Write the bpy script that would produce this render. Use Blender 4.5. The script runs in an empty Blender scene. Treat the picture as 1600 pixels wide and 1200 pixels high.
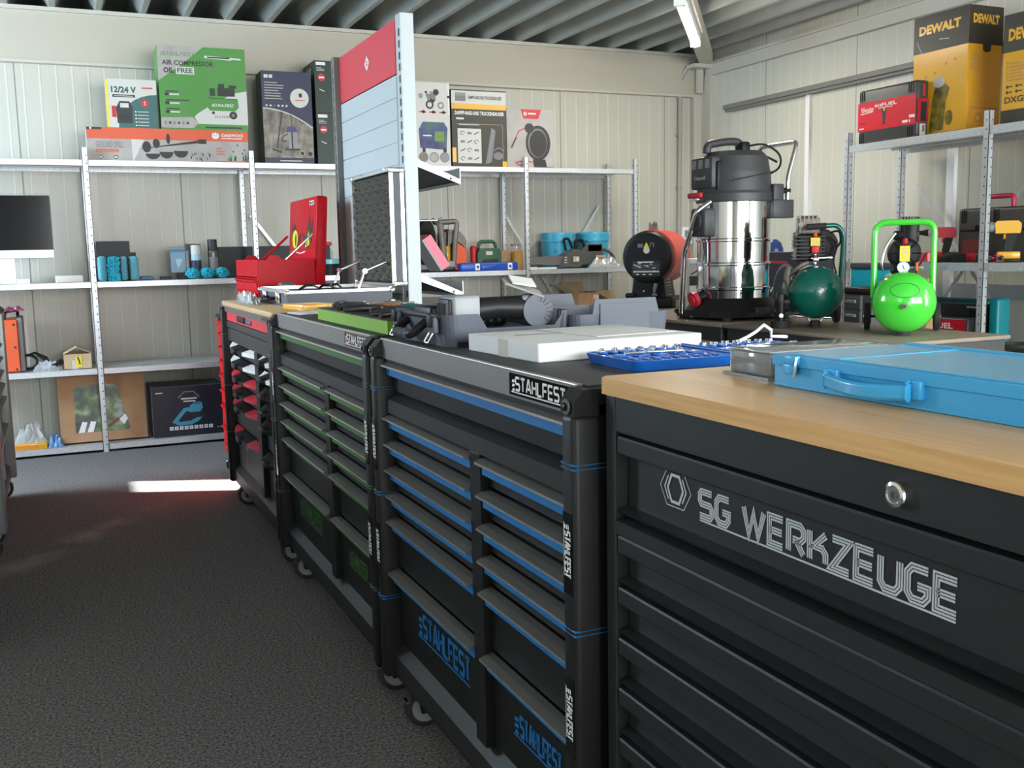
import bpy, bmesh, math, random
from mathutils import Matrix, Vector
random.seed(7)
PI = math.pi
SC = bpy.context.scene
COL = SC.collection

# ------------------------------------------------------------------ camera
YAW, PITCH, ROLL, FPX, CAMZ = 0.42221821, 0.13158077, -0.0199012, 1569.706, 1.25
_fwd = Vector((math.sin(YAW)*math.cos(PITCH), math.cos(YAW)*math.cos(PITCH), -math.sin(PITCH)))
_r0 = Vector((math.cos(YAW), -math.sin(YAW), 0)); _u0 = _r0.cross(_fwd)
RIGHT = math.cos(ROLL)*_r0 + math.sin(ROLL)*_u0
UP = -math.sin(ROLL)*_r0 + math.cos(ROLL)*_u0
cd = bpy.data.cameras.new('camera'); cam = bpy.data.objects.new('camera', cd); COL.objects.link(cam)
cam.matrix_world = Matrix(((RIGHT.x, UP.x, -_fwd.x, 0), (RIGHT.y, UP.y, -_fwd.y, 0), (RIGHT.z, UP.z, -_fwd.z, CAMZ), (0, 0, 0, 1)))
cd.sensor_width = 36; cd.lens = 36*FPX/1600; cd.clip_start = 0.02; cd.clip_end = 200
SC.camera = cam

def P(px, py, axis, val):
    """world point seen at pixel (px,py) of the photograph on the plane axis = val"""
    d = RIGHT*(px-800) + UP*(600-py) + _fwd*FPX
    k = 'XYZ'.index(axis); c = (0, 0, CAMZ)
    t = (val-c[k])/d[k]
    return Vector((t*d.x, t*d.y, CAMZ+t*d.z))

# ------------------------------------------------------------------ world, lights, exposure
SC.view_settings.view_transform = 'Standard'; SC.view_settings.look = 'None'
SC.view_settings.exposure = 0.25; SC.view_settings.gamma = 1.0; SC.view_settings.use_curve_mapping = False
W = bpy.data.worlds.new('sky'); SC.world = W; W.use_nodes = True
nt = W.node_tree; nt.nodes.clear()
o = nt.nodes.new('ShaderNodeOutputWorld'); b = nt.nodes.new('ShaderNodeBackground')
b.inputs[0].default_value = (0.75, 0.88, 1.0, 1); b.inputs[1].default_value = 1.5
nt.links.new(b.outputs[0], o.inputs[0])

def area(name, loc, direction, sx, sy, power, col):
    l = bpy.data.lights.new(name, 'AREA'); l.shape = 'RECTANGLE'; l.size = sx; l.size_y = sy
    l.energy = power; l.color = col
    ob = bpy.data.objects.new(name, l); COL.objects.link(ob); ob.location = loc
    ob.rotation_euler = Vector(direction).to_track_quat('-Z', 'Z').to_euler()
    return ob
# daylight entering through the big shop window behind the camera, unseen side windows added for their light and the window near the back left corner
area('daylight_shop_window', (2.4, -2.88, 1.55), (0, 1, 0.0), 4.4, 1.7, 400, (0.93, 0.97, 1.0))
area('daylight_left_window', (-2.53, 6.1, 1.83), (1, 0, -0.2), 2.4, 0.75, 220, (0.62, 0.80, 1.0))
area('added_daylight_left', (-2.53, -0.7, 1.7), (1, 0.1, -0.1), 2.5, 1.1, 16, (0.85, 0.94, 1.0))  # added lamp in an assumed, unseen window on the left wall
area('added_daylight_right', (5.18, 0.3, 1.6), (-1, 0, 0.0), 2.4, 1.4, 110, (1.0, 0.98, 0.93))  # added lamp in an assumed, unseen window on the right wall
sl = bpy.data.lights.new('sun', 'SUN'); sl.energy = 65; sl.angle = math.radians(0.6); sl.color = (1.0, 0.97, 0.93)
so = bpy.data.objects.new('sun', sl); COL.objects.link(so)
SUN = Vector((0.6, -0.27, 0)).normalized()*math.cos(math.radians(25)) + Vector((0, 0, -math.sin(math.radians(25))))
so.rotation_euler = SUN.to_track_quat('-Z', 'Y').to_euler(); so.location = (-8, 9, 6)

# ------------------------------------------------------------------ helpers
def tag(ob, label=None, cat=None, group=None, kind=None):
    if label: ob['label'] = label
    if cat: ob['category'] = cat
    if group: ob['group'] = group
    if kind: ob['kind'] = kind
    return ob

def thing(name, label, cat, loc=(0, 0, 0), rz=0.0, group=None):
    e = bpy.data.objects.new(name, None); COL.objects.link(e); e.empty_display_size = 0.05
    e.location = loc; e.rotation_euler = (0, 0, rz)
    return tag(e, label, cat, group)

def children(o): return list(o.children)
def copy_tree(o, parent=None):
    c = o.copy(); COL.objects.link(c)
    if parent is not None:
        c.parent = parent; c.matrix_parent_inverse = o.matrix_parent_inverse.copy()
    for ch in children(o): copy_tree(ch, c)
    return c

def frame(o, ux, uy):
    """4x4: local x -> ux, y -> uy, z -> ux x uy, at o"""
    ux = Vector(ux).normalized(); uy = Vector(uy).normalized(); n = ux.cross(uy)
    return Matrix(((ux.x, uy.x, n.x, o[0]), (ux.y, uy.y, n.y, o[1]), (ux.z, uy.z, n.z, o[2]), (0, 0, 0, 1)))
def TR(x, y, z): return Matrix.Translation((x, y, z))
def RX(a): return Matrix.Rotation(a, 4, 'X')
def RY(a): return Matrix.Rotation(a, 4, 'Y')
def RZ(a): return Matrix.Rotation(a, 4, 'Z')

class MB:
    def __init__(s): s.v = []; s.f = []; s.m = []; s.sm = []; s.mats = []
    def mi(s, m):
        if m not in s.mats: s.mats.append(m)
        return s.mats.index(m)
    def raw(s, vs, fs, m, smooth=False, M=None):
        b = len(s.v); k = s.mi(m)
        for v in vs:
            v = Vector(v)
            s.v.append(M @ v if M is not None else v)
        for f in fs: s.f.append([b+i for i in f]); s.m.append(k); s.sm.append(smooth)
        return s
    def box(s, x0, y0, z0, x1, y1, z1, m, M=None, r=0.0, seg=2):
        if x1 < x0: x0, x1 = x1, x0
        if y1 < y0: y0, y1 = y1, y0
        if z1 < z0: z0, z1 = z1, z0
        if r <= 0:
            vs = [(x0,y0,z0),(x1,y0,z0),(x1,y1,z0),(x0,y1,z0),(x0,y0,z1),(x1,y0,z1),(x1,y1,z1),(x0,y1,z1)]
            fs = [(3,2,1,0),(4,5,6,7),(0,1,5,4),(1,2,6,5),(2,3,7,6),(3,0,4,7)]
            return s.raw(vs, fs, m, False, M)
        bm = bmesh.new(); bmesh.ops.create_cube(bm, size=1.0)
        for v in bm.verts: v.co = Vector(((x0+x1)/2+v.co.x*(x1-x0), (y0+y1)/2+v.co.y*(y1-y0), (z0+z1)/2+v.co.z*(z1-z0)))
        r = min(r, 0.49*min(x1-x0, y1-y0, z1-z0))
        bmesh.ops.bevel(bm, geom=bm.edges[:], offset=r, segments=seg, profile=0.5, affect='EDGES')
        bm.verts.index_update()
        s.raw([v.co.copy() for v in bm.verts], [[v.index for v in f.verts] for f in bm.faces], m, seg > 1, M)
        bm.free(); return s
    def ring(s, c, ax, r, n):
        ax = Vector(ax).normalized(); t = Vector((0,0,1)) if abs(ax.z) < 0.9 else Vector((1,0,0))
        u = t.cross(ax).normalized(); w = ax.cross(u)
        return [Vector(c)+r*(math.cos(2*PI*i/n)*u+math.sin(2*PI*i/n)*w) for i in range(n)]
    def cyl(s, p0, p1, r0, m, r1=None, n=20, caps=True, M=None, smooth=True):
        r1 = r0 if r1 is None else r1; p0 = Vector(p0); p1 = Vector(p1); ax = p1-p0
        a = s.ring(p0, ax, r0, n); c = s.ring(p1, ax, r1, n)
        s.raw(a+c, [(i,(i+1)%n,n+(i+1)%n,n+i) for i in range(n)], m, smooth, M)
        if caps:
            s.raw(a, [list(range(n-1,-1,-1))], m, False, M); s.raw(c, [list(range(n))], m, False, M)
        return s
    def lathe(s, prof, m, n=32, M=None, smooth=True, closed=False, sharp=()):
        """prof: list of (r,z) about local z, or (r,z,mat)"""
        k = len(prof); vs = []
        for p in prof:
            for i in range(n): vs.append((p[0]*math.cos(2*PI*i/n), p[0]*math.sin(2*PI*i/n), p[1]))
        for j in range(k-1):
            mm = prof[j][2] if len(prof[j]) > 2 else m
            a = [vs[j*n+i] for i in range(n)]+[vs[(j+1)*n+i] for i in range(n)]
            s.raw(a, [(i,(i+1)%n,n+(i+1)%n,n+i) for i in range(n)], mm, smooth, M)
        return s
    def tube(s, pts, r, m, n=10, M=None, closed=False, caps=True, fillet=0.0, fs=5):
        pts = [Vector(p) for p in pts]
        if fillet > 0: pts = fil(pts, fillet, fs)
        k = len(pts); rs = r if isinstance(r, (list, tuple)) else [r]*k
        if len(rs) != k: rs = [rs[0]]*k
        tang = []
        for i in range(k):
            a = pts[i-1] if (i > 0 or closed) else pts[i]
            b = pts[(i+1) % k] if (i < k-1 or closed) else pts[i]
            tang.append((b-a).normalized())
        t0 = tang[0]; u = Vector((0,0,1)) if abs(t0.z) < 0.9 else Vector((1,0,0))
        u = (u - t0*u.dot(t0)).normalized(); vs = []
        for i in range(k):
            t = tang[i]; u = (u - t*u.dot(t)).normalized(); w = t.cross(u)
            for j in range(n):
                a = 2*PI*j/n; vs.append(pts[i]+rs[i]*(math.cos(a)*u+math.sin(a)*w))
        fs_ = []
        for i in range(k if closed else k-1):
            for j in range(n):
                fs_.append((i*n+j, i*n+(j+1)%n, ((i+1)%k)*n+(j+1)%n, ((i+1)%k)*n+j))
        s.raw(vs, fs_, m, True, M)
        if caps and not closed:
            s.raw(vs[:n], [list(range(n-1,-1,-1))], m, False, M); s.raw(vs[-n:], [list(range(n))], m, False, M)
        return s
    def prism(s, poly, z0, z1, m, M=None, sidem=None, smooth=False):
        """2-D polygon (counter-clockwise) in local xy extruded along local z; sidem: {edge index: material}"""
        n = len(poly); sidem = sidem or {}
        a = [(p[0],p[1],z0) for p in poly]; c = [(p[0],p[1],z1) for p in poly]
        s.raw(a, [list(range(n-1,-1,-1))], m, False, M); s.raw(c, [list(range(n))], m, False, M)
        for i in range(n):
            j = (i+1) % n
            s.raw([a[i],a[j],c[j],c[i]], [(0,1,2,3)], sidem.get(i, m), smooth, M)
        return s
    def poly(s, pts, m, F, off=0.0006):
        return s.raw([(p[0],p[1],off) for p in pts], [list(range(len(pts)))], m, False, F)
    def rect(s, x0, y0, x1, y1, m, F, off=0.0006): return s.poly([(x0,y0),(x1,y0),(x1,y1),(x0,y1)], m, F, off)
    def disc(s, cx, cy, rx, m, F, off=0.0006, ry=None, n=24, a0=0, a1=2*PI):
        ry = rx if ry is None else ry
        full = abs(a1-a0-2*PI) < 1e-6
        return s.poly([(cx+rx*math.cos(a0+(a1-a0)*i/(n if full else n-1)), cy+ry*math.sin(a0+(a1-a0)*i/(n if full else n-1))) for i in range(n)], m, F, off)
    def line(s, pts, w, m, F, off=0.0008, closed=False):
        vs, fs = ribbon(pts, w/2, closed); return s.raw([(p[0],p[1],off) for p in vs], fs, m, False, F)
    def text(s, txt, x, y, h, m, F, off=0.0008, width=None, align='L', shear=0.0, bold=0.0):
        vs, fs = glyphs(txt, bold)
        if not vs: return s
        xs = [v[0] for v in vs]; x0, x1 = min(xs), max(xs)
        ys = [v[1] for v in vs]; yb, yt = min(ys), max(ys)
        ky = h/max(yt-yb, 1e-6); kx = (width/(x1-x0)) if width else ky
        dx = {'L': 0, 'C': -(x1-x0)*kx/2, 'R': -(x1-x0)*kx}[align]
        return s.raw([(x+dx+(v[0]-x0)*kx+shear*(v[1]-yb)*ky, y+(v[1]-yb)*ky, off) for v in vs], fs, m, False, F)
    def build(s, name, parent=None, label=None, bevel=0.0, seg=2, loc=None, rz=0.0):
        me = bpy.data.meshes.new(name)
        me.from_pydata([tuple(v) for v in s.v], [], s.f)
        for m in s.mats: me.materials.append(m)
        me.polygons.foreach_set('material_index', s.m); me.polygons.foreach_set('use_smooth', s.sm)
        me.validate(); me.update()
        ob = bpy.data.objects.new(name, me); COL.objects.link(ob)
        if parent is not None: ob.parent = parent
        if loc is not None: ob.location = loc
        if rz: ob.rotation_euler = (0, 0, rz)
        if label: ob['label'] = label
        if bevel > 0:
            bv = ob.modifiers.new('bevel', 'BEVEL'); bv.width = bevel; bv.segments = seg; bv.limit_method = 'ANGLE'; bv.angle_limit = math.radians(40)
            bv.harden_normals = False
        return ob

def fil(pts, r, n=5):
    out = [pts[0]]
    for i in range(1, len(pts)-1):
        a, b, c = pts[i-1], pts[i], pts[i+1]
        d0 = (a-b); d1 = (c-b); rr = min(r, d0.length*0.49, d1.length*0.49)
        p0 = b+d0.normalized()*rr; p1 = b+d1.normalized()*rr
        for k in range(n+1):
            t = k/n; out.append((1-t)**2*p0+2*t*(1-t)*b+t*t*p1)
    out.append(pts[-1]); return out

def ribbon(pts, hw, closed=False, off=0.0):
    n = len(pts); P2 = [Vector((p[0], p[1])) for p in pts]; vs = []; fs = []
    for i in range(n):
        a = P2[i-1] if (i > 0 or closed) else None; b = P2[(i+1) % n] if (i < n-1 or closed) else None
        d0 = (P2[i]-a).normalized() if a is not None else None; d1 = (b-P2[i]).normalized() if b is not None else None
        if d0 is None: d0 = d1
        if d1 is None: d1 = d0
        n0 = Vector((-d0.y, d0.x)); n1 = Vector((-d1.y, d1.x)); mm = n0+n1
        mm = mm.normalized() if mm.length > 1e-6 else n0
        k = 1.0/max(0.45, mm.dot(n0))
        vs.append(P2[i]+mm*k*(off+hw)); vs.append(P2[i]+mm*k*(off-hw))
    for i in range(n if closed else n-1):
        j = (i+1) % n; fs.append((2*i, 2*i+1, 2*j+1, 2*j))
    return vs, fs

_gc = {}
def glyphs(txt, bold=0.0):
    key = (txt, bold)
    if key not in _gc:
        cu = bpy.data.curves.new('tmp', 'FONT'); cu.body = txt; cu.size = 1.0; cu.resolution_u = 2; cu.offset = bold
        ob = bpy.data.objects.new('tmp', cu); me = ob.to_mesh()
        _gc[key] = ([(v.co.x, v.co.y) for v in me.vertices], [list(p.vertices) for p in me.polygons])
        ob.to_mesh_clear(); bpy.data.objects.remove(ob); bpy.data.curves.remove(cu)
    return _gc[key]

# angular stroke lettering of the tool cabinet makers
STROKES = {
 'S': (0.9, [[(0.9,1),(0.12,1),(0,0.88),(0,0.62),(0.12,0.5),(0.78,0.5),(0.9,0.38),(0.9,0.12),(0.78,0),(0,0)]]),
 'G': (0.9, [[(0.9,1),(0.2,1),(0,0.8),(0,0.2),(0.2,0),(0.7,0),(0.9,0.2),(0.9,0.45),(0.45,0.45)]]),
 'W': (1.35, [[(0,1),(0.36,0),(0.67,0.85),(0.98,0),(1.35,1)]]),
 'E': (0.85, [[(0.85,1),(0,1),(0,0),(0.85,0)], [(0,0.5),(0.8,0.5)]]),
 'R': (0.9, [[(0,0),(0,1),(0.7,1),(0.9,0.85),(0.9,0.6),(0.72,0.45),(0.25,0.45)], [(0.45,0.45),(0.9,0)]]),
 'K': (0.9, [[(0,1),(0,0)], [(0.9,1),(0.25,0.5),(0.7,0.5),(0.9,0.32),(0.9,0)]]),
 'Z': (0.9, [[(0,1),(0.9,1),(0,0),(0.9,0)]]),
 'U': (0.9, [[(0,1),(0,0.2),(0.2,0),(0.7,0),(0.9,0.2),(0.9,1)]]),
 'T': (0.9, [[(0,1),(0.9,1)], [(0.45,1),(0.45,0)]]),
 'A': (1.0, [[(0,0),(0.42,1),(0.58,1),(1.0,0)], [(0.3,0.3),(0.7,0.3)]]),
 'H': (0.85, [[(0,0),(0,1)], [(0.85,0),(0.85,1)], [(0,0.5),(0.85,0.5)]]),
 'L': (0.8, [[(0,1),(0,0),(0.8,0)]]),
 'F': (0.8, [[(0.8,1),(0,1),(0,0)], [(0,0.5),(0.72,0.5)]]),
 ' ': (0.35, []),
}
def strokes(mb, txt, x, y, h, width, m, F, off=0.0009, lines=((0.0, 0.11),), gap=0.32, shear=0.0):
    tot = sum(STROKES[c][0] for c in txt) + gap*(len(txt)-1); k = width/tot; cx = 0
    for c in txt:
        w, ss = STROKES[c]
        for st in ss:
            pts = [(x+(cx+p[0])*k+shear*p[1]*h, y+p[1]*h) for p in st]
            for (o_, hw) in lines:
                vs, fs = ribbon(pts, hw*h, False, o_*h); mb.raw([(p[0],p[1],off) for p in vs], fs, m, False, F)
        cx += w+gap
    return mb

# ------------------------------------------------------------------ materials
def mat(name, col, rough=0.5, metal=0.0, noise=0.0, nscale=30.0, bump=0.0, bscale=200.0, coat=0.0, spec=None, emit=None, estr=0.0, trans=0.0, alpha=1.0, aniso=None):
    m = bpy.data.materials.new(name); m.use_nodes = True; t = m.node_tree; p = t.nodes['Principled BSDF']
    c = tuple(col)+(1,); p.inputs['Base Color'].default_value = c
    p.inputs['Roughness'].default_value = rough; p.inputs['Metallic'].default_value = metal
    if spec is not None: p.inputs['Specular IOR Level'].default_value = spec
    if coat: p.inputs['Coat Weight'].default_value = coat; p.inputs['Coat Roughness'].default_value = 0.08
    if trans: p.inputs['Transmission Weight'].default_value = trans
    if alpha < 1: p.inputs['Alpha'].default_value = alpha
    if emit: p.inputs['Emission Color'].default_value = tuple(emit)+(1,); p.inputs['Emission Strength'].default_value = estr
    if noise or bump:
        tc = t.nodes.new('ShaderNodeTexCoord')
    if noise:
        nz = t.nodes.new('ShaderNodeTexNoise'); nz.inputs['Scale'].default_value = nscale; nz.inputs['Detail'].default_value = 4
        src = tc.outputs['Object']
        if aniso:
            mp = t.nodes.new('ShaderNodeMapping'); mp.inputs['Scale'].default_value = aniso; t.links.new(src, mp.inputs[0]); src = mp.outputs[0]
        t.links.new(src, nz.inputs['Vector'])
        rp = t.nodes.new('ShaderNodeValToRGB'); rp.color_ramp.elements[0].position = 0.3; rp.color_ramp.elements[1].position = 0.7
        rp.color_ramp.elements[0].color = tuple(x*(1-noise) for x in col)+(1,)
        rp.color_ramp.elements[1].color = tuple(min(1, x*(1+noise)) for x in col)+(1,)
        t.links.new(nz.outputs['Fac'], rp.inputs[0]); t.links.new(rp.outputs[0], p.inputs['Base Color'])
    if bump:
        n2 = t.nodes.new('ShaderNodeTexNoise'); n2.inputs['Scale'].default_value = bscale; n2.inputs['Detail'].default_value = 3
        t.links.new(tc.outputs['Object'], n2.inputs['Vector'])
        bp = t.nodes.new('ShaderNodeBump'); bp.inputs['Strength'].default_value = bump; bp.inputs['Distance'].default_value = 0.002
        t.links.new(n2.outputs['Fac'], bp.inputs['Height']); t.links.new(bp.outputs[0], p.inputs['Normal'])
    return m

def panel_mat(name, col, axis, period, joint, jointoff=0.0, bstr=0.5, half=0.009):
    """sandwich wall panel: fine vertical ribs along the axis and a joint every `joint` metres"""
    m = bpy.data.materials.new(name); m.use_nodes = True; t = m.node_tree; p = t.nodes['Principled BSDF']
    p.inputs['Roughness'].default_value = 0.42
    tc = t.nodes.new('ShaderNodeTexCoord'); sx = t.nodes.new('ShaderNodeSeparateXYZ'); t.links.new(tc.outputs['Object'], sx.inputs[0])
    def pulse(per, half, off=0.0):
        a = t.nodes.new('ShaderNodeMath'); a.operation = 'ADD'; a.inputs[1].default_value = off+100*per; t.links.new(sx.outputs[axis], a.inputs[0])
        d = t.nodes.new('ShaderNodeMath'); d.operation = 'PINGPONG'; d.inputs[1].default_value = per/2; t.links.new(a.outputs[0], d.inputs[0])
        r = t.nodes.new('ShaderNodeMapRange'); r.inputs['From Min'].default_value = half; r.inputs['From Max'].default_value = half*0.35
        t.links.new(d.outputs[0], r.inputs['Value']); return r.outputs['Result']
    rib = pulse(period, half); jt = pulse(joint, 0.006, jointoff)
    mx = t.nodes.new('ShaderNodeMix'); mx.data_type = 'RGBA'; mx.inputs['A'].default_value = tuple(col)+(1,)
    mx.inputs['B'].default_value = tuple(min(1, c*1.12+0.02) for c in col)+(1,); t.links.new(rib, mx.inputs['Factor'])
    m2 = t.nodes.new('ShaderNodeMix'); m2.data_type = 'RGBA'; m2.inputs['B'].default_value = tuple(c*0.45 for c in col)+(1,)
    t.links.new(mx.outputs['Result'], m2.inputs['A']); t.links.new(jt, m2.inputs['Factor'])
    t.links.new(m2.outputs['Result'], p.inputs['Base Color'])
    sb = t.nodes.new('ShaderNodeMath'); sb.operation = 'SUBTRACT'; t.links.new(rib, sb.inputs[0]); t.links.new(jt, sb.inputs[1])
    bp = t.nodes.new('ShaderNodeBump'); bp.inputs['Strength'].default_value = bstr; bp.inputs['Distance'].default_value = 0.004
    t.links.new(sb.outputs[0], bp.inputs['Height']); t.links.new(bp.outputs[0], p.inputs['Normal'])
    return m

def carpet_mat():
    m = bpy.data.materials.new('carpet'); m.use_nodes = True; t = m.node_tree; p = t.nodes['Principled BSDF']
    p.inputs['Roughness'].default_value = 0.95; p.inputs['Specular IOR Level'].default_value = 0.1
    tc = t.nodes.new('ShaderNodeTexCoord')
    n1 = t.nodes.new('ShaderNodeTexNoise'); n1.inputs['Scale'].default_value = 125; n1.inputs['Detail'].default_value = 5; n1.inputs['Roughness'].default_value = 0.8
    t.links.new(tc.outputs['Object'], n1.inputs['Vector'])
    r = t.nodes.new('ShaderNodeValToRGB'); e = r.color_ramp.elements
    e[0].position = 0.38; e[0].color = (0.034, 0.033, 0.033, 1); e[1].position = 0.66; e[1].color = (0.38, 0.37, 0.36, 1)
    t.links.new(n1.outputs['Fac'], r.inputs[0])
    # pale, mottled streak across the aisle
    sx = t.nodes.new('ShaderNodeSeparateXYZ'); t.links.new(tc.outputs['Object'], sx.inputs[0])
    n2 = t.nodes.new('ShaderNodeTexNoise'); n2.inputs['Scale'].default_value = 5; n2.inputs['Detail'].default_value = 6
    t.links.new(tc.outputs['Object'], n2.inputs['Vector'])
    mu = t.nodes.new('ShaderNodeMath'); mu.operation = 'MULTIPLY_ADD'; mu.inputs[1].default_value = -1.23; mu.inputs[2].default_value = -4.80
    t.links.new(sx.outputs[0], mu.inputs[0])
    ad = t.nodes.new('ShaderNodeMath'); ad.operation = 'ADD'; t.links.new(mu.outputs[0], ad.inputs[0]); t.links.new(sx.outputs[1], ad.inputs[1])
    ab = t.nodes.new('ShaderNodeMath'); ab.operation = 'ABSOLUTE'; t.links.new(ad.outputs[0], ab.inputs[0])
    mr = t.nodes.new('ShaderNodeMapRange'); mr.inputs['From Min'].default_value = 0.20; mr.inputs['From Max'].default_value = 0.03; t.links.new(ab.outputs[0], mr.inputs['Value'])
    xr = t.nodes.new('ShaderNodeMapRange'); xr.inputs['From Min'].default_value = 0.50; xr.inputs['From Max'].default_value = 0.0; t.links.new(sx.outputs[0], xr.inputs['Value'])
    n2r = t.nodes.new('ShaderNodeMapRange'); n2r.inputs['From Min'].default_value = 0.38; n2r.inputs['From Max'].default_value = 0.62; t.links.new(n2.outputs['Fac'], n2r.inputs['Value'])
    k1 = t.nodes.new('ShaderNodeMath'); k1.operation = 'MULTIPLY'; t.links.new(mr.outputs[0], k1.inputs[0]); t.links.new(xr.outputs[0], k1.inputs[1])
    k2 = t.nodes.new('ShaderNodeMath'); k2.operation = 'MULTIPLY'; t.links.new(k1.outputs[0], k2.inputs[0]); t.links.new(n2r.outputs[0], k2.inputs[1])
    k3 = t.nodes.new('ShaderNodeMath'); k3.operation = 'MULTIPLY'; k3.inputs[1].default_value = 0.95; t.links.new(k2.outputs[0], k3.inputs[0])
    mx = t.nodes.new('ShaderNodeMix'); mx.data_type = 'RGBA'; mx.inputs['B'].default_value = (0.34, 0.31, 0.28, 1)
    t.links.new(r.outputs[0], mx.inputs['A']); t.links.new(k3.outputs[0], mx.inputs['Factor']); t.links.new(mx.outputs['Result'], p.inputs['Base Color'])
    bp = t.nodes.new('ShaderNodeBump'); bp.inputs['Strength'].default_value = 0.8; bp.inputs['Distance'].default_value = 0.004
    t.links.new(n1.outputs['Fac'], bp.inputs['Height']); t.links.new(bp.outputs[0], p.inputs['Normal'])
    return m

def wood_mat(name, c0, c1, axis_scale, rough=0.32, coat=0.3):
    m = bpy.data.materials.new(name); m.use_nodes = True; t = m.node_tree; p = t.nodes['Principled BSDF']
    p.inputs['Roughness'].default_value = rough; p.inputs['Coat Weight'].default_value = coat; p.inputs['Coat Roughness'].default_value = 0.15
    tc = t.nodes.new('ShaderNodeTexCoord')
    mp = t.nodes.new('ShaderNodeMapping'); mp.inputs['Scale'].default_value = axis_scale; t.links.new(tc.outputs['Object'], mp.inputs[0])
    n1 = t.nodes.new('ShaderNodeTexNoise'); n1.inputs['Scale'].default_value = 6; n1.inputs['Detail'].default_value = 6; t.links.new(mp.outputs[0], n1.inputs['Vector'])
    # glued staves: one shade per stave
    br = t.nodes.new('ShaderNodeTexBrick'); br.inputs['Scale'].default_value = 1.0; br.inputs['Mortar Size'].default_value = 0.0006
    br.inputs['Brick Width'].default_value = 0.42; br.inputs['Row Height'].default_value = 0.045; br.offset = 0.37
    br.inputs['Color1'].default_value = (0.30, 0.30, 0.30, 1); br.inputs['Color2'].default_value = (0.72, 0.72, 0.72, 1); br.inputs['Mortar'].default_value = (0.25, 0.25, 0.25, 1)
    t.links.new(tc.outputs['Object'], br.inputs['Vector'])
    mx0 = t.nodes.new('ShaderNodeMix'); mx0.data_type = 'FLOAT'; mx0.inputs['Factor'].default_value = 0.45
    t.links.new(n1.outputs['Fac'], mx0.inputs['A']); t.links.new(br.outputs['Color'], mx0.inputs['B'])
    r = t.nodes.new('ShaderNodeValToRGB'); e = r.color_ramp.elements; e[0].position = 0.3; e[0].color = tuple(c0)+(1,); e[1].position = 0.7; e[1].color = tuple(c1)+(1,)
    t.links.new(mx0.outputs['Result'], r.inputs[0]); t.links.new(r.outputs[0], p.inputs['Base Color'])
    return m

def photo_mat(name, cols, scale=30):
    """a printed picture: blotches of several colours"""
    m = bpy.data.materials.new(name); m.use_nodes = True; t = m.node_tree; p = t.nodes['Principled BSDF']
    p.inputs['Roughness'].default_value = 0.35
    tc = t.nodes.new('ShaderNodeTexCoord'); n1 = t.nodes.new('ShaderNodeTexNoise'); n1.inputs['Scale'].default_value = scale; n1.inputs['Detail'].default_value = 5
    t.links.new(tc.outputs['Object'], n1.inputs['Vector']); r = t.nodes.new('ShaderNodeValToRGB')
    e = r.color_ramp.elements; k = len(cols)
    while len(e) < k: e.new(0.5)
    for i, c in enumerate(cols): e[i].position = 0.34+0.32*i/(k-1); e[i].color = tuple(c)+(1,)
    t.links.new(n1.outputs['Fac'], r.inputs[0]); t.links.new(r.outputs[0], p.inputs['Base Color']); return m

BLACK = mat('powder_black', (0.0095, 0.0097, 0.0098), 0.42, spec=0.35, noise=0.12, nscale=8, bump=0.12, bscale=900)
SGBLK = mat('sg_black', (0.0155, 0.0165, 0.017), 0.45, spec=0.4, bump=0.15, bscale=1100)
DARKG = mat('dark_grey_front', (0.017, 0.017, 0.0165), 0.45, noise=0.1, nscale=10)
PLASB = mat('black_plastic', (0.012, 0.012, 0.013), 0.42, spec=0.25)
PLASB2 = mat('black_gloss', (0.006, 0.006, 0.007), 0.12, spec=0.3)
RUBBER = mat('rubber', (0.015, 0.015, 0.015), 0.75)
MATTOP = mat('rubber_mat_top', (0.03, 0.03, 0.031), 0.6, bump=0.3, bscale=700)
RIM = mat('brushed_dark_rim', (0.26, 0.25, 0.24), 0.42, 0.7, noise=0.12, nscale=20, aniso=(1, 40, 40))
ALU = mat('aluminium', (0.78, 0.78, 0.77), 0.32, 1.0)
ALUEDGE = mat('aluminium_edge', (0.80, 0.77, 0.72), 0.3, 0.9)
HANDG = mat('handle_grey', (0.125, 0.118, 0.105), 0.45, 0.2)
CHROME = mat('chrome', (0.85, 0.86, 0.87), 0.08, 1.0)
STEEL = mat('polished_steel', (0.76, 0.77, 0.78), 0.07, 1.0)
GALV = mat('galvanised', (0.62, 0.64, 0.65), 0.38, 0.75, noise=0.12, nscale=60)
GALVL = mat('galvanised_light', (0.60, 0.63, 0.65), 0.4, 0.55, noise=0.08, nscale=60)
GOND = mat('grey_shelf_paint', (0.52, 0.585, 0.60), 0.42, 0.0)
GOND_SHADED = mat('grey_shelf_shaded', (0.16, 0.155, 0.14), 0.5)  # darker copy of the shelf grey, shade put into the colour
BLUE = mat('accent_blue', (0.008, 0.155, 0.42), 0.45)
GREEN = mat('accent_green', (0.04, 0.14, 0.028), 0.45)
RED = mat('red_paint', (0.52, 0.006, 0.014), 0.4, spec=0.12)
REDP = mat('red_plastic', (0.60, 0.03, 0.05), 0.38)
PINK = mat('panel_red', (0.68, 0.055, 0.08), 0.45)
WHITE = mat('white', (0.82, 0.82, 0.80), 0.45)
LETTER = mat('letter_silver', (0.62, 0.66, 0.66), 0.35, 0.2)
GREYP = mat('case_grey', (0.068, 0.080, 0.103), 0.5, bump=0.2, bscale=900)
GREYL = mat('light_grey_plastic', (0.27, 0.285, 0.30), 0.45)
CARD = mat('cardboard', (0.46, 0.27, 0.14), 0.8, noise=0.08, nscale=14)
CARDL = mat('cardboard_light', (0.60, 0.45, 0.27), 0.8, noise=0.06, nscale=14)
CARDW = mat('white_cardboard', (0.74, 0.73, 0.72), 0.6, noise=0.03, nscale=8)
YEL = mat('dw_yellow', (0.80, 0.42, 0.02), 0.32, coat=0.25)
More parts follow.
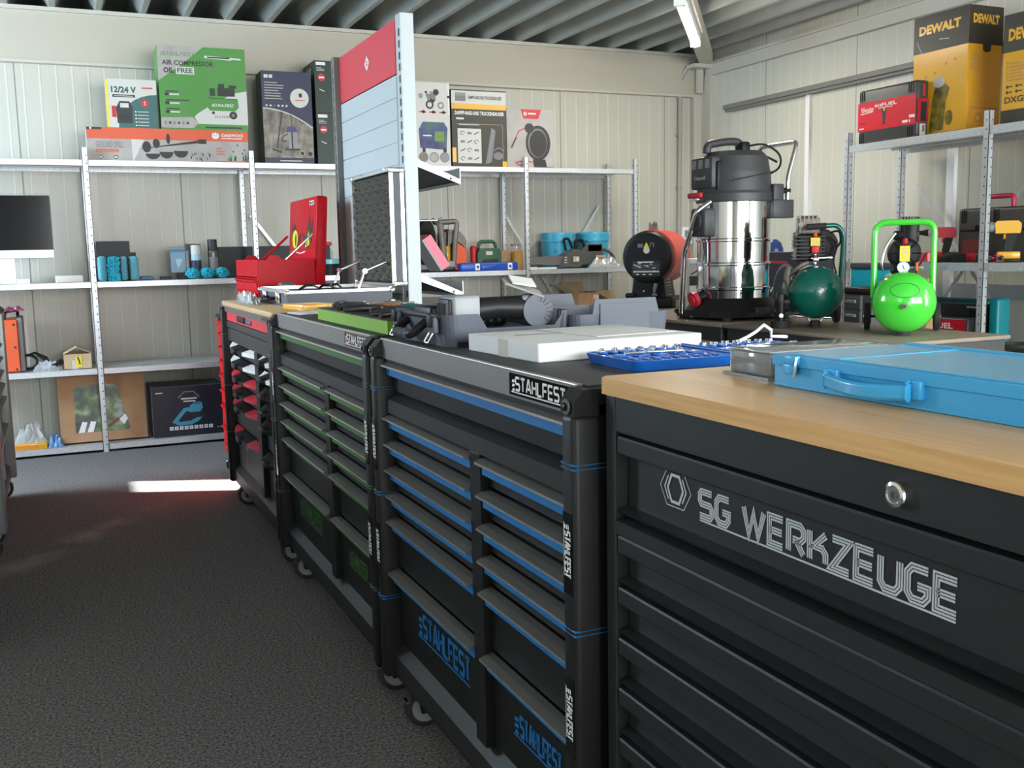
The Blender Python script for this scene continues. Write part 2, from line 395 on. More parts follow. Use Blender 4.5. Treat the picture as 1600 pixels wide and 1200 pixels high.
YELL = mat('label_yellow', (0.85, 0.70, 0.02), 0.4)
TEAL = mat('teal', (0.0, 0.21, 0.25), 0.4)
SKYB = mat('cyan_blue', (0.045, 0.38, 0.72), 0.32, coat=0.15)
SKYL = mat('cyan_blue_lid', (0.10, 0.44, 0.70), 0.22, coat=0.15)
BUCK = mat('bucket_blue', (0.05, 0.40, 0.60), 0.35)
PGREEN = mat('compressor_green', (0.055, 0.55, 0.04), 0.13, coat=0.6)
DGREEN = mat('compressor_dark_green', (0.0, 0.115, 0.085), 0.25, coat=0.35)
BGREEN = mat('box_green', (0.065, 0.27, 0.04), 0.45)
LIMEG = mat('lime_foam', (0.23, 0.44, 0.025), 0.6)
BXWHITE = mat('box_white', (0.64, 0.64, 0.59), 0.5)
NAVY = mat('box_navy', (0.017, 0.020, 0.058), 0.45)
DKGRN = mat('box_dark_green', (0.008, 0.028, 0.018), 0.45)
BRN = mat('box_olive_black', (0.035, 0.033, 0.022), 0.45)
ORNG = mat('orange', (0.80, 0.10, 0.015), 0.4)
ORNGP = mat('orange_print', (0.72, 0.10, 0.03), 0.45)
PRED = mat('print_red', (0.55, 0.02, 0.03), 0.45)
GREYB = mat('box_grey_print', (0.42, 0.40, 0.37), 0.55, noise=0.12, nscale=9)
TEALG = mat('print_teal', (0.03, 0.13, 0.12), 0.45)
INK = mat('print_ink', (0.02, 0.02, 0.022), 0.5)
GREYINK = mat('print_grey', (0.2, 0.2, 0.2), 0.5)
FOAM = mat('egg_foam', (0.11, 0.105, 0.09), 0.95, spec=0.1)
CREAM = mat('fascia_cream', (0.50, 0.465, 0.375), 0.45)
CREAM2 = mat('trim_cream', (0.55, 0.53, 0.46), 0.45)
RAILD = mat('rail_dark', (0.19, 0.18, 0.16), 0.5)
ROOF = mat('roof_deck', (0.34, 0.36, 0.33), 0.5, 0.0, noise=0.1, nscale=3)
ROOFD = mat('roof_deck_top', (0.10, 0.10, 0.10), 0.7)
WALLB = panel_mat('wall_panel_back', (0.52, 0.505, 0.43), 0, 0.1, 1.0, 0.15, 0.35, 0.008)
WALLR = panel_mat('wall_panel_right', (0.58, 0.57, 0.48), 1, 0.12, 1.0, 0.35, 0.18, 0.006)
CARPET = carpet_mat()
OAK = wood_mat('oak_top', (0.60, 0.325, 0.11), (0.84, 0.51, 0.215), (1.2, 30, 30), 0.42, 0.12)
OAKP = wood_mat('pale_top', (0.50, 0.32, 0.15), (0.66, 0.46, 0.25), (1.2, 30, 30), 0.45, 0.1)
BRWN = mat('brown_board', (0.23, 0.19, 0.145), 0.5, noise=0.08, nscale=20)
GLASSY = mat('clear_plastic', (0.78, 0.80, 0.80), 0.08, trans=0.75)
FILMP = mat('plastic_film', (0.72, 0.74, 0.75), 0.12, alpha=0.38)
TUBE = mat('lamp_tube', (1, 1, 1), 0.4, emit=(1.0, 0.94, 0.85), estr=14)
MICRO = mat('microfibre', (0.03, 0.42, 0.55), 0.95, noise=0.3, nscale=120, bump=0.9, bscale=150)
MICROL = mat('microfibre_pale', (0.12, 0.40, 0.50), 0.9, noise=0.2, nscale=90, bump=0.8, bscale=120)
CASTR = mat('cast_metal', (0.20, 0.175, 0.15), 0.5, 0.4, noise=0.15, nscale=40)
HEATR = mat('heater_red', (0.55, 0.045, 0.03), 0.35)
GLASSW = mat('window_pane', (0.95, 0.97, 1.0), 0.02, trans=1.0, alpha=0.15)
# ================================================================== the room
XL, XR, YF, YB, ZC = -2.6, 5.25, -3.0, 7.5, 2.885
def struct(name, mb, **k): return tag(mb.build(name, **k), kind='structure')
struct('floor', MB().box(XL-0.1, YF-0.1, -0.1, XR+0.1, YB+0.1, 0, CARPET))
struct('wall_back', MB().box(XL-0.1, YB, 0, XR+0.1, YB+0.1, ZC, WALLB))
def wall_open(name, axis, plane, thick, a0, a1, z1, holes, m):
    """wall on axis=plane between a0..a1 with rectangular openings (a,b,z0,z1)"""
    mb = MB(); cur = a0
    def bx(u0, u1, zz0, zz1):
        if axis == 'X': mb.box(plane, u0, zz0, plane+thick, u1, zz1, m)
        else: mb.box(u0, plane, zz0, u1, plane+thick, zz1, m)
    for (h0, h1, z0, zt) in sorted(holes):
        bx(cur, h0, 0, z1); bx(h0, h1, 0, z0); bx(h0, h1, zt, z1); cur = h1
    bx(cur, a1, 0, z1); return struct(name, mb)
wins = []
wall_open('wall_left', 'X', XL, -0.1, YF, YB, ZC+0.2, [(4.9, 7.36, 1.45, 2.2), (-2.0, 0.6, 1.1, 2.3)], WALLR)
wall_open('wall_right', 'X', XR, 0.1, YF, YB, ZC+0.2, [(-0.9, 1.5, 0.9, 2.3)], WALLR)
wall_open('wall_front', 'Y', YF, -0.1, XL-0.1, XR+0.1, ZC+0.2, [(0.2, 4.6, 0.7, 2.4)], WALLB)
def window(n, axis, plane, a0, a1, z0, z1, mull):
    mb = MB(); w = 0.05
    def bx(m_, u0, u1, zz0, zz1, mm):
        if axis == 'X': m_.box(plane-0.03, u0, zz0, plane+0.03, u1, zz1, mm)
        else: m_.box(u0, plane-0.03, zz0, u1, plane+0.03, zz1, mm)
    bx(mb, a0, a1, z0, z0+w, WHITE); bx(mb, a0, a1, z1-w, z1, WHITE); bx(mb, a0, a0+w, z0+w, z1-w, WHITE); bx(mb, a1-w, a1, z0+w, z1-w, WHITE)
    for u in mull: bx(mb, u-0.025, u+0.025, z0+w, z1-w, WHITE)
    f = struct('window_%d' % n, mb)
    g = MB()
    if axis == 'X': g.box(plane-0.004, a0+w, z0+w, plane+0.004, a1-w, z1-w, GLASSW)
    else: g.box(a0+w, plane-0.004, z0+w, a1-w, plane+0.004, z1-w, GLASSW)
    g.build('pane', f)
window(1, 'X', XL-0.05, 4.9, 7.36, 1.45, 2.2, [])
window(2, 'X', XL-0.05, -2.0, 0.6, 1.1, 2.3, [-0.7])  # assumed window, added out of view to let in daylight
window(3, 'X', XR+0.05, -0.9, 1.5, 0.9, 2.3, [0.3])  # assumed window, added out of view for light from the right
window(4, 'Y', YF-0.05, 0.2, 4.6, 0.7, 2.4, [1.65, 3.15])
# trapezoidal steel roof deck, ribs running away from the camera
mb = MB(); pitch = 0.28; x = XL-0.3; prof = []
while x < XR+0.3:
    prof += [(x, ZC+0.15), (x+0.125, ZC+0.15), (x+0.180, ZC+0.004), (x+0.186, ZC), (x+0.219, ZC), (x+0.225, ZC+0.004)]; x += pitch
prof.append((x, ZC+0.15)); n = len(prof)
vs = [(p[0], YF-0.2, p[1]) for p in prof]+[(p[0], YB+0.9, p[1]) for p in prof]
mb.raw(vs, [(i, n+i, n+i+1, i+1) for i in range(n-1)], ROOF)
mb.box(XL-0.5, YF-0.3, ZC+0.152, XR+0.6, YB+1.0, ZC+0.25, ROOFD)
mb.box(XL-0.5, YB+0.9, ZC-0.1, XR+0.6, YB+1.0, ZC+0.152, ROOFD)
mb.box(XL-0.5, YB+0.101, ZC-0.1, XR+0.6, YB+0.9, ZC-0.02, ROOFD)
struct('ceiling', mb)
# fascia beam along the back wall, cover strip on the right wall, door rail and joint strips
mb = MB().box(XL, YB-0.05, 2.545, XR, YB, 2.86, CREAM).box(XL, YB-0.075, 2.86, XR, YB, 2.885, CREAM2).box(XL, YB-0.06, 2.53, XR, YB, 2.547, CREAM2)
struct('trim_1', mb)
struct('trim_2', MB().box(XR-0.05, YF, 2.70, XR, YB-0.08, 2.80, CREAM2).box(XR-0.07, YF, 2.79, XR, YB-0.08, 2.81, CREAM2))
struct('trim_3', MB().box(XR-0.05, 3.0, 2.365, XR, 7.12, 2.385, RAILD).box(XR-0.07, 3.0, 2.385, XR, 7.12, 2.42, RAILD))
struct('trim_4', MB().box(XR-0.03, 6.10, 0, XR, 6.145, 2.365, WHITE).box(XR-0.02, 7.08, 0, XR, 7.11, 2.365, CREAM2).box(XR-0.03, 4.74, 0, XR, 4.80, 2.365, WHITE))
struct('trim_5', MB().box(5.11, YB-0.06, 0, XR, YB, 2.53, CREAM2).box(XR-0.06, YB-0.18, 0, XR, YB-0.06, 2.70, CREAM2))
mb = MB().box(5.02, 7.30, 2.755, 5.22, 7.42, 2.785, CREAM2).box(5.12, 7.40, 2.56, 5.18, 7.43, 2.755, CREAM2)
struct('trim_6', mb)
# diagonal brace under the deck from the corner
a = Vector((5.16, 7.33, 2.83)); d = Vector((-0.72, -0.90, 0)).normalized(); s_ = Vector((-d.y, d.x, 0))
M = frame(a, d, s_)
struct('trim_7', MB().box(0, -0.055, -0.045, 6.0, 0.055, -0.035, CREAM2, M).box(0, -0.055, -0.035, 6.0, -0.045, 0.05, CREAM2, M).box(0, 0.045, -0.035, 6.0, 0.055, 0.05, CREAM2, M))
struct('trim_8', MB().box(XR-0.025, 3.2, 0.90, XR, 5.15, 0.99, GALVL))
t = thing('tube_light', 'glowing fluorescent tube light fixed below the diagonal ceiling beam', 'lamp', tuple(a+d*1.32+Vector((0, 0, -0.12))))
M = frame((0, 0, 0), d, s_)
MB().box(-0.03, -0.03, 0.025, 1.28, 0.03, 0.075, WHITE, M).box(-0.04, -0.035, -0.02, -0.005, 0.035, 0.06, WHITE, M).box(1.255, -0.035, -0.02, 1.29, 0.035, 0.06, WHITE, M).build('housing', t)
MB().cyl((0, 0, 0), (1.25, 0, 0), 0.026, TUBE, n=14, M=M).build('tube', t, 'glowing white tube')
lp = area('tube_glow', tuple(a+d*1.94+Vector((0, 0, -0.16))), (0, 0, -1), 1.2, 0.06, 22, (1.0, 0.93, 0.84))
lp.rotation_euler = (0, 0, math.atan2(d.y, d.x))
cp = MB().tube([(5.16, 7.40, 2.80), (5.04, 7.41, 2.79), (4.99, 7.472, 2.68), (4.985, 7.474, 1.55), (4.985, 7.474, 1.36)], 0.019, mat('conduit_grey', (0.36, 0.35, 0.31), 0.5), fillet=0.10)
for z in (2.2, 1.75): cp.box(4.965, 7.46, z, 5.005, 7.5, z+0.025, GREYL)
tag(cp.build('conduit_pipe'), 'thin grey conduit pipe running down the back wall near the corner', 'pipe')
so_ = MB().box(5.0, 7.44, 1.28, 5.1, 7.5, 1.43, WHITE, r=0.006).box(5.02, 7.437, 1.34, 5.08, 7.442, 1.40, GREYL).cyl((5.05, 7.4365, 1.37), (5.05, 7.434, 1.37), 0.018, GREYINK)
tag(so_.build('wall_socket'), 'small white socket box on the back wall above the red heater', 'socket')
# ================================================================== tool cabinets
def caster(t, x, y, r=0.054, chromef=True, name='caster'):
    mb = MB()
    mb.lathe([(0.0,-0.016),(r*0.30,-0.016),(r*0.34,-0.010),(r*0.70,-0.009),(r*0.74,-0.014)], GREYL, 20, TR(x,y,r) @ RY(PI/2))
    mb.lathe([(0.0,0.016),(r*0.30,0.016),(r*0.34,0.010),(r*0.70,0.009),(r*0.74,0.014)], GREYL, 20, TR(x,y,r) @ RY(PI/2))
    mb.lathe([(r*0.74,-0.014),(r*0.8,-0.016),(r*0.97,-0.014),(r,-0.008),(r,0.008),(r*0.97,0.014),(r*0.8,0.016),(r*0.74,0.014)], RUBBER, 24, TR(x,y,r) @ RY(PI/2))
    for sx in (-1, 1):
        mb.prism([(-0.016,-0.012),(0.016,-0.012),(0.03,r*1.05),(-0.03,r*1.05)], 0, 0.003, PLASB, frame((x+sx*0.022, y, r), (0,1,0), (0,0,1)))
    mb.box(x-0.028, y-0.035, 2*r+0.002, x+0.028, y+0.035, 2*r+0.012, PLASB)
    mb.cyl((x-0.03,y,r), (x+0.03,y,r), 0.006, CHROME, n=10)
    mb.box(x-0.014, y-0.055, r*1.35, x+0.014, y-0.03, r*1.35+0.006, CHROME)
    mb.build(name, t)

HZ = [0.827, 0.757, 0.687, 0.617, 0.547, 0.403]
ALINES = ((0.0, 0.105),)
def brand(mb, x, y, h, w, m, F, off=0.0012):
    """slanted bar mark and angular lettering with a rule underneath"""
    for k in range(3): mb.poly([(x+h*(0.20-0.06*k)+0.08*h*k, y+h*(0.62-0.31*k)), (x+h*0.62, y+h*(0.62-0.31*k)), (x+h*0.70, y+h*(0.82-0.31*k)), (x+h*(0.32-0.06*k)+0.08*h*k, y+h*(0.82-0.31*k))], m, F, off)
    strokes(mb, 'STAHLFEST', x+h*0.85, y+h*0.12, h*0.88, w-h*0.85, m, F, off, ALINES, gap=0.34)
    mb.rect(x+h*0.1, y-h*0.12, x+w, y-h*0.03, m, F, off)

def drawer(t, x0, x1, z1, z0, acc, D=0.5, lip=True, logo=None, face=0.02, edge=None):
    """steel drawer front with an aluminium-edged grip along its top"""
    mb = MB(); mb.box(x0+0.004, face, z0+0.004, x1-0.004, face+0.02, z1-0.006, BLACK); mb.box(x0+0.01, face+0.02, z0+0.008, x1-0.01, D, z1-0.02, DARKG)
    d = mb.build('drawer', t)
    h = MB(); e = edge or ALUEDGE
    pr = [(face+0.0, z1-0.034), (0.004, z1-0.034), (0.004, z1-0.010), (-0.013, z1-0.010), (-0.013, z1-0.005), (0.004, z1+0.001), (face, z1+0.003)]
    M = frame((x0+0.003, 0, 0), (0,1,0), (0,0,1))   # local z = +x
    h.prism(pr, 0, x1-x0-0.006, HANDG, M, sidem={1: acc, 0: PLASB, 2: PLASB, 3: e})
    h.build('handle', d, 'grey grip with bright edge and coloured strip')
    if logo:
        lx, lz, lh, lw = logo; l = MB(); F = frame((0, face, 0), (1,0,0), (0,0,1)); brand(l, lx, lz, lh, lw, acc, F); l.build('logo', d, 'angular maker lettering in the accent colour')
    return d

def steel_cart(label, yfar, ynear, acc, lname, rimlogo=True, front=0.77, rz=-PI/2, group=None, dl=0.655, rings=True, postm=None, left=False, D=0.63):
    Wd = abs(yfar-ynear); t = thing('tool_trolley', label, 'tool trolley', (front, yfar, 0), rz, group); pm = postm or BLACK
    xl, xr = 0.045, Wd-0.048; dv0 = xl+(xr-xl)*0.575-0.025; dv1 = dv0+0.055
    b = MB()
    b.box(0.0, 0.045, 0.125, Wd, D, 0.975, pm)                    # carcass
    b.box(xl, 0.0, 0.105, xr, 0.045, 0.1155, pm)
    b.prism([(0.0,0.115),(0.0,0.165),(0.03,0.192),(0.045,0.192),(0.045,0.115)][::-1], 0, xr-xl, DARKG, frame((xl,0,0),(0,1,0),(0,0,1)))
    b.box(dv0, 0.0, 0.192, dv1, 0.045, 0.835, pm)
    b.prism([(0.0,0.836),(0.0,0.872),(0.03,0.886),(0.045,0.886),(0.045,0.836)][::-1], 0, xr-xl, DARKG, frame((xl,0,0),(0,1,0),(0,0,1)))
    b.box(xl, 0.0, 0.968, xr, 0.045, 0.978, PLASB)
    b.build('body', t, bevel=0.0015)
    tp = MB(); tp.box(xl-0.01, -0.004, 0.978, xr+0.01, 0.012, 1.030, RIM); tp.box(xl-0.01, 0.012, 1.0, xr+0.01, D+0.005, 1.024, BLACK)
    tp.box(0.0, 0.02, 0.978, Wd, D+0.01, 1.0, BLACK); tp.box(0.02, 0.012, 1.024, Wd-0.02, D, 1.030, MATTOP)
    tp.box(xl-0.01, -0.0055, 1.0275, xr+0.01, 0.0, 1.031, ALUEDGE)
    F = frame((0, -0.0042, 0), (1,0,0), (0,0,1))
    if rimlogo:
        lx = xr-0.245; tp.rect(lx-0.008, 0.983, lx+0.235, 1.024, PLASB2, F, 0.0005); brand(tp, lx, 0.991, 0.026, 0.222, WHITE, F)
        tp.poly([(lx+0.235,0.980),(xr+0.01,0.980),(xr+0.01,1.0265),(lx+0.245,1.0265)], PRED, F, 0.0005)
    tp.build('top_tray', t, bevel=0.001)
    for k, (px0, px1) in enumerate(((0.0, xl), (xr, Wd))):
        p = MB(); cx = (px0+px1)/2; hw = (px1-px0)/2-0.001
        p.box(px0+0.001, -0.028, 0.10, px1-0.001, 0.05, 0.985, pm, r=0.012, seg=4)
        p.prism([(-0.026,0.982),(0.05,0.982),(0.05,1.026),(-0.008,1.026),(-0.026,1.006)], px0, px1, PLASB, Matrix(((0,0,1,0),(1,0,0,0),(0,1,0,0),(0,0,0,1))))
        p.cyl((cx,-0.0275,0.997), (cx,-0.030,0.997), 0.013, HANDG, n=16); p.cyl((cx,-0.0295,0.997), (cx,-0.033,0.997), 0.007, PLASB2, n=14); p.cyl((cx+0.002,-0.032,0.999), (cx+0.002,-0.035,0.999), 0.003, CHROME, n=8)
        if rings:
            for z in (0.900, 0.618, 0.330): p.box(px0+0.0006, -0.0286, z, px1-0.0006, 0.0505, z+0.0035, acc, r=0.0016, seg=1); p.box(px0+0.0006, -0.0284, z-0.007, px1-0.0006, 0.0505, z-0.0045, acc, r=0.001, seg=1)
            for z in (0.71, 0.424):
                F = frame((cx+0.011, -0.0287, z+0.095), (0,0,-1), (1,0,0))
                p.box(px0+0.008, -0.0283, z-0.03, px1-0.008, -0.02, z+0.11, PLASB2)
                brand(p, 0.0, -0.021, 0.020, 0.095, WHITE, F, 0.0005)
        p.build('corner_post', t)
    drawer(t, xl, xr, 0.968, 0.888, acc)
    for i in range(6):
        z1 = HZ[i]; z0 = HZ[i+1]+0.006 if i < 5 else 0.195
        drawer(t, xl, dv0, z1, z0, acc, logo=(xl+0.145, 0.277, 0.059, 0.365) if i == 5 else None)
        drawer(t, dv1, xr, z1, z0, acc, logo=(dv1+0.10, 0.275, 0.045, 0.22) if i == 5 else None)
    for (cx, cy) in ((0.15,0.045),(Wd-0.07,0.045),(0.15,D-0.07),(Wd-0.07,D-0.07)): caster(t, cx, cy)
    return t
steel_cart('black tool trolley with blue drawer strips beside the wooden-topped cabinet', 2.575, 1.415, BLUE, 'blue')
steel_cart('black tool trolley with green drawer strips, between the blue and red ones', 3.945, 2.605, GREEN, 'green')
# grey trolley across the aisle
GDR = mat('grey_trolley', (0.20, 0.225, 0.22), 0.35, 0.3)
steel_cart('grey tool trolley nearer the camera at the left edge, mostly out of view', 3.42, 4.715, GALV, 'grey', rimlogo=False, front=-0.292, rz=PI/2, rings=False, postm=GDR)
steel_cart('grey tool trolley cut off by the left edge, front towards the aisle', 4.74, 5.94, GALV, 'grey', rimlogo=False, front=-0.292, rz=PI/2, rings=False, postm=GDR)

# --- trolley with red and white grips under a wooden top
def grip_cart(yfar, ynear):
    Wd = yfar-ynear; D = 0.63
    t = thing('tool_trolley', 'black tool trolley with red and white drawer grips and pale wooden top', 'tool trolley', (0.77, yfar, 0), -PI/2)
    xl, xr = 0.05, Wd-0.06; dv0, dv1 = 0.79, 0.87
    b = MB(); b.box(0, 0.05, 0.125, Wd, D, 0.99, BLACK); b.box(xl, 0, 0.105, xr, 0.05, 0.1205, BLACK)
    b.prism([(0.0,0.12),(0.0,0.165),(0.03,0.192),(0.05,0.192),(0.05,0.12)][::-1], 0, xr-xl, DARKG, frame((xl,0,0),(0,1,0),(0,0,1)))
    b.box(dv0, 0.0, 0.192, dv1, 0.05, 0.832, BLACK); b.box(xl, 0.0, 0.90, xr, 0.05, 0.932, DARKG); b.box(xl, 0.004, 0.832, xr, 0.05, 0.896, DARKG)
    b.box(xl, 0.0, 0.982, xr, 0.05, 1.0, DARKG)
    b.build('body', t, bevel=0.002)
    w = MB(); w.box(0.01, -0.012, 1.006, Wd-0.005, D+0.01, 1.030, OAKP, r=0.004); w.build('worktop', t, 'pale wooden worktop')
    tr = MB(); tr.box(0.0, -0.006, 0.978, Wd, 0.0, 1.007, HANDG)
    F = frame((0,-0.0062,0),(1,0,0),(0,0,1)); tr.rect(xr-0.19, 0.983, xr-0.04, 1.003, PLASB, F); tr.line([(xr-0.18,0.987),(xr-0.12,0.987),(xr-0.12,0.999),(xr-0.18,0.999)],0.002,GREYL,F,0.001,True); tr.line([(xr-0.11,0.987),(xr-0.06,0.987),(xr-0.06,0.999),(xr-0.11,0.999)],0.002,GREYL,F,0.001,True)
    tr.build('rim', t)
    for px0, px1 in ((0.0, xl), (xr, Wd)):
        p = MB(); p.box(px0+0.002, -0.025, 0.10, px1-0.002, 0.052, 1.0, BLACK, r=0.016, seg=4); p.cyl(((px0+px1)/2,-0.024,0.99),((px0+px1)/2,-0.028,0.99), 0.011, HANDG, n=14)
        for z in (0.86, 0.6, 0.36): p.box(px0+0.001, -0.0255, z, px1-0.001, 0.05, z+0.004, HANDG)
        p.build('corner_post', t)
    d = MB(); d.box(xl+0.004, 0.002, 0.935, xr-0.004, D-0.1, 0.978, REDP); rd = d.build('drawer', t, 'red full-width drawer front')
    h = MB(); h.box(0.40, -0.006, 0.944, 0.60, 0.004, 0.971, PLASB, r=0.004); h.box(0.62, -0.003, 0.944, 0.76, 0.004, 0.966, GREYP, r=0.003); h.build('handle', rd, 'black recessed grip')
    def grip(x0, x1, z1, z0, endm, mark=None):
        m = MB(); m.box(x0+0.004, 0.024, z0+0.004, x1-0.004, 0.044, z1-0.006, DARKG); m.box(x0+0.02, 0.044, z0+0.02, x1-0.02, D-0.1, z1-0.02, DARKG)
        if mark: m.text(mark, x0+(x1-x0)*0.32, z0+0.03, 0.10, GREYINK, frame((0,0.024,0),(1,0,0),(0,0,1)))
        dd = m.build('drawer', t); g = MB(); L = x1-x0-0.02; n = 18; top = []
        def yb(u): return 0.02-0.048*math.sin(PI*u)**0.7
        for i in range(n):
            u0, u1 = i/n, (i+1)/n; mm = PLASB if 0.30 < (u0+u1)/2 < 0.70 else endm
            X0, X1 = x0+0.01+L*u0, x0+0.01+L*u1
            vs = [(X0,0.026,z1),(X1,0.026,z1),(X1,yb(u1),z1-0.014),(X0,yb(u0),z1-0.014),(X0,yb(u0)+0.002,z1-0.030),(X1,yb(u1)+0.002,z1-0.030),(X1,0.026,z1-0.030),(X0,0.026,z1-0.030)]
            g.raw(vs, [(0,3,2,1),(3,4,5,2),(4,7,6,5)], mm, False)
        c = x0+0.01+L*0.5; g.box(c-0.05, yb(0.5)-0.010, z1-0.034, c+0.05, 0.0, z1-0.008, PLASB, r=0.006)
        g.build('handle', dd, 'bow-shaped grip with black middle')
    ends = [WHITE, WHITE, REDP, REDP, REDP, REDP]; ends2 = [WHITE, WHITE, PLASB, PLASB, PLASB, PLASB]
    for i in range(6):
        z1 = HZ[i]; z0 = HZ[i+1]+0.006 if i < 5 else 0.195
        grip(xl, dv0, z1, z0, ends[i], '7' if i == 5 else None); grip(dv1, xr, z1, z0, ends2[i], '8' if i == 5 else None)
    for (cx, cy) in ((0.16,0.045),(Wd-0.07,0.045),(0.16,D-0.07),(Wd-0.07,D-0.07)): caster(t, cx, cy)
grip_cart(5.265, 3.965)

# --- big cabinet with oak worktop in front
t = thing('tool_cabinet', 'wide black tool cabinet with thick oak worktop in the foreground', 'tool cabinet', (0.785, 1.384, 0), -PI/2)
Wd, D = 1.5, 0.66
b = MB()
b.box(0, 0.05, 0.05, Wd, D, 1.02, SGBLK)
b.box(0, 0.0, 0.05, 0.028, 0.05, 1.02, SGBLK); b.box(Wd-0.028, 0.0, 0.05, Wd, 0.05, 1.02, SGBLK)
b.box(0.028, 0.006, 0.963, Wd-0.028, 0.05, 1.02, SGBLK)
b.prism([(0.0,0.800),(0.0,0.822),(0.03,0.828),(0.05,0.828),(0.05,0.80)][::-1], 0, Wd-0.056, SGBLK, frame((0.028,0,0),(0,1,0),(0,0,1)))
b.box(0.028, 0.0, 0.05, Wd-0.028, 0.05, 0.11, SGBLK)
b.build('body', t, bevel=0.0012)
w = MB(); c = 0.016
w.prism([(-0.004+c,-0.014),(Wd+0.01,-0.014),(Wd+0.01,D+0.01),(-0.004,D+0.01),(-0.004,-0.014+c)], 1.0245, 1.050, OAK)
w.build('worktop', t, 'thick oak worktop', bevel=0.002)
l = MB(); Fz = frame((0.57, 0.0, 0.0), (1,0,0), (0,0,1))
p = MB(); p.box(0.0295, 0.001, 0.966, Wd-0.0295, 0.04, 1.021, SGBLK); p.build('upper_panel', t)
def sg_drawer(z1, z0, lip):
    m = MB(); M = frame((0.032,0,0),(0,1,0),(0,0,1)); L = Wd-0.064
    prof = [(0.05,z0),(0.008,z0),(0.003,z0+0.006),(0.0225,z0+0.0105),(0.024,z1-lip-0.006),(0.0035,z1-lip),(0.002,z1-lip+0.002),(0.002,z1-0.003),(0.004,z1),(0.05,z1+0.004)]
    m.prism(prof[::-1], 0, L, SGBLK, M, sidem={})
    return m.build('drawer', t)
d1 = sg_drawer(0.958, 0.833, 0.028)
for k, z1 in enumerate([0.797, 0.712, 0.627, 0.542, 0.456, 0.370, 0.285, 0.200]):
    sg_drawer(z1, z1-0.079, 0.028)
lk = MB(); lx = 1.384-0.768; lz = 0.991
lk.cyl((lx,0.002,lz),(lx,-0.006,lz),0.0145,CHROME,n=28); lk.lathe([(0.0145,0),(0.0135,0.002),(0.010,0.003),(0.0085,0.0015),(0,0.0015)],CHROME,28,frame((lx,-0.006,lz),(1,0,0),(0,0,1))); lk.cyl((lx,-0.0075,lz),(lx,-0.009,lz),0.005,HANDG,n=16); lk.box(lx-0.0008,-0.0095,lz-0.003,lx+0.0008,-0.0088,lz+0.003,INK)
lk.build('lock', t, 'round chrome lock')
lg = MB(); F = frame((0, 0.0236, 0), (1,0,0), (0,0,1)); hx, hz = 1.384-1.2195, 0.898; R_ = 0.033
hexo = [(hx+1.15*R_*math.sin(PI/3*k+PI/6)*0.97, hz+R_*math.cos(PI/3*k+PI/6)) for k in range(6)]
hexo = [(hx-0.022,hz+0.027),(hx+0.022,hz+0.027),(hx+0.040,hz),(hx+0.022,hz-0.027),(hx-0.022,hz-0.027),(hx-0.040,hz)]
lg.line(hexo, 0.0016, LETTER, F, 0.001, True)
hi = [(hx-0.010,hz+0.020),(hx+0.010,hz+0.020),(hx+0.020,hz),(hx+0.010,hz-0.020),(hx-0.010,hz-0.020),(hx-0.020,hz)]
lg.line(hi, 0.0045, LETTER, F, 0.001, True)
for s in (-1, 1): lg.line([(hx+s*0.018,hz+0.018),(hx+s*0.028,hz),(hx+s*0.018,hz-0.018)], 0.003, LETTER, F, 0.001)
TL = tuple((o_, 0.036) for o_ in (-0.104, 0.0, 0.104))
strokes(lg, 'SG WERKZEUGE', 1.384-1.157, 0.874, 0.035, 0.447, LETTER, F, 0.001, TL, gap=0.36)
lg.rect(1.384-1.157, 0.8655, 1.384-0.710, 0.868, LETTER, F, 0.001)
lg.build('logo', d1, 'silver hexagon emblem and lettering')
for (cx, cy) in ((0.1,0.1),(Wd-0.1,0.1),(0.1,D-0.1),(Wd-0.1,D-0.1)):
    MB().cyl((cx,cy,0),(cx,cy,0.05),0.03,RUBBER).build('foot', t)

# --- low red roller cabinet at the far end of the row with the open red chest on it
t = thing('roller_cabinet', 'narrow red roller cabinet at the far end of the row', 'tool cabinet', (0.83, 5.968, 0), -PI/2)
Wd, D = 0.68, 0.50
b = MB(); b.box(0, 0.012, 0.13, Wd, D, 0.905, RED); b.box(0, 0, 0.13, 0.03, 0.012, 0.905, RED); b.box(Wd-0.03, 0, 0.13, Wd, 0.012, 0.905, RED); b.box(0.03, 0, 0.13, Wd-0.03, 0.012, 0.17, RED)
b.build('body', t, bevel=0.003)
MB().box(-0.005, -0.008, 0.905, Wd+0.005, D, 0.925, PLASB, r=0.004).build('top', t, 'black rubber top')
zz = [0.895, 0.82, 0.745, 0.665, 0.585, 0.50, 0.41, 0.29, 0.175]
for i in range(8):
    m = MB(); m.box(0.034, -0.002, zz[i+1]+0.006, Wd-0.034, 0.011, zz[i]-0.004, RED)
    d_ = m.build('drawer', t, bevel=0.002)
    h = MB(); h.prism([(-0.002,zz[i]-0.022),(-0.016,zz[i]-0.013),(-0.014,zz[i]-0.006),(-0.002,zz[i]-0.004)], 0.0, Wd-0.075, RED, frame((0.0375,0,0),(0,1,0),(0,0,1))); h.build('handle', d_)
m = MB(); m.cyl((Wd-0.05,-0.001,0.90-0.02),(Wd-0.05,-0.004,0.88),0.009,CHROME,n=12); m.build('lock', t, 'chrome lock')
for (cx, cy) in ((0.06,0.05),(Wd-0.06,0.05),(0.06,D-0.07),(Wd-0.06,D-0.07)): caster(t, cx, cy, 0.055)

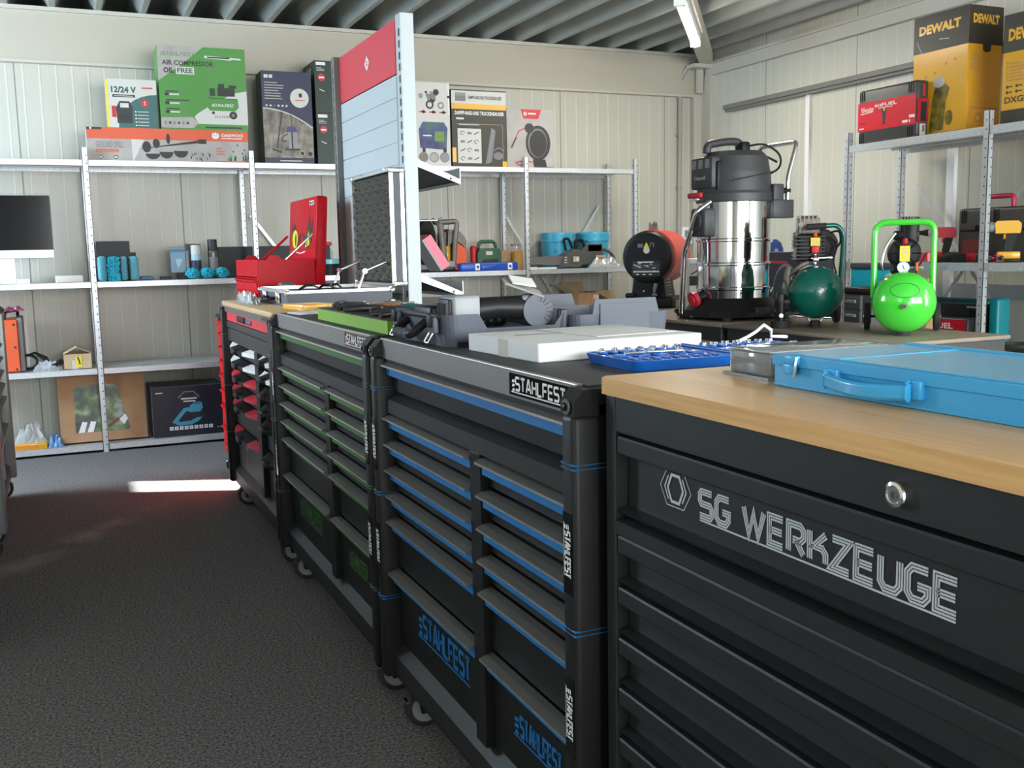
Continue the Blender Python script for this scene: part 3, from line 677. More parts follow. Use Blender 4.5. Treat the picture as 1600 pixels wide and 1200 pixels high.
t = thing('tool_chest', 'open red top chest with yellow-eyed lid standing on the red cabinet', 'tool chest', (0.95, 5.95, 0.9255), -PI/2)
Wd, D, H = 0.66, 0.30, 0.305
b = MB(); b.box(0.0122,0.004,0.001,Wd-0.0122,D-0.001,0.20,RED); b.box(0,0,0,0.012,D,H,RED); b.box(Wd-0.012,0,0,Wd,D,H,RED); b.box(0.0122,D-0.012,0.201,Wd-0.0122,D,H,RED); b.box(0.0122,0,0.215,Wd-0.0122,0.014,H,RED)
for z in (0.0, 0.068, 0.136, 0.204): b.box(0.012, -0.001, z, Wd-0.012, 0.004, z+0.006, RED)
for x0 in (0.0, Wd-0.012): b.prism([(0.05,H-0.002),(0.13,H-0.002),(0.11,H+0.022),(0.07,H+0.022)], x0, x0+0.012, RED, Matrix(((0,0,1,0),(1,0,0,0),(0,1,0,0),(0,0,0,1))))
b.build('body', t, bevel=0.003)
for z1 in (0.200, 0.132, 0.064):
    m = MB(); m.box(0.016, -0.006, z1-0.055, Wd-0.016, 0.003, z1, RED); m.prism([(-0.006,z1-0.016),(-0.018,z1-0.008),(-0.016,z1-0.002),(-0.006,z1)], 0.03, Wd-0.03, RED, frame((0,0,0),(0,1,0),(0,0,1))); m.build('drawer', t)
ld = MB(); M = TR(0, D+0.003, H-0.015) @ RX(math.radians(-4))
ld.box(0, 0.0, -0.15, Wd, 0.06, 0.345, RED, M, r=0.012)
lid = ld.build('lid', t)
e = MB(); F = frame((0, D+0.003, H-0.015), (1,0,0), RX(math.radians(-4)).to_3x3() @ Vector((0,0,1))); F = F @ TR(0.01,0,0.0012) @ Matrix.Diagonal((1.15,1.0,1,1))
for pts in ([(0.05,0.235),(0.085,0.17),(0.12,0.215),(0.19,0.13),(0.28,0.16),(0.22,0.10),(0.15,0.075),(0.08,0.10),(0.06,0.15)],[(0.51,0.235),(0.475,0.17),(0.44,0.255),(0.37,0.13),(0.29,0.16),(0.34,0.08),(0.41,0.065),(0.48,0.10),(0.50,0.15)]): e.poly(pts, INK, F, 0.0005)
e.disc(0.14, 0.125, 0.062, YELL, F, 0.001, 0.052); e.disc(0.155, 0.12, 0.016, INK, F, 0.0015, 0.036)
e.poly([(0.355,0.075),(0.45,0.09),(0.43,0.165)], YELL, F, 0.001); e.poly([(0.385,0.083),(0.41,0.088),(0.405,0.12)], INK, F, 0.0015)
e.line([(0.17,0.052),(0.26,0.045),(0.37,0.055)], 0.006, WHITE, F, 0.001); e.rect(0.43,0.30,0.52,0.323,WHITE,F,0.001); e.rect(0.437,0.305,0.47,0.318,INK,F,0.0015); e.rect(0.474,0.305,0.512,0.318,GREYINK,F,0.0015)
e.build('printed_design', lid, 'black flames and yellow eyes')
for x0 in (0.014, Wd-0.028):
    MB().tube([(x0+0.006, 0.12, H-0.03), (x0+0.006, D+0.0, H+0.13)], 0.007, RED if x0 < 0.1 else CHROME, n=8).build('lid_stay', t)
# ================================================================== racks, display stand, benches
def post_mb(x, y, z0, z1, w=0.036, d=0.032, m=GALVL, fy=-1):
    """slotted angle post with rows of holes"""
    mb = MB(); mb.box(x-w/2, y-d/2, z0, x+w/2, y-d/2+0.003, z1, m); mb.box(x-w/2, y-d/2, z0, x-w/2+0.003, y+d/2, z1, m); mb.box(x+w/2-0.003, y-d/2, z0, x+w/2, y+d/2, z1, m)
    z = z0+0.05
    while z < z1-0.03:
        mb.cyl((x+w*0.18, y-d/2-0.0006, z), (x+w*0.18, y-d/2+0.001, z), 0.0045, INK, n=8); mb.cyl((x-w/2-0.0006, y, z), (x-w/2+0.001, y, z), 0.0045, INK, n=8); mb.cyl((x+w/2+0.0006, y, z), (x+w/2-0.001, y, z), 0.0045, INK, n=8); z += 0.05
    return mb
# --- rack along the back wall
t = thing('shelving_rack', 'long galvanised shelving rack standing along the back wall', 'shelving', (0, 0, 0))
PX = [-0.81, 0.222, 1.255, 2.272, 3.293, 4.25]; YS, YR = 7.0, 7.43
for i, x in enumerate(PX):
    post_mb(x, YS, 0, 1.95).build('post', t); post_mb(x, YR, 0, 1.95).build('post', t)
LV = [0.052, 0.548, 1.105, 1.872]
for i in range(5):
    for z in LV:
        m = MB(); x0, x1 = PX[i]+0.019, PX[i+1]-0.019; lip = 0.038
        m.box(x0, YS-0.012, z-0.004, x1, YR+0.02, z, GALVL); m.box(x0, YS-0.014, z-lip, x1, YS-0.010, z, GALVL); m.box(x0, YS-0.014, z-lip, x1, YS+0.012, z-lip+0.003, GALV)
        m.box(x0, YR+0.016, z-lip, x1, YR+0.02, z, GALV); m.box(x0, YS+0.1, z-0.022, x1, YS+0.13, z-0.004, GALV); m.box(x0, YS+0.28, z-0.022, x1, YS+0.31, z-0.004, GALV)
        m.build('shelf', t)
def brace(xa, za, xb, zb, y=YR+0.025):
    m = MB(); d = Vector((xb-xa, 0, zb-za)); L = d.length; M = frame((xa, y, za), d, (0, 1, 0)); m.box(0, -0.0015, -0.011, L, 0.0015, 0.011, GALVL, M); m.build('brace', t)
c0, c1 = P(391, 336, 'Y', 7.46), P(500, 474, 'Y', 7.46); brace(c0.x, c0.z, c1.x, c1.z)
a0, a1 = P(783, 326, 'Y', 7.46), P(872, 474, 'Y', 7.46); brace(a0.x, a0.z, a1.x, a1.z)
b0, b1 = P(936, 322, 'Y', 7.46), P(846, 478, 'Y', 7.46); brace(b0.x, b0.z, b1.x, b1.z, YR+0.035)
# --- rack along the right wall
t = thing('shelving_rack', 'short galvanised shelving rack against the right wall holding power tools', 'shelving', (0, 0, 0))
XF, XB2 = 4.65, 5.10; RY_ = [5.06, 4.0, 2.94]
for y in RY_:
    post_mb(XF, y, 0, 1.95, d=0.036).build('post', t); post_mb(XB2, y, 0, 1.95).build('post', t)
for i in range(2):
    for z in (0.55, 1.135, 1.868):
        m = MB(); y0, y1 = RY_[i+1]+0.019, RY_[i]-0.019
        m.box(XF-0.012, y0, z-0.004, XB2+0.02, y1, z, GALVL); m.box(XF-0.014, y0, z-0.045, XF-0.010, y1, z, GALVL); m.box(XB2+0.016, y0, z-0.04, XB2+0.02, y1, z, GALV)
        for k in range(3): m.box(XF+0.05+0.14*k, y0, z-0.022, XF+0.08+0.14*k, y1, z-0.004, GALV)
        for k in range(6): m.cyl((XF-0.016, y0+0.03+0.19*k, z-0.03), (XF-0.008, y0+0.03+0.19*k, z-0.03), 0.007, ALU, n=8)
        m.build('shelf', t)
for y0, z0, y1, z1 in ((4.95, 1.62, 4.1, 0.6), (4.1, 1.62, 4.95, 0.6)):
    m = MB(); d = Vector((0, y1-y0, z1-z0)); M = frame((XB2+0.025, y0, z0), d, (1, 0, 0)); m.box(0, -0.0015, -0.011, d.length, 0.0015, 0.011, GALVL, M); m.build('brace', t)

# --- tall display stand behind the trolleys
t = thing('display_stand', 'tall grey slat-panel display stand with a red header panel behind the trolleys', 'display stand', (0, 0, 0))
GX, GY0, GY1, GH = 1.45, 4.43, 5.38, 2.285
def upright(x0, x1, y0, y1, z1, m, slotx):
    mb = MB(); mb.box(x0, y0, 0.0, x1, y1, z1, m, r=0.002, seg=1); z = 0.2
    while z < z1-0.05:
        mb.box(x0-0.0008, y0+0.012, z, x0+0.002, y0+0.030, z+0.032, INK); mb.box(x0+0.004, y0-0.0006, z, x0+0.004, y0, z+0.03, INK); z += 0.05
    mb.box(x0-0.0004, y0+0.004, 0.1, x0+0.001, y0+0.010, z1-0.01, GALVL); return mb
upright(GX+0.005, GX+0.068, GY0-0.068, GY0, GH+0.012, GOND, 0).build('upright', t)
upright(GX-0.03, GX+0.05, GY1, GY1+0.06, GH, GOND_SHADED, 0).build('upright', t, 'upright with shade put into its dark grey')
m = MB(); m.box(GX, GY0+0.002, 2.045, GX+0.02, GY1-0.002, GH-0.005, PINK)
F = frame((GX-0.0006, 0, 0), (0, -1, 0), (0, 0, 1))
cy, cz = 4.87, 2.165; m.poly([(-cy-0.04, cz), (-cy, cz-0.036), (-cy+0.04, cz), (-cy, cz+0.036)], WHITE, F); m.disc(-cy, cz, 0.014, PINK, F, 0.001, n=14); m.rect(-cy-0.005, cz-0.003, -cy+0.01, cz+0.005, WHITE, F, 0.0015)
m.build('header_panel', t, 'red header panel with a small white diamond mark')
z = 2.04; hts = []
while z > 0.25:
    m = MB(); z0 = z-0.098; m.box(GX, GY0+0.002, z0+0.0025, GX+0.018, GY1-0.002, z-0.0015, GOND); m.box(GX+0.004, GY0+0.002, z0-0.002, GX+0.016, GY1-0.002, z0+0.0025, GALV); m.build('slat', t); z = z0
MB().box(GX+0.03, GY0+0.002, 0.2, GX+0.045, GY1-0.002, GH-0.005, GOND).box(GX-0.02, GY0, 0, GX+0.2, GY1, 0.12, GOND).build('back_panel', t)
for zt, kk in ((1.685, 0), (1.165, 1)):
    s = MB(); x0 = GX+0.052; x1 = x0+0.235; dz = -0.105
    def sh(y0, y1, up, dn, mm):
        s.raw([(x0,y0,zt+up*0.2),(x0,y0,zt-dn),(x1,y0,zt+dz-dn*0.5),(x1,y0,zt+dz+up),(x0,y1,zt+up*0.2),(x0,y1,zt-dn),(x1,y1,zt+dz-dn*0.5),(x1,y1,zt+dz+up)],[(0,1,2,3),(7,6,5,4),(0,3,7,4),(1,5,6,2),(2,6,7,3),(0,4,5,1)],mm)
    sh(GY0-0.02, GY0-0.017, 0.004, 0.035, GALVL); sh(GY1-0.003, GY1, 0.004, 0.035, GALVL)
    s.raw([(x0,GY0-0.017,zt-0.012),(x1,GY0-0.017,zt+dz-0.006),(x1,GY1-0.003,zt+dz-0.006),(x0,GY1-0.003,zt-0.012)],[(0,1,2,3),(3,2,1,0)],PLASB)
    s.raw([(x0,GY0-0.017,zt),(x1,GY0-0.017,zt+dz+0.006),(x1,GY1-0.003,zt+dz+0.006),(x0,GY1-0.003,zt)],[(0,1,2,3)],GALVL)
    s.box(x1, GY0-0.02, zt+dz-0.02, x1+0.004, GY1, zt+dz+0.055, GALVL)
    s.cyl((x1-0.045, GY0-0.021, zt-0.098), (x1-0.045, GY0-0.0205, zt-0.098), 0.006, INK, n=12)
    s.build('sloping_shelf', t, 'galvanised sloping shelf with raised front lip')
for dy, dx in ((0.12, 0.22), (0.17, 0.20)):
    MB().tube([(GX+0.05, GY0+dy, 1.385), (GX+0.08, GY0+dy, 1.40), (GX+dx, GY0+dy, 1.402), (GX+dx+0.03, GY0+dy, 1.415)], 0.0035, CHROME, n=6).build('hook', t, 'chrome wire hook')

# --- work benches behind
def bench(label, x0, y0, x1, y1, z, top, body, inset=0.015):
    t = thing('workbench', label, 'workbench', ((x0+x1)/2, (y0+y1)/2, 0)); cx, cy = (x0+x1)/2, (y0+y1)/2
    MB().box(x0-cx, y0-cy, z-0.018, x1-cx, y1-cy, z, top, r=0.004).build('worktop', t)
    m = MB(); m.box(x0-cx+inset, y0-cy+inset, 0.06, x1-cx-inset, y1-cy-inset, z-0.018, body); m.build('body', t, bevel=0.003)
    mm = MB()
    for k in range(3): zz = z-0.10-0.2*k; mm.box(x0-cx+inset-0.006, y0-cy+0.04, zz-0.17, x0-cx+inset, y1-cy-0.04, zz, body)
    mm.build('front_panel', t)
    for sx in (x0-cx+0.06, x1-cx-0.06):
        for sy in (y0-cy+0.06, y1-cy-0.06): MB().cyl((sx, sy, 0), (sx, sy, 0.06), 0.025, RUBBER, n=12).build('foot', t)
    return t
BODYB = mat('bench_body', (0.03, 0.033, 0.037), 0.45)
bench('dark workbench with brown board top under the two green compressors', 3.135, 3.05, 3.73, 4.293, 0.85, BRWN, BODYB)
bench('dark workbench with brown board top under the steel vacuum cleaner and the red heater', 3.135, 4.315, 3.88, 6.25, 0.85, BRWN, BODYB)
bench('low dark bench with pale grey top right of the display stand', 1.66, 4.45, 2.22, 5.75, 0.985, GREYL, BODYB)
bench('low dark bench behind the compressors carrying boxes and a drawer organiser', 3.98, 3.6, 4.5, 5.6, 0.72, GREYL, BODYB)
# ================================================================== on the trolley tops
ZT = 1.0305
# --- aluminium case with egg foam lid (on the red/white trolley)
t = thing('tool_case', 'open aluminium-edged tool case with black egg-crate foam lid against the display stand', 'tool case', (0.90, 4.34, ZT))
L, Dp, H = 0.62, 0.47, 0.068     # along +Y, along +X, height
def alu_shell(mb, z0, z1):
    w = 0.008
    for (x0, y0, x1, y1) in ((0,0,Dp,w),(0,L-w,Dp,L),(0,w,w,L-w),(Dp-w,w,Dp,L-w)): mb.box(x0, y0, z0, x1, y1, z1, GREYP)
    for z in (z1-0.012,):
        mb.box(-0.002, -0.002, z, Dp+0.002, 0.010, z+0.012, ALU); mb.box(-0.002, L-0.010, z, Dp+0.002, L+0.002, z+0.016, ALU); mb.box(-0.002, 0.010, z, 0.010, L-0.010, z+0.016, ALU); mb.box(Dp-0.010, 0.010, z, Dp+0.002, L-0.010, z+0.016, ALU)
b = MB(); alu_shell(b, 0.0, H); b.box(0.008, 0.008, 0.0, Dp-0.008, L-0.008, 0.045, FOAM)
b.build('shell', t)
for (x, y) in ((0,0),(Dp,0),(0,L),(Dp,L)):
    m = MB(); m.box(x-0.012, y-0.012, -0.0, x+0.012, y+0.012, 0.02, CHROME, r=0.006); m.box(x-0.012, y-0.012, H-0.02, x+0.012, y+0.012, H+0.001, CHROME, r=0.006); m.build('corner_cap', t, 'chrome corner cap')
for y in (0.16, 0.46):
    m = MB(); m.box(-0.012, y-0.022, 0.012, -0.002, y+0.022, H-0.012, CHROME, r=0.003); m.box(-0.02, y-0.014, 0.02, -0.012, y+0.014, H-0.004, CHROME, r=0.003); m.build('latch', t, 'chrome latch')
m = MB(); m.tube([(-0.006,0.24,0.03),(-0.04,0.25,0.026),(-0.045,0.31,0.024),(-0.04,0.37,0.026),(-0.006,0.38,0.03)], 0.008, PLASB, n=8, fillet=0.02); m.build('carrying_handle', t)
lid = MB(); LH = 0.515; LT = 0.062; x0 = Dp+0.012-0.006; zb = H+0.008   # lid stands upright in the plane x = x0 .. x0+LT
w = 0.008
lid.box(x0+LT-w, 0, zb, x0+LT, L, zb+LH, GREYP)
for (y0,y1,za,zc) in ((0,L,zb,zb+w),(0,L,zb+LH-w,zb+LH),(0,w,zb,zb+LH),(L-w,L,zb,zb+LH)): lid.box(x0, y0, za, x0+LT, y1, zc, GREYP)
for xx in (x0-0.002, x0+LT-0.014):
    lid.box(xx, -0.002, zb-0.002, xx+0.016, L+0.002, zb+0.010, ALU); lid.box(xx, -0.002, zb+LH-0.010, xx+0.016, L+0.002, zb+LH+0.002, ALU); lid.box(xx, -0.002, zb, xx+0.016, 0.010, zb+LH, ALU); lid.box(xx, L-0.010, zb, xx+0.016, L+0.002, zb+LH, ALU)
for y in (0, L): lid.box(x0-0.004, y-0.012, zb+LH-0.018, x0+LT+0.004, y+0.012, zb+LH+0.006, CHROME, r=0.005); lid.box(x0-0.004, y-0.012, zb-0.004, x0+LT+0.004, y+0.012, zb+0.02, CHROME, r=0.005)
for y in (0.15, 0.47): lid.box(x0+0.01, y-0.02, zb+LH, x0+0.03, y+0.02, zb+LH+0.008, CHROME)
lo = lid.build('lid', t)
fm = MB(); nu, nv = 100, 80; vs = []
for j in range(nv+1):
    for i in range(nu+1):
        u, v = i/nu, j/nv; y = 0.009+(L-0.018)*u; z = zb+0.010+(LH-0.02)*v
        hgt = 0.5+0.5*math.sin(2*PI*9*v)*math.sin(2*PI*5*u)
        ed = min(1, min(u, 1-u, v, 1-v)*40)
        vs.append((x0+0.030-0.042*hgt*ed, y, z))
fm.raw(vs, [(j*(nu+1)+i, (j+1)*(nu+1)+i, (j+1)*(nu+1)+i+1, j*(nu+1)+i+1) for j in range(nv) for i in range(nu)], FOAM, True)
fm.build('foam_lining', lo, 'dark egg-crate foam')
for y in (0.085, 0.53):
    m = MB(); m.tube([(Dp-0.13, y, H-0.01), (Dp-0.10, y, H+0.075), (x0+0.0, y, H+0.115)], 0.0065, ALU, n=8); m.cyl((Dp-0.10, y-0.012, H+0.075), (Dp-0.10, y+0.012, H+0.075), 0.011, CHROME, n=12); m.build('lid_stay', t, 'bright folding lid stay')
for k, (x, y) in enumerate(((0.20, 0.50), (0.27, 0.44), (0.34, 0.5))):
    g = thing('cable_clamp', ['dark clamp with curved jaw lying at the far end of the foam case', 'dark clamp lying in the middle of the foam case near its far end', 'dark clamp beside the lid stay inside the foam case'][k], 'clamp', (0.90+x, 4.34+y, ZT+0.045), 0.5*k, None)
    MB().tube([(-0.04,0,0.008),(0,0.012,0.03),(0.04,0,0.03)], 0.007, PLASB, n=8).build('jaw', g); MB().tube([(0.03,0,0.03),(0.06,-0.01,0.014)], 0.005, HANDG, n=8).build('lever', g)
# blue-capped tin beyond the case
t = thing('tin', 'small grey tin with blue band standing in front of the red chest', 'tin', (1.055, 5.10, ZT))
MB().cyl((0,0,0),(0,0,0.03),0.036,GREYL,n=24).cyl((0,0,0.03),(0,0,0.055),0.038,BLUE,n=24).build('can', t)
MB().box(-0.036,-0.03,0.055,0.036,0.03,0.088,HANDG,r=0.012).box(0.02,-0.02,0.06,0.045,0.0,0.075,CHROME,r=0.003).build('cap', t)
# crumpled clear wrapping beside the case
def crumple(name, label, x0, y0, x1, y1, z, amp, m, n=14, seed=3, group=None, cat='wrapping', parent=None):
    rnd = random.Random(seed); vs = []
    for j in range(n+1):
        for i in range(n+1):
            e = min(i, j, n-i, n-j)/ (n/2); vs.append((x0+(x1-x0)*i/n+rnd.uniform(-.4,.4)*(x1-x0)/n, y0+(y1-y0)*j/n+rnd.uniform(-.4,.4)*(y1-y0)/n, z+0.001+amp*(0.25+0.75*rnd.random())*min(1, e*2.2)))
    mb = MB(); mb.raw(vs, [(j*(n+1)+i, j*(n+1)+i+1, (j+1)*(n+1)+i+1, (j+1)*(n+1)+i) for j in range(n) for i in range(n)], m, False)
    ob = mb.build(name)
    if parent is not None: ob.parent = parent; ob.location = -parent.location; ob['label'] = label; return ob
    return tag(ob, label, cat, group)
SILV = mat('crinkled_film', (0.7, 0.7, 0.7), 0.12, 0.6)
crumple('plastic_wrap', 'crumpled silvery film left of the foam case on the pale worktop', 0.80, 4.66, 0.85, 5.12, ZT, 0.06, SILV, seed=5)
# yellow and white packets on the green trolley
t = thing('packet', 'yellow cardboard packet at the left end of the green trolley top', 'packet', (0.92, 4.10, ZT+0.0), 0.25)
m = MB(); m.box(-0.05, -0.08, 0, 0.10, 0.10, 0.022, YEL, r=0.003); m.build('box', t)
t = thing('parts_tray', 'flat tray of silver parts under clear film on the green trolley', 'tray', (1.13, 3.72, ZT))
m = MB(); m.box(-0.20, -0.20, 0, 0.20, 0.20, 0.006, GREYL, r=0.002)
rnd = random.Random(4)
for k in range(14): a_ = rnd.uniform(0, PI); cx, cy = rnd.uniform(-.14,.14), rnd.uniform(-.14,.14); m.box(-0.05,-0.007,0.006,0.05,0.007,0.014,ALU, TR(cx,cy,0) @ RZ(a_), r=0.003)
m.build('tray', t)
crumple('film', 'clear plastic film', 0.86, 3.52, 1.34, 3.93, ZT+0.006, 0.022, FILMP, n=16, seed=11, parent=t)
t = thing('card', 'pale blue folded card lying behind the green foam tray', 'card', (1.24, 3.33, ZT)); MB().box(-0.10,-0.14,0,0.10,0.14,0.004,mat('pale_card',(0.45,0.58,0.66),0.5)).build('sheet', t)
t = thing('price_list', 'white printed leaflets stacked at the front of the green trolley top', 'leaflet', (0.865, 3.80, ZT), 0.1); m = MB()
for k in range(4): m.box(-0.06+0.004*k, -0.075, 0.001*k, 0.06+0.004*k, 0.075, 0.001*k+0.0008, WHITE, RZ(0.06*k))
m.build('sheets', t)
# --- lime foam tray with tools
t = thing('foam_tray', 'lime green foam tray holding pliers on the green trolley', 'foam tray', (0.815, 2.635, ZT))
L, Dp = 0.80, 0.30
MB().box(0,0,0,Dp,L,0.036,LIMEG).build('foam_base', t); MB().box(0,0,0.036,Dp,L,0.040,FOAM).build('foam_face', t, 'black foam face')
def pliers(label, x, y, rz, m1, sc=1.0):
    g = thing('pliers', label, 'pliers', (x, y, ZT+0.0405), rz)
    for s in (-1, 1):
        hnd = MB(); pts = [(0.0, s*0.004, 0.011), (-0.03, s*0.016, 0.013), (-0.08, s*0.024, 0.014), (-0.125, s*0.020, 0.011)]
        hnd.tube([Vector(p)*sc for p in pts], [0.007*sc, 0.009*sc, 0.010*sc, 0.008*sc], m1, n=8); hnd.build('grip', g)
    h = MB(); h.cyl((0,0,0.004),(0,0,0.02),0.013*sc,STEEL,n=14); h.prism([(-0.005,-0.013),(0.02,-0.012),(0.065*sc,-0.003),(0.065*sc,0.003),(0.02,0.012),(-0.005,0.013)],0.006,0.017,CASTR); h.build('jaws', g)
P_BLK = mat('grip_black', (0.02,0.02,0.022), 0.35)
pliers('black-gripped pliers at the near corner of the lime foam tray', 0.91, 2.73, 0.4, P_BLK)
pliers('black-gripped pliers second from the near end of the lime foam tray', 0.97, 2.84, 0.1, P_BLK, 1.1)
pliers('black-gripped pliers in the middle of the lime foam tray', 0.93, 2.98, -0.2, P_BLK, 1.1)
pliers('orange and black gripped pliers in the lime foam tray', 1.0, 3.08, 0.3, mat('grip_orange', (0.30,0.11,0.02), 0.4))
pliers('green-gripped pliers at the back edge of the lime foam tray', 1.05, 2.92, -0.4, mat('grip_teal', (0.0,0.14,0.12), 0.4))
pliers('bent-nose pliers with black grips further along the lime foam tray', 0.92, 3.17, 0.6, P_BLK)
pliers('small black pliers at the far end of the lime foam tray', 0.95, 3.31, 0.2, P_BLK, 0.9)
for k in range(4):
    g = thing('screwdriver', ['short black screwdriver at the front edge of the lime foam tray', 'screwdriver with brown grip lying across the lime foam tray', 'screwdriver with black grip near the far end of the lime foam tray', 'screwdriver lying along the back edge of the lime foam tray'][k], 'screwdriver', ((0.87, 1.02, 0.88, 1.08)[k], (2.86, 3.20, 3.34, 2.76)[k], ZT+0.0405), (1.2, 0.5, 1.0, 1.7)[k])
    MB().cyl((-0.06,0,0.013),(0.02,0,0.013),0.012,(P_BLK,CASTR,P_BLK,P_BLK)[k],n=10).build('grip', g); MB().cyl((0.02,0,0.013),(0.09,0,0.013),0.004,CHROME,n=8).build('shaft', g)

# --- grey power tool case on the blue trolley
t = thing('power_tool_case', 'open dark grey power tool case with carrying handle on the blue trolley', 'tool case', (0.81, 2.17, ZT))
L, Dp, H = 0.40, 0.33, 0.075
def tub(mb, x0, y0, x1, y1, z0, z1, m, w=0.006, r=0.03, notch=None):
    """hollow rounded tub"""
    def rr(x0,y0,x1,y1,r,n=5):
        o = []
        for (cx,cy,a) in ((x1-r,y0+r,-PI/2),(x1-r,y1-r,0),(x0+r,y1-r,PI/2),(x0+r,y0+r,PI)):
            for k in range(n+1): o.append((cx+r*math.cos(a+PI/2*k/n), cy+r*math.sin(a+PI/2*k/n)))
        return o
    a = rr(x0+0.006,y0+0.006,x1-0.006,y1-0.006,r); b_ = rr(x0,y0,x1,y1,r); c = rr(x0+w,y0+w,x1-w,y1-w,r-w*0.5); d = rr(x0+w+0.006,y0+w+0.006,x1-w-0.006,y1-w-0.006,r-w*0.5); n = len(a)
    if notch:
        n0, n1 = notch[0], notch[1]
        for lst, yy in ((a,y0+0.006),(b_,y0),(c,y0+w),(d,y0+w+0.006)): lst += [(n0-0.016,yy),(n0+0.004,yy),(n1-0.004,yy),(n1+0.022,yy)]
        n = len(a)
    def zt(p): return z1-(notch[2] if notch and notch[0] < p[0] < notch[1] and p[1] < (y0+y1)/2 else 0)
    vs = [(p[0],p[1],z0) for p in a]+[(p[0],p[1],zt(p)) for p in b_]+[(p[0],p[1],zt(q)) for p, q in zip(c, b_)]+[(p[0],p[1],z0+w) for p in d]
    fs = []
    for k in range(3): fs += [(k*n+i,k*n+(i+1)%n,(k+1)*n+(i+1)%n,(k+1)*n+i) for i in range(n)]
    mb.raw(vs, fs, m, False); mb.raw([(p[0],p[1],z0) for p in a],[list(range(n-1,-1,-1))],m); mb.raw([(p[0],p[1],z0+w) for p in d],[list(range(n))],m)
    return mb
b = MB(); tub(b, 0, 0, Dp, L, 0, H, GREYP, r=0.03, notch=(0.10, 0.285, 0.034))
b.box(0.02, 0.02, 0.012, Dp-0.02, L-0.02, 0.028, GREYP); b.box(-0.005, 0.03, H-0.012, 0.004, L-0.03, H, PLASB, r=0.003)
b.box(0.03, -0.003, 0.0, Dp-0.03, 0.003, 0.012, PLASB)
b.build('tub', t)
for y in (0.06, 0.33):
    m = MB(); m.box(-0.016, y-0.020, 0.030, -0.001, y+0.020, H-0.004, GREYP, r=0.004); m.box(-0.022, y-0.014, 0.045, -0.016, y+0.014, H+0.002, PLASB, r=0.003); m.tube([(-0.014,y-0.013,0.032),(-0.026,y-0.013,0.010),(-0.026,y+0.013,0.010),(-0.014,y+0.013,0.032)],0.0028,ALU,n=6); m.build('latch', t)
m = MB(); m.tube([(0.0,0.13,0.055),(-0.035,0.135,0.028),(-0.038,0.15,0.024),(-0.038,0.25,0.024),(-0.035,0.265,0.028),(0.0,0.27,0.055)],0.011,PLASB,n=10)
for k in range(7): m.tube([(-0.038,0.155+0.014*k,0.024),(-0.038,0.161+0.014*k,0.024)],0.0135,GREYP,n=10)
m.build('carrying_handle', t, 'ribbed black carrying handle')
# grinder inside
t = thing('cordless_grinder', 'cordless angle grinder with grey battery lying in the dark grey case', 'power tool', (0.81, 2.155, ZT+0.040))
m = MB(); m.tube([(0.10,0.09,0.040),(0.16,0.085,0.045),(0.225,0.08,0.042)],[0.030,0.026,0.030],PLASB,n=18); m.build('body', t, 'round black grip')
m = MB(); m.box(0.03,0.04,0.008,0.10,0.13,0.078,GREYL,r=0.008); m.box(0.022,0.05,0.012,0.032,0.12,0.07,PLASB,r=0.003)
for k in range(6): m.box(0.016,0.052+0.011*k,0.02,0.026,0.058+0.011*k,0.06,PLASB)
m.build('battery', t, 'light grey battery pack')
m = MB(); m.cyl((0.255,0.05,0.035),(0.255,0.115,0.035),0.040,GREYP,n=24); m.box(0.215,0.055,0.03,0.26,0.11,0.072,GREYL,r=0.012)
for k in range(7): a_ = 0.3+0.35*k; m.box(-0.001,0,0.022,0.001,0.003,0.037,INK,frame((0.255,0.0485,0.035),(math.cos(a_),0,-math.sin(a_)),(0,1,0)))
m.build('gear_head', t)
t = thing('charger', 'black charger wedged at the far side of the dark grey case', 'charger', (0.90, 2.44, ZT+0.0285))
m = MB(); m.box(-0.05,-0.06,0,0.16,0.08,0.058,PLASB,r=0.01)
for k in range(9): m.box(-0.045+0.022*k,-0.061,0.012,-0.035+0.022*k,-0.059,0.05,GREYP)
m.build('housing', t)
t = thing('manual', 'folded white and grey manual resting on the grinder', 'booklet', (1.04, 2.24, ZT+0.127), -0.25)
m = MB(); m.box(-0.05,-0.03,0,0.05,0.05,0.004,mat('grey_paper',(0.30,0.29,0.27),0.7), RY(0.35) @ RX(0.15)); m.build('cover', t)
m = MB(); m.box(-0.03,-0.01,0.012,0.03,0.05,0.015,WHITE,RX(0.3)@RY(0.18)); m.build('page', t)
t = thing('case_lid', 'dark grey case lid lying next to the open power tool case', 'case shell', (1.135, 2.16, ZT))  # lid of the open case, set down beside it
b = MB(); tub(b, 0, 0, 0.285, 0.40, 0, 0.062, GREYP, r=0.03)
b.prism([(0.055,0.062),(0.062,0.098),(0.235,0.098),(0.245,0.062)][::-1],-0.009,-0.001,GREYP,frame((0,-0.002,0),(1,0,0),(0,0,1)))
b.box(0.075,-0.004,0.022,0.215,0.003,0.086,GREYP); b.box(0.08,0.02,0.01,0.25,0.38,0.03,PLASB)
b.build('shell', t)
t = thing('case_lid', 'second grey case lid behind the grinder case, nearer the green trolley', 'case shell', (1.12, 2.595, ZT))  # another loose case lid
b = MB(); tub(b, 0, 0, 0.26, 0.34, 0, 0.05, GREYP, r=0.03); b.prism([(0.09,0.05),(0.10,0.094),(0.24,0.094),(0.255,0.05)][::-1],-0.006,0.002,GREYP,frame((0,0,0),(1,0,0),(0,0,1))); b.build('shell', t)
t = thing('torque_tool', 'dark tool with clear bag lying behind the grinder case', 'power tool', (1.19, 3.02, ZT), 0.2)
MB().tube([(-0.02,0.05,0.03),(0.05,0.02,0.04),(0.13,0.0,0.03)],[0.022,0.028,0.02],CASTR,n=12).build('body', t); MB().box(0.10,-0.04,0.0,0.2,0.06,0.05,GREYP,r=0.012).build('head', t)

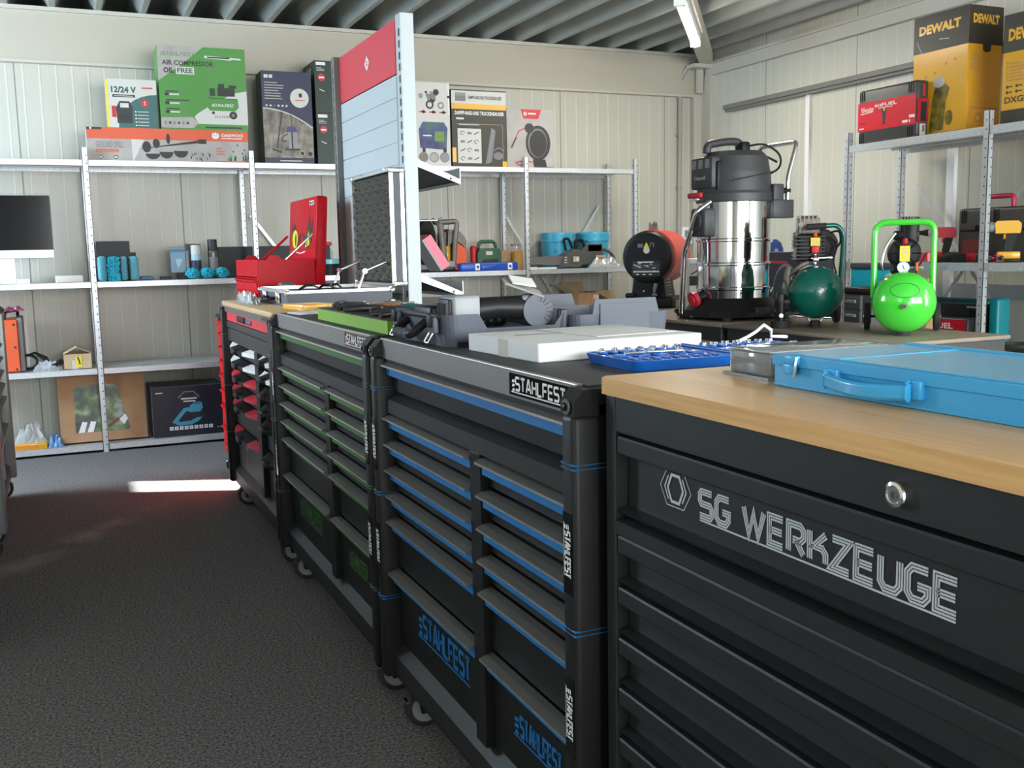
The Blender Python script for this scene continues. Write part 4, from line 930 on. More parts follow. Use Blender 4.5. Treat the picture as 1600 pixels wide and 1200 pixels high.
# --- flat white carton
t = thing('carton', 'flat white cardboard carton lying on the black top of the blue trolley', 'carton', (0.852, 1.768, ZT), math.radians(3))
m = MB(); m.box(0,0,0,0.40,0.325,0.038,CARDW,r=0.002,seg=1); F = frame((0,0,0.0382),(1,0,0),(0,1,0))
m.poly([(0.05,0.20),(0.20,0.19),(0.21,0.20),(0.06,0.212)], GREYL, F, 0.0003)
m.build('box', t); m = MB(); m.box(0.175,0.05,0.0385,0.385,0.305,0.0395,CARDW, RZ(0.04)); m.build('flap', t)
m = MB(); m.box(-0.0008,0.13,0.0,-0.0002,0.175,0.037,mat('tape',(0.62,0.57,0.50),0.3)); m.build('tape', t, 'beige tape strip')

# --- open blue socket case: two halves
TRAYB = mat('tray_blue', (0.01, 0.13, 0.52), 0.3, coat=0.2)
t = thing('socket_case', 'open blue plastic socket case on the blue trolley beside the oak worktop', 'socket case', (0.985, 1.567, ZT), math.radians(-2))
def half(mb, x0, x1, y0, y1):
    tub(mb, x0, y0, x1, y1, 0, 0.0195, TRAYB, w=0.005, r=0.02); mb.box(x0+0.01, y0+0.01, 0.004, x1-0.01, y1-0.01, 0.017, TRAYB)
    n = 9
    for k in range(n): xx = x0+0.025+(x1-x0-0.05)*k/(n-1); mb.box(xx-0.006, y1-0.05, 0.017, xx+0.006, y1-0.02, 0.022, TRAYB, r=0.003); mb.box(xx-0.004, y0+0.02, 0.017, xx+0.004, y0+0.06, 0.021, TRAYB, RZ(0), r=0.002)
    for k in range(5): xx = x0+0.03+(x1-x0-0.06)*k/4; mb.box(xx-0.015, (y0+y1)/2-0.02, 0.017, xx+0.012, (y0+y1)/2+0.01, 0.0215, TRAYB, RZ(0), r=0.003)
m = MB(); half(m, -0.055, 0.165, -0.035, 0.172); m.build('tray', t); m = MB(); half(m, 0.172, 0.40, -0.035, 0.172); m.build('lid', t)
MB().cyl((0.1685,-0.01,0.022),(0.1685,0.165,0.022),0.004,TRAYB,n=10).build('hinge', t)
Mx = t.matrix_world.copy(); Mx = TR(0.985,1.567,ZT) @ RZ(math.radians(-2))
def socket(k, x, y, r, ln, lab, group):
    p_ = Mx @ Vector((x, y+0.0, 0.0175)); m = MB()
    m.lathe([(0,0),(r*0.8,0),(r,0.002),(r,ln*0.6),(r*0.9,ln*0.65),(r*0.9,ln),(r*0.55,ln),(r*0.55,ln*0.6),(0,ln*0.6)], CHROME, 16, RZ(0.3*k))
    ob = m.build('socket', loc=p_); return tag(ob, lab, 'socket', group)
for k in range(7): socket(k, -0.03+0.028*k, 0.138, 0.0085, 0.010, 'small chrome socket in the back row of the blue case, tray half', 'sockets in the tray half of the blue case')
for k in range(7): socket(k, 0.20+0.027*k, 0.138, 0.0085, 0.010, 'small chrome socket in the back row of the blue case, lid half', 'sockets in the lid half of the blue case')
for k in range(4):
    p_ = Mx @ Vector(((0.0, 0.06, 0.27, 0.33)[k], 0.05, 0.0222)); m = MB().cyl((-0.03,0,0.003),(0.03,0,0.003),0.0032,CHROME,n=8).cyl((0.02,0,0.003),(0.034,0,0.003),0.005,CHROME,n=10)
    ob = m.build('bit_extension', loc=p_, rz=(0.1,-0.2,0.3,0.0)[k]); tag(ob, ['thin chrome extension bar at the near left of the blue case', 'thin chrome extension bar in the tray half by the hinge', 'thin chrome extension bar in the lid half by the hinge', 'thin chrome extension bar at the right end of the blue case'][k], 'extension bar')
p_ = Mx @ Vector((0.31, 0.10, 0.03)); m = MB().tube([(-0.05,0,0),(-0.02,0.012,0.006),(0.0,0.01,0.016),(0.012,0.0,0.03),(0.035,0.006,0.018),(0.04,0.012,0.004),(0.055,0.0,0.004),(0.075,0.006,0.002)],0.0035,WHITE,n=8)
tag(m.build('white_cord', loc=p_), 'looped white cord lying on the blue socket case', 'cord')

# --- clear organiser box
t = thing('organiser_box', 'clear plastic organiser box with dark inserts behind the sky blue metal case', 'organiser box', (0.962, 1.200, 1.0505), math.radians(-2))
m = MB(); m.box(0,0,0.004,0.22,0.105,0.040,GLASSY,r=0.004); m.box(-0.008,-0.006,0,0.228,0.111,0.004,GLASSY); m.build('box', t)
m = MB(); m.box(0.006,0.006,0.006,0.214,0.099,0.036,mat('inner_grey',(0.19,0.18,0.165),0.5,noise=0.3,nscale=60)); m.build('insert', t, 'grey parts tray inside')
m = MB(); m.box(-0.003,-0.003,0.0402,0.223,0.108,0.043,GLASSY,r=0.001); m.build('lid', t)

# --- sky blue metal case in front
t = thing('metal_case', 'sky blue metal tool case with handle lying on the oak worktop', 'tool case', (0.938, 1.160, 1.0505), -PI/2)
L, Dp, H = 0.80, 0.27, 0.046
m = MB(); m.box(0,0,0,L,Dp,0.030,SKYB); m.box(0,-0.001,0.0,L,0.001,0.004,SKYB); m.build('lower_shell', t, bevel=0.002)
m = MB(); m.box(-0.002,-0.003,0.0305,L,Dp+0.002,H-0.001,SKYB); m.box(0.010,0.010,H-0.001,L,Dp-0.010,H+0.001,SKYL); m.box(0.115,0.012,H+0.0008,0.121,Dp-0.012,H+0.0018,SKYB); m.box(0.46,0.012,H+0.0008,0.468,Dp-0.012,H+0.0018,SKYL); m.box(0.02,Dp-0.04,H+0.0008,L,Dp-0.03,H+0.004,SKYL)
m.build('lid', t, bevel=0.002)
hx0, hx1 = 0.118, 0.272
for xx in (hx0, hx1-0.012):
    m = MB(); m.box(xx-0.004,-0.009,0.012,xx+0.018,0.001,0.036,SKYB,r=0.002); m.tube([(xx+0.001,-0.008,0.034),(xx+0.001,-0.016,0.031)],0.002,SKYB,n=6); m.build('handle_bracket', t)
m = MB(); pts = []; 
n = 12; vs = []
for i in range(n+1):
    u = i/n; x = hx0+0.006+(hx1-hx0-0.012)*u; bow = 0.018+0.010*math.sin(PI*u); dr = 0.004*math.sin(PI*u)
    for (dy, dz) in ((0,0.030),( -0.004,0.031),(-0.007,0.028),(-0.007,0.015),(-0.004,0.011),(0,0.012)): vs.append((x, -bow+dy+0.006, dz-dr))
fs = [(i*6+j, i*6+(j+1)%6, (i+1)*6+(j+1)%6, (i+1)*6+j) for i in range(n) for j in range(6)]
m.raw(vs, fs+[tuple(range(6)), tuple(n*6+5-j for j in range(6))], SKYB, False); m.build('carrying_handle', t, bevel=0.0015)
for lx in (0.042, 0.62):
    m = MB(); m.box(lx-0.014,-0.008,0.034,lx+0.016,-0.002,0.047,SKYB,r=0.002); m.box(lx-0.012,-0.011,0.020,lx+0.012,-0.003,0.035,SKYB,r=0.002); m.tube([(lx+0.015,-0.008,0.045),(lx+0.017,-0.012,0.030),(lx+0.013,-0.010,0.018)],0.0022,CHROME,n=6); m.build('latch', t)
# ================================================================== goods on the back rack
def carton(label, x0, x1, z0, z1, y, d, base, sides=None, cat='box', group=None, name='carton', rz=0.0, art=None, pname='printed_design', lean=0.0):
    """carton whose front face looks towards the camera side (-y); art(mb, F, w, h) prints on it"""
    t = thing(name, label, cat, (x0, y, z0), rz, group); w, h = x1-x0, z1-z0
    m = MB(); M = RX(lean) if lean else None
    m.box(0,0,0,w,d,h,base,M); b = m.build('box', t, bevel=0.0012)
    if art:
        a = MB(); F = frame((0,-0.0006,0),(1,0,0),(0,0,1))
        if lean: F = M @ F
        art(a, F, w, h, d, M or Matrix.Identity(4)); a.build(pname, t)
    return t
def pxb(x0, x1, yt, y, ym=None):
    """left, right X and top Z of a box front on plane Y=y from its pixel extents"""
    a = P(x0, ym or yt, 'Y', y); b_ = P(x1, ym or yt, 'Y', y); c = P((x0+x1)/2, yt, 'Y', y); return a.x, b_.x, c.z
TOP, MID, LOW, BOT = 1.8725, 1.1055, 0.5485, 0.0525
SPEC = [random.Random(21).random() for _ in range(60)]
def barcode(a, F, x, y, w, h, m=INK):
    a.rect(x, y, x+w, y+h, WHITE, F, 0.0004); k = 0
    xx = x+w*0.08
    while xx < x+w*0.9: a.rect(xx, y+h*0.15, xx+w*0.035, y+h*0.9, m, F, 0.0007); xx += w*0.09
def rows(a, F, x, y, w, h, n, m, off=0.0008, seed=1):
    r = random.Random(seed)
    for i in range(n):
        yy = y+h*(n-1-i)/max(1,n); a.rect(x, yy, x+w*r.uniform(0.55,1.0), yy+h/n*0.35, m, F, off)

Y0 = 7.03
# ground drill carton
xa, xb, zt = pxb(134, 386, 196, Y0); zg = TOP+0.21
def art(a, F, w, h, d, M):
    a.rect(0,0,w,h,GREYB,F,0.0002); a.rect(0,h*0.66,w,h,ORNGP,F,0.0005); a.poly([(w*0.27,h),(w*0.34,h*0.62),(w*0.27,0),(w*0.265,0),(w*0.265,h)],BXWHITE,F,0.0004)
    a.rect(0.0,h*0.93,w*0.09,h,INK,F,0.0007); a.disc(w*0.025,h*0.965,h*0.03,WHITE,F,0.0009,n=10)
    a.text('GROUND DRILL',w*0.05,h*0.40,h*0.19,GREYINK,F,width=w*0.165); a.rect(w*0.05,h*0.26,w*0.185,h*0.35,ORNGP,F); a.rect(w*0.055,h*0.285,w*0.18,h*0.30,GREYB,F,0.0012)
    for k in range(2): a.disc(w*(0.075+0.09*k),h*0.12,h*0.075,TEALG if k else GREYINK,F,ry=h*0.06); a.rect(w*(0.065+0.09*k),h*0.09,w*(0.085+0.09*k),h*0.14,BXWHITE,F,0.001)
    # auger picture
    a.poly([(w*0.30,h*0.37),(w*0.70,h*0.60),(w*0.73,h*0.67),(w*0.69,h*0.68),(w*0.33,h*0.40)],INK,F,0.0008); a.rect(w*0.68,h*0.57,w*0.73,h*0.71,INK,F,0.0009)
    for cx, cy, rx, ry, s in ((0.355,0.44,0.027,0.17,1),(0.39,0.24,0.045,0.17,0),(0.415,0.55,0.022,0.14,1),(0.475,0.30,0.043,0.20,0),(0.49,0.70,0.012,0.16,1),(0.565,0.34,0.045,0.21,0)): a.disc(w*cx,h*cy,w*rx,INK,F,0.0009,ry=h*ry,n=16,a0=PI if not s else 0,a1=2*PI)
    a.disc(w*0.79,h*0.83,w*0.024,WHITE,F,0.0008,ry=h*0.10,n=16,a0=PI,a1=2*PI); 
    for k in (-1,0,1): a.disc(w*(0.79+0.014*k),h*(0.86-0.02*abs(k)),w*0.009,WHITE,F,0.0009,ry=h*0.08,n=12)
    a.text('DAEWOO',w*0.83,h*0.80,h*0.10,WHITE,F,width=w*0.14,bold=0.02); a.rect(w*0.83,h*0.74,w*0.96,h*0.765,WHITE,F)
    r = random.Random(5)
    for k in range(16): x, y = w*(0.62+0.13*r.random()), h*(0.03+0.2*r.random()); a.line([(x,y),(x+0.012*r.uniform(-1,1),y+0.018)],0.004,INK,F)
    for k in range(14): x = w*(0.87+0.12*r.random()); a.line([(x,h*0.06),(x+0.012*r.uniform(-1,1),h*(0.12+0.14*r.random()))],0.006,BGREEN,F)
    a.rect(w*0.78,h*0.0,w*0.995,h*0.05,ORNGP,F,0.001); rows(a,F,w*0.79,h*0.25,w*0.06,h*0.25,3,ORNGP)
    for p in ((0.9,0.35),(0.93,0.55),(0.96,0.3),(0.975,0.4)): a.disc(w*p[0],h*p[1],h*0.025,INK,F,n=8)
carton('long orange and grey ground drill carton lying on the top shelf', xa, xb, TOP, zg, Y0, 0.25, GREYB, art=art)
# 12/24 V carton
xa, xb, zt = pxb(165, 243, 124, Y0+0.03)
def art(a, F, w, h, d, M):
    a.rect(0,0,w,h,BXWHITE,F,0.0002); a.rect(0,0,w*0.03,h,YELL,F,0.0006)
    pts = [(w,0),(w,h*0.70)]+[(w*(1-0.80*math.sin(t*PI/2/8)) , h*(0.02+0.68*math.cos(t*PI/2/8))) for t in range(9)]+[(w*0.2,0)]
    a.poly(pts,TEALG,F,0.0005); a.text('12/24 V',w*0.09,h*0.72,h*0.13,DGREEN,F,width=w*0.50,bold=0.04); a.rect(w*0.11,h*0.63,w*0.56,h*0.685,INK,F); a.rect(w*0.14,h*0.65,w*0.52,h*0.662,BXWHITE,F,0.001); a.rect(w*0.70,h*0.82,w*0.92,h*0.845,PRED,F)
    a.rect(w*0.08,h*0.22,w*0.17,h*0.45,PRED,F,0.0007); a.poly([(w*0.18,h*0.1),(w*0.48,h*0.1),(w*0.50,h*0.42),(w*0.44,h*0.55),(w*0.24,h*0.55),(w*0.17,h*0.42)],DKGRN,F,0.0008); a.rect(w*0.25,h*0.42,w*0.42,h*0.51,BXWHITE,F,0.001); a.rect(w*0.22,h*0.15,w*0.46,h*0.28,INK,F,0.001)
    a.poly([(w*0.75,h*0.62),(w*0.85,h*0.52),(w*0.75,h*0.42),(w*0.65,h*0.52)],PRED,F,0.0008); a.text('S',w*0.75,h*0.48,h*0.08,WHITE,F,0.0012,align='C')
    for k in range(5): a.rect(w*0.54,h*(0.33-0.07*k),w*0.57,h*(0.355-0.07*k),WHITE,F,0.001); a.rect(w*0.59,h*(0.335-0.07*k),w*(0.80+0.1*SPEC[k]),h*(0.35-0.07*k),BXWHITE,F,0.001)
carton('small white and green 12/24 V carton standing on the long orange carton', xa, xb, zg+0.001, zt, Y0+0.03, 0.16, mat('box_edge_yellow',(0.62,0.5,0.12),0.5), art=art)
# air compressor carton
xa, xb, zt = pxb(248, 384, 74, Y0+0.02, 130)
def art(a, F, w, h, d, M):
    a.rect(0,0,w,h,BGREEN,F,0.0002); a.poly([(0,h),(0,h*0.58),(w*0.30,h*0.81),(w*0.52,h)],GREYB,F,0.0004)
    a.poly([(w*0.38,h*0.16),(w*0.42,h*0.2),(w*0.55,h*0.29),(w*0.85,h*0.46),(w,h*0.49),(w,h*0.075),(w*0.42,h*0.075)],BXWHITE,F,0.0004); a.poly([(0,h*0.02),(w*0.36,h*0.02),(w*0.42,h*0.08),(w*0.36,h*0.155),(0,h*0.14)],GREYB,F,0.0005)
    brand(a,w*0.03,h*0.885,h*0.035,w*0.38,BGREEN,F,0.0008); a.poly([(w*0.53,h*0.90),(w*0.95,h*0.885),(w*0.95,h*0.865),(w*0.84,h*0.865),(w*0.84,h*0.855),(w*0.53,h*0.87)],BXWHITE,F,0.0007); a.rect(w*0.56,h*0.873,w*0.82,h*0.89,DKGRN,F,0.001)
    a.text('AIR COMPRESSOR',w*0.05,h*0.77,h*0.058,INK,F,0.001,width=w*0.58,bold=0.02); a.text('OIL',w*0.06,h*0.675,h*0.065,INK,F,0.001,width=w*0.115,bold=0.03); a.rect(w*0.20,h*0.665,w*0.405,h*0.752,BXWHITE,F,0.0008); a.text('FREE',w*0.215,h*0.68,h*0.06,DKGRN,F,0.001,width=w*0.175,bold=0.02)
    for k in range(3): a.rect(w*0.07,h*(0.45-0.105*k),w*(0.21+0.12*(k==1)),h*(0.465-0.105*k),DKGRN,F); a.rect(w*0.06,h*(0.405-0.105*k),w*0.105,h*(0.44-0.105*k),INK,F); a.rect(w*0.11,h*(0.412-0.105*k),w*0.22,h*(0.43-0.105*k),BXWHITE,F)
    a.poly([(w*0.53,h*0.29),(w*0.56,h*0.24),(w*0.86,h*0.24),(w*0.90,h*0.29),(w*0.89,h*0.39),(w*0.55,h*0.40)],BGREEN,F,0.0007); a.line([(w*0.55,h*0.395),(w*0.89,h*0.385)],h*0.008,DKGRN,F,0.001); brand(a,w*0.58,h*0.295,h*0.028,w*0.26,WHITE,F,0.001)
    a.rect(w*0.66,h*0.42,w*0.86,h*0.52,INK,F,0.0009); a.rect(w*0.67,h*0.52,w*0.74,h*0.57,DKGRN,F,0.001); a.rect(w*0.79,h*0.52,w*0.88,h*0.555,DKGRN,F,0.001); a.rect(w*0.57,h*0.42,w*0.63,h*0.51,DKGRN,F,0.0009)
    a.disc(w*0.83,h*0.19,h*0.048,INK,F,0.001); a.disc(w*0.83,h*0.19,h*0.02,GREYINK,F,0.0013); a.disc(w*0.60,h*0.215,h*0.018,INK,F,0.001); a.text('24 LITER',w*0.61,h*0.155,h*0.025,INK,F,width=w*0.18); a.rect(w*0.50,h*0.025,w*0.93,h*0.045,DKGRN,F); 
    for k in range(6): a.disc(w*(0.05+0.05*k),h*0.08,h*0.016,DKGRN,F,0.0008,n=10) if k % 2 else a.rect(w*(0.04+0.05*k),h*0.06,w*(0.06+0.05*k),h*0.1,GREYINK,F,0.0008)
carton('tall green and white air compressor carton on the long orange carton', xa, xb, zg+0.001, zt, Y0+0.02, 0.30, mat('box_side_green',(0.10,0.30,0.07),0.5), art=art, rz=math.radians(-1))
# navy vacuum carton
xa, xb, zt = pxb(411, 488, 112, Y0+0.02, 180)
PHOTO1 = photo_mat('photo_workshop', [(0.05,0.045,0.03),(0.16,0.13,0.09),(0.28,0.25,0.2)], 14)
def art(a, F, w, h, d, M):
    a.rect(0,0,w,h,NAVY,F,0.0002); arc = [(w*u, h*(0.60-0.20*u*u)) for u in [i/10 for i in range(11)]]
    a.poly([(0,h*0.07),(w,h*0.07)]+[(p[0],p[1]) for p in arc[::-1]],PHOTO1,F,0.0004); a.line(arc,h*0.012,BXWHITE,F,0.0007)
    a.rect(w*0.05,h*0.925,w*0.13,h*0.96,BXWHITE,F); a.rect(w*0.15,h*0.925,w*0.22,h*0.96,BXWHITE,F)
    rows(a,F,w*0.05,h*0.70,w*0.42,h*0.2,7,GREYB); a.disc(w*0.75,h*0.72,w*0.19,BXWHITE,F,0.0006); a.disc(w*0.77,h*0.75,w*0.035,INK,F,0.001,ry=h*0.025); a.rect(w*0.66,h*0.69,w*0.86,h*0.70,PRED,F,0.001)
    for k in range(6): a.disc(w*(0.08+0.08*k),h*0.63,w*0.022,BXWHITE if k != 2 else TEALG,F,0.0008,n=8)
    a.line([(w*0.38,h*0.57),(w*0.25,h*0.17)],w*0.025,INK,F,0.001); a.poly([(w*0.15,h*0.15),(w*0.34,h*0.12),(w*0.33,h*0.14),(w*0.16,h*0.17)],INK,F,0.001); a.line([(w*0.56,h*0.54),(w*0.57,h*0.4)],w*0.015,INK,F,0.001)
    a.rect(w*0.49,h*0.17,w*0.67,h*0.35,GREYL,F,0.0009); a.rect(w*0.55,h*0.17,w*0.58,h*0.35,INK,F,0.0012); a.poly([(w*0.44,h*0.35),(w*0.67,h*0.35),(w*0.64,h*0.41),(w*0.48,h*0.41)],mat('print_violet',(0.03,0.02,0.16),0.4),F,0.001); a.rect(w*0.42,h*0.15,w*0.72,h*0.17,INK,F,0.001)
    a.line([(w*0.48,h*0.33),(w*0.36,h*0.29),(w*0.36,h*0.25),(w*0.46,h*0.25)],w*0.02,INK,F,0.0011)
    a.disc(w*0.76,h*0.12,w*0.055,CARDL,F,0.0008); a.disc(w*0.76,h*0.12,w*0.04,INK,F,0.001); a.disc(w*0.92,h*0.115,w*0.045,INK,F,0.0008); a.rect(w*0.3,h*0.03,w*0.75,h*0.042,BXWHITE,F)
carton('dark navy vacuum cleaner carton on the top shelf beside the display stand', xa, xb, TOP, zt, Y0+0.02, 0.20, mat('box_side_navy',(0.10,0.10,0.11),0.5), art=art)
# two dark green cartons stacked
for k, (yt, lab) in enumerate(((96, 'upper'), (172, 'lower'))):
    xa, xb, zt = pxb(494, 560, yt, Y0+0.02, 180); z0 = TOP if k else None
    if k == 0: zU, xU0, xU1 = zt, xa, xb
    else: zL = TOP+(zU-TOP)/2
def art(a, F, w, h, d, M):
    a.rect(0,0,w,h,DKGRN,F,0.0002); a.rect(w*0.04,h*0.91,w*0.26,h*0.97,WHITE,F); rows(a,F,w*0.05,h*0.80,w*0.2,h*0.08,3,BXWHITE); a.disc(w*0.16,h*0.68,w*0.085,PRED,F,0.0008); a.rect(w*0.10,h*0.66,w*0.22,h*0.69,WHITE,F,0.0012); a.line([(w*0.10,h*0.45),(w*0.22,h*0.41)],w*0.02,BXWHITE,F); a.rect(w*0.5,h*0.3,w*0.9,h*0.7,TEALG,F,0.0006); a.rect(w*0.55,h*0.85,w*0.9,h*0.92,BXWHITE,F)
    G = M @ frame((-0.0006,d,0),(0,-1,0),(0,0,1)); a.rect(d*0.3,h*0.4,d*0.75,h*0.9,GREYL,G); a.disc(d*0.8,h*0.1,d*0.08,PRED,G)
carton('dark green carton on the top shelf, upper one of the stacked pair', xU0, xU1, zL+0.002, zU, Y0+0.02, 0.33, DKGRN, art=art, group=None)
carton('dark green carton on the top shelf, lower one of the stacked pair', xU0, xU1, TOP, zL, Y0+0.02, 0.33, DKGRN, art=art)
# white carton with pictures, right of the stand
xa, xb, zt = pxb(620, 703, 128, Y0, 190)
def art(a, F, w, h, d, M):
    a.rect(0,0,w,h,BXWHITE,F,0.0002); a.rect(w*0.97,h*0.62,w,h,WHITE,F,0.0006)
    r = random.Random(9)
    for k in range(26): x, y = w*(0.66+0.10*r.gauss(0,1)*0.9), h*(0.84+0.05*r.gauss(0,1)); a.disc(x,y,w*r.uniform(0.02,0.06),(CASTR,GREYINK,GREYL,INK)[k%4],F,0.0006+0.00003*k,n=10)
    a.disc(w*0.62,h*0.735,w*0.075,INK,F,0.0015); a.disc(w*0.62,h*0.735,w*0.045,BXWHITE,F,0.0017); a.disc(w*0.83,h*0.73,w*0.06,GREYINK,F,0.0015); a.disc(w*0.83,h*0.73,w*0.035,BXWHITE,F,0.0017)
    for k, c in enumerate((PRED,PRED,mat('print_olive',(0.15,0.13,0.03),0.5))): a.rect(w*(0.42+0.19*k),h*0.64,w*(0.55+0.19*k),h*0.655,c,F); a.disc(w*(0.50+0.19*k),h*0.65,w*0.03,c,F)
    PB = photo_mat('photo_blue', [(0.015,0.02,0.09),(0.04,0.06,0.2),(0.05,0.14,0.10)], 9)
    a.poly([(w*0.42,h*0.22),(w*0.92,h*0.20),(w*0.95,h*0.46),(w*0.88,h*0.53),(w*0.48,h*0.53),(w*0.40,h*0.44)],PB,F,0.0007); a.rect(w*0.70,h*0.30,w*0.88,h*0.42,mat('print_lime',(0.16,0.30,0.05),0.5),F,0.001); a.rect(w*0.48,h*0.36,w*0.64,h*0.375,WHITE,F,0.001)
    for x in (0.46,0.86): a.rect(w*x,h*0.17,w*(x+0.06),h*0.22,INK,F,0.0009)
    for k in range(3): a.disc(w*(0.48+0.20*k),h*0.11,w*0.09,GREYINK,F,0.0007); a.disc(w*(0.48+0.20*k),h*0.11,w*0.075,(CASTR,GREYB,GREYL)[k],F,0.001)
carton('white carton with engine and compressor pictures beside the display stand', xa, xb, TOP, zt, Y0, 0.3, BXWHITE, art=art)
# black and yellow steam vacuum carton
xa, xb, zt = pxb(706, 791, 141, Y0, 200)
def art(a, F, w, h, d, M):
    a.rect(0,0,w,h,BRN,F,0.0002); a.rect(0,h*0.76,w,h*0.985,BXWHITE,F,0.0004); a.rect(0,h*0.75,w,h*0.82,YEL,F,0.0006); a.rect(w*0.07,h*0.85,w*0.26,h*0.955,GREYINK,F,0.0007); a.rect(w*0.07,h*0.92,w*0.26,h*0.96,GREYL,F,0.0009)
    a.text('DAMPF-NASS-UND TROCKENSAUGER',w*0.30,h*0.88,h*0.045,INK,F,0.0008,width=w*0.62,bold=0.03); a.text('DAMPF-NASS-UND TROCKENSAUGER',w*0.06,h*0.675,h*0.05,WHITE,F,0.0008,width=w*0.90,bold=0.03); a.rect(w*0.08,h*0.615,w*0.22,h*0.64,BXWHITE,F)
    a.line([(w*0.07,h*0.56),(w*0.93,h*0.56),(w*0.93,h*0.08)],h*0.004,CARDL,F); a.rect(w*0.13,h*0.545,w*0.50,h*0.555,BXWHITE,F,0.001); a.rect(w*0.10,h*0.05,w*0.53,h*0.50,BXWHITE,F,0.0006)
    for i in range(3):
        for j in range(4):
            x, y = w*(0.19+0.125*i), h*(0.44-0.11*j)
            if (i+j) % 3 == 0: a.line([(x+w*0.04*math.cos(t_),y+h*0.025*math.sin(t_)) for t_ in (0,1,2,3,4,5)],h*0.008,INK,F,0.001)
            elif (i+j) % 3 == 1: a.rect(x-w*0.04,y-h*0.015,x+w*0.04,y+h*0.015,GREYINK,F,0.001)
            else: a.line([(x-w*0.045,y-h*0.015),(x+w*0.045,y+h*0.018)],h*0.012,INK,F,0.001)
    a.poly([(w*0.60,h*0.04),(w*0.72,h*0.07),(w*0.80,h*0.48),(w*0.72,h*0.52)],GREYINK,F,0.0008); a.line([(w*0.65,h*0.05),(w*0.75,h*0.50)],w*0.015,GREYL,F,0.001); a.disc(w*0.84,h*0.15,w*0.09,GREYINK,F,0.0009,ry=h*0.05); a.line([(w*0.76,h*0.22),(w*0.85,h*0.26),(w*0.95,h*0.22)],w*0.012,GREYL,F,0.001)
    a.rect(0.0,h*0.06,w*0.07,h*0.25,YEL,F,0.0007); a.rect(w*0.92,0.0,w,h*0.08,YEL,F,0.0007)
carton('black and yellow steam vacuum carton with white accessory panel on the top shelf', xa, xb, TOP, zt, Y0, 0.25, BRN, art=art)
# hose reel carton
xa, xb, zt = pxb(792, 864, 171, Y0, 215)
def art(a, F, w, h, d, M):
    a.rect(0,0,w,h,GREYB,F,0.0002); a.poly([(w*0.30,h),(w*0.75,h),(w*0.68,h*0.84),(w*0.36,h*0.84)],PRED,F,0.0005); a.disc(w*0.40,h*0.925,w*0.035,WHITE,F,0.0008,n=14); a.disc(w*0.405,h*0.93,w*0.016,PRED,F,0.001,n=10); a.rect(w*0.46,h*0.915,w*0.63,h*0.94,WHITE,F,0.0008)
    a.disc(w*0.67,h*0.43,w*0.27,INK,F,0.0007,ry=h*0.30); a.disc(w*0.66,h*0.43,w*0.21,GREYINK,F,0.0009,ry=h*0.25); a.disc(w*0.67,h*0.42,w*0.19,INK,F,0.0010,ry=h*0.23); a.disc(w*0.48,h*0.68,w*0.10,INK,F,0.0011,ry=h*0.085); a.poly([(w*0.55,h*0.15),(w*0.57,h*0.02),(w*0.86,h*0.02),(w*0.82,h*0.15)],INK,F,0.0008)
    a.line([(w*0.38,h*0.68),(w*0.25,h*0.62),(w*0.15,h*0.45),(w*0.10,h*0.36)],w*0.02,PRED,F,0.001); a.line([(w*0.20,h*0.52),(w*0.09,h*0.34)],w*0.03,INK,F,0.0012)
    a.line([(w*0.55,h*0.10),(w*0.35,h*0.12),(w*0.18,h*0.09),(w*0.22,h*0.05),(w*0.45,h*0.05)],w*0.02,PRED,F,0.001); a.rect(w*0.58,h*0.0,w,h*0.02,CASTR,F,0.0012)
carton('grey carton with hose reel picture and red badge, right end of the top shelf', xa, xb, TOP, zt, Y0, 0.22, GREYB, art=art)

# ---------------- middle shelf, left
t = thing('computer_monitor', 'white-framed desktop computer with black screen on the middle shelf at the left edge', 'computer', (0, 7.13, MID))
a0, a1 = P(82, 306, 'Y', 7.13), P(82, 390, 'Y', 7.13); c1 = P(85, 403, 'Y', 7.13); w_ = 0.645
x1 = c1.x; x0 = x1-w_
m = MB(); m.box(x0, 0.0, c1.z-MID, x1, 0.022, a0.z-MID+0.004, GREYL, r=0.008); m.box(x0, -0.001, c1.z-MID+0.002, x1, 0.001, a1.z-MID, WHITE, r=0.0008, seg=1); m.build('casing', t)
m = MB(); m.box(x0+0.004, -0.003, a1.z-MID, x1-0.004, -0.0005, a0.z-MID, PLASB2); m.build('screen', t, 'black glossy screen')
m = MB(); m.disc((x0+x1)/2, (c1.z+a1.z)/2-MID, 0.013, INK, frame((0,-0.0012,0),(1,0,0),(0,0,1))); m.build('emblem', t)
xc = (x0+x1)/2; m = MB(); m.box(xc-0.10,-0.03,0,xc+0.10,0.15,0.006,ALU,r=0.002); m.prism([(0.03,0.006),(0.04,0.006),(0.06,0.30),(0.05,0.30)][::-1],xc-0.09,xc+0.09,ALU,Matrix(((0,0,1,0),(1,0,0,0),(0,1,0,0),(0,0,0,1)))); m.box(xc+0.095,-0.04,0.0,xc+0.17,0.10,0.03,WHITE); m.build('stand', t)
xa, xb, zt = pxb(86, 137, 418, 7.06, 424)
t = thing('paper_stack', 'cream paper-wrapped bundle on the middle shelf right of the monitor', 'paper', (xa, 7.04, MID)); MB().box(0,0,0,xb-xa-0.03,0.22,0.045,mat('cream_paper',(0.62,0.57,0.49),0.7),r=0.006).build('bundle', t)
xa, xb, zt = pxb(152, 203, 377, 7.25, 400)
carton('black square carton standing behind the blue sponges', xa, xb, MID, zt, 7.22, 0.12, PLASB)
xa, xb, zt = pxb(206, 215, 394, 7.2, 400)
carton('narrow dark carton peeping out beside the blue sponges', xa-0.03, xb, MID, zt, 7.345, 0.06, PLASB)
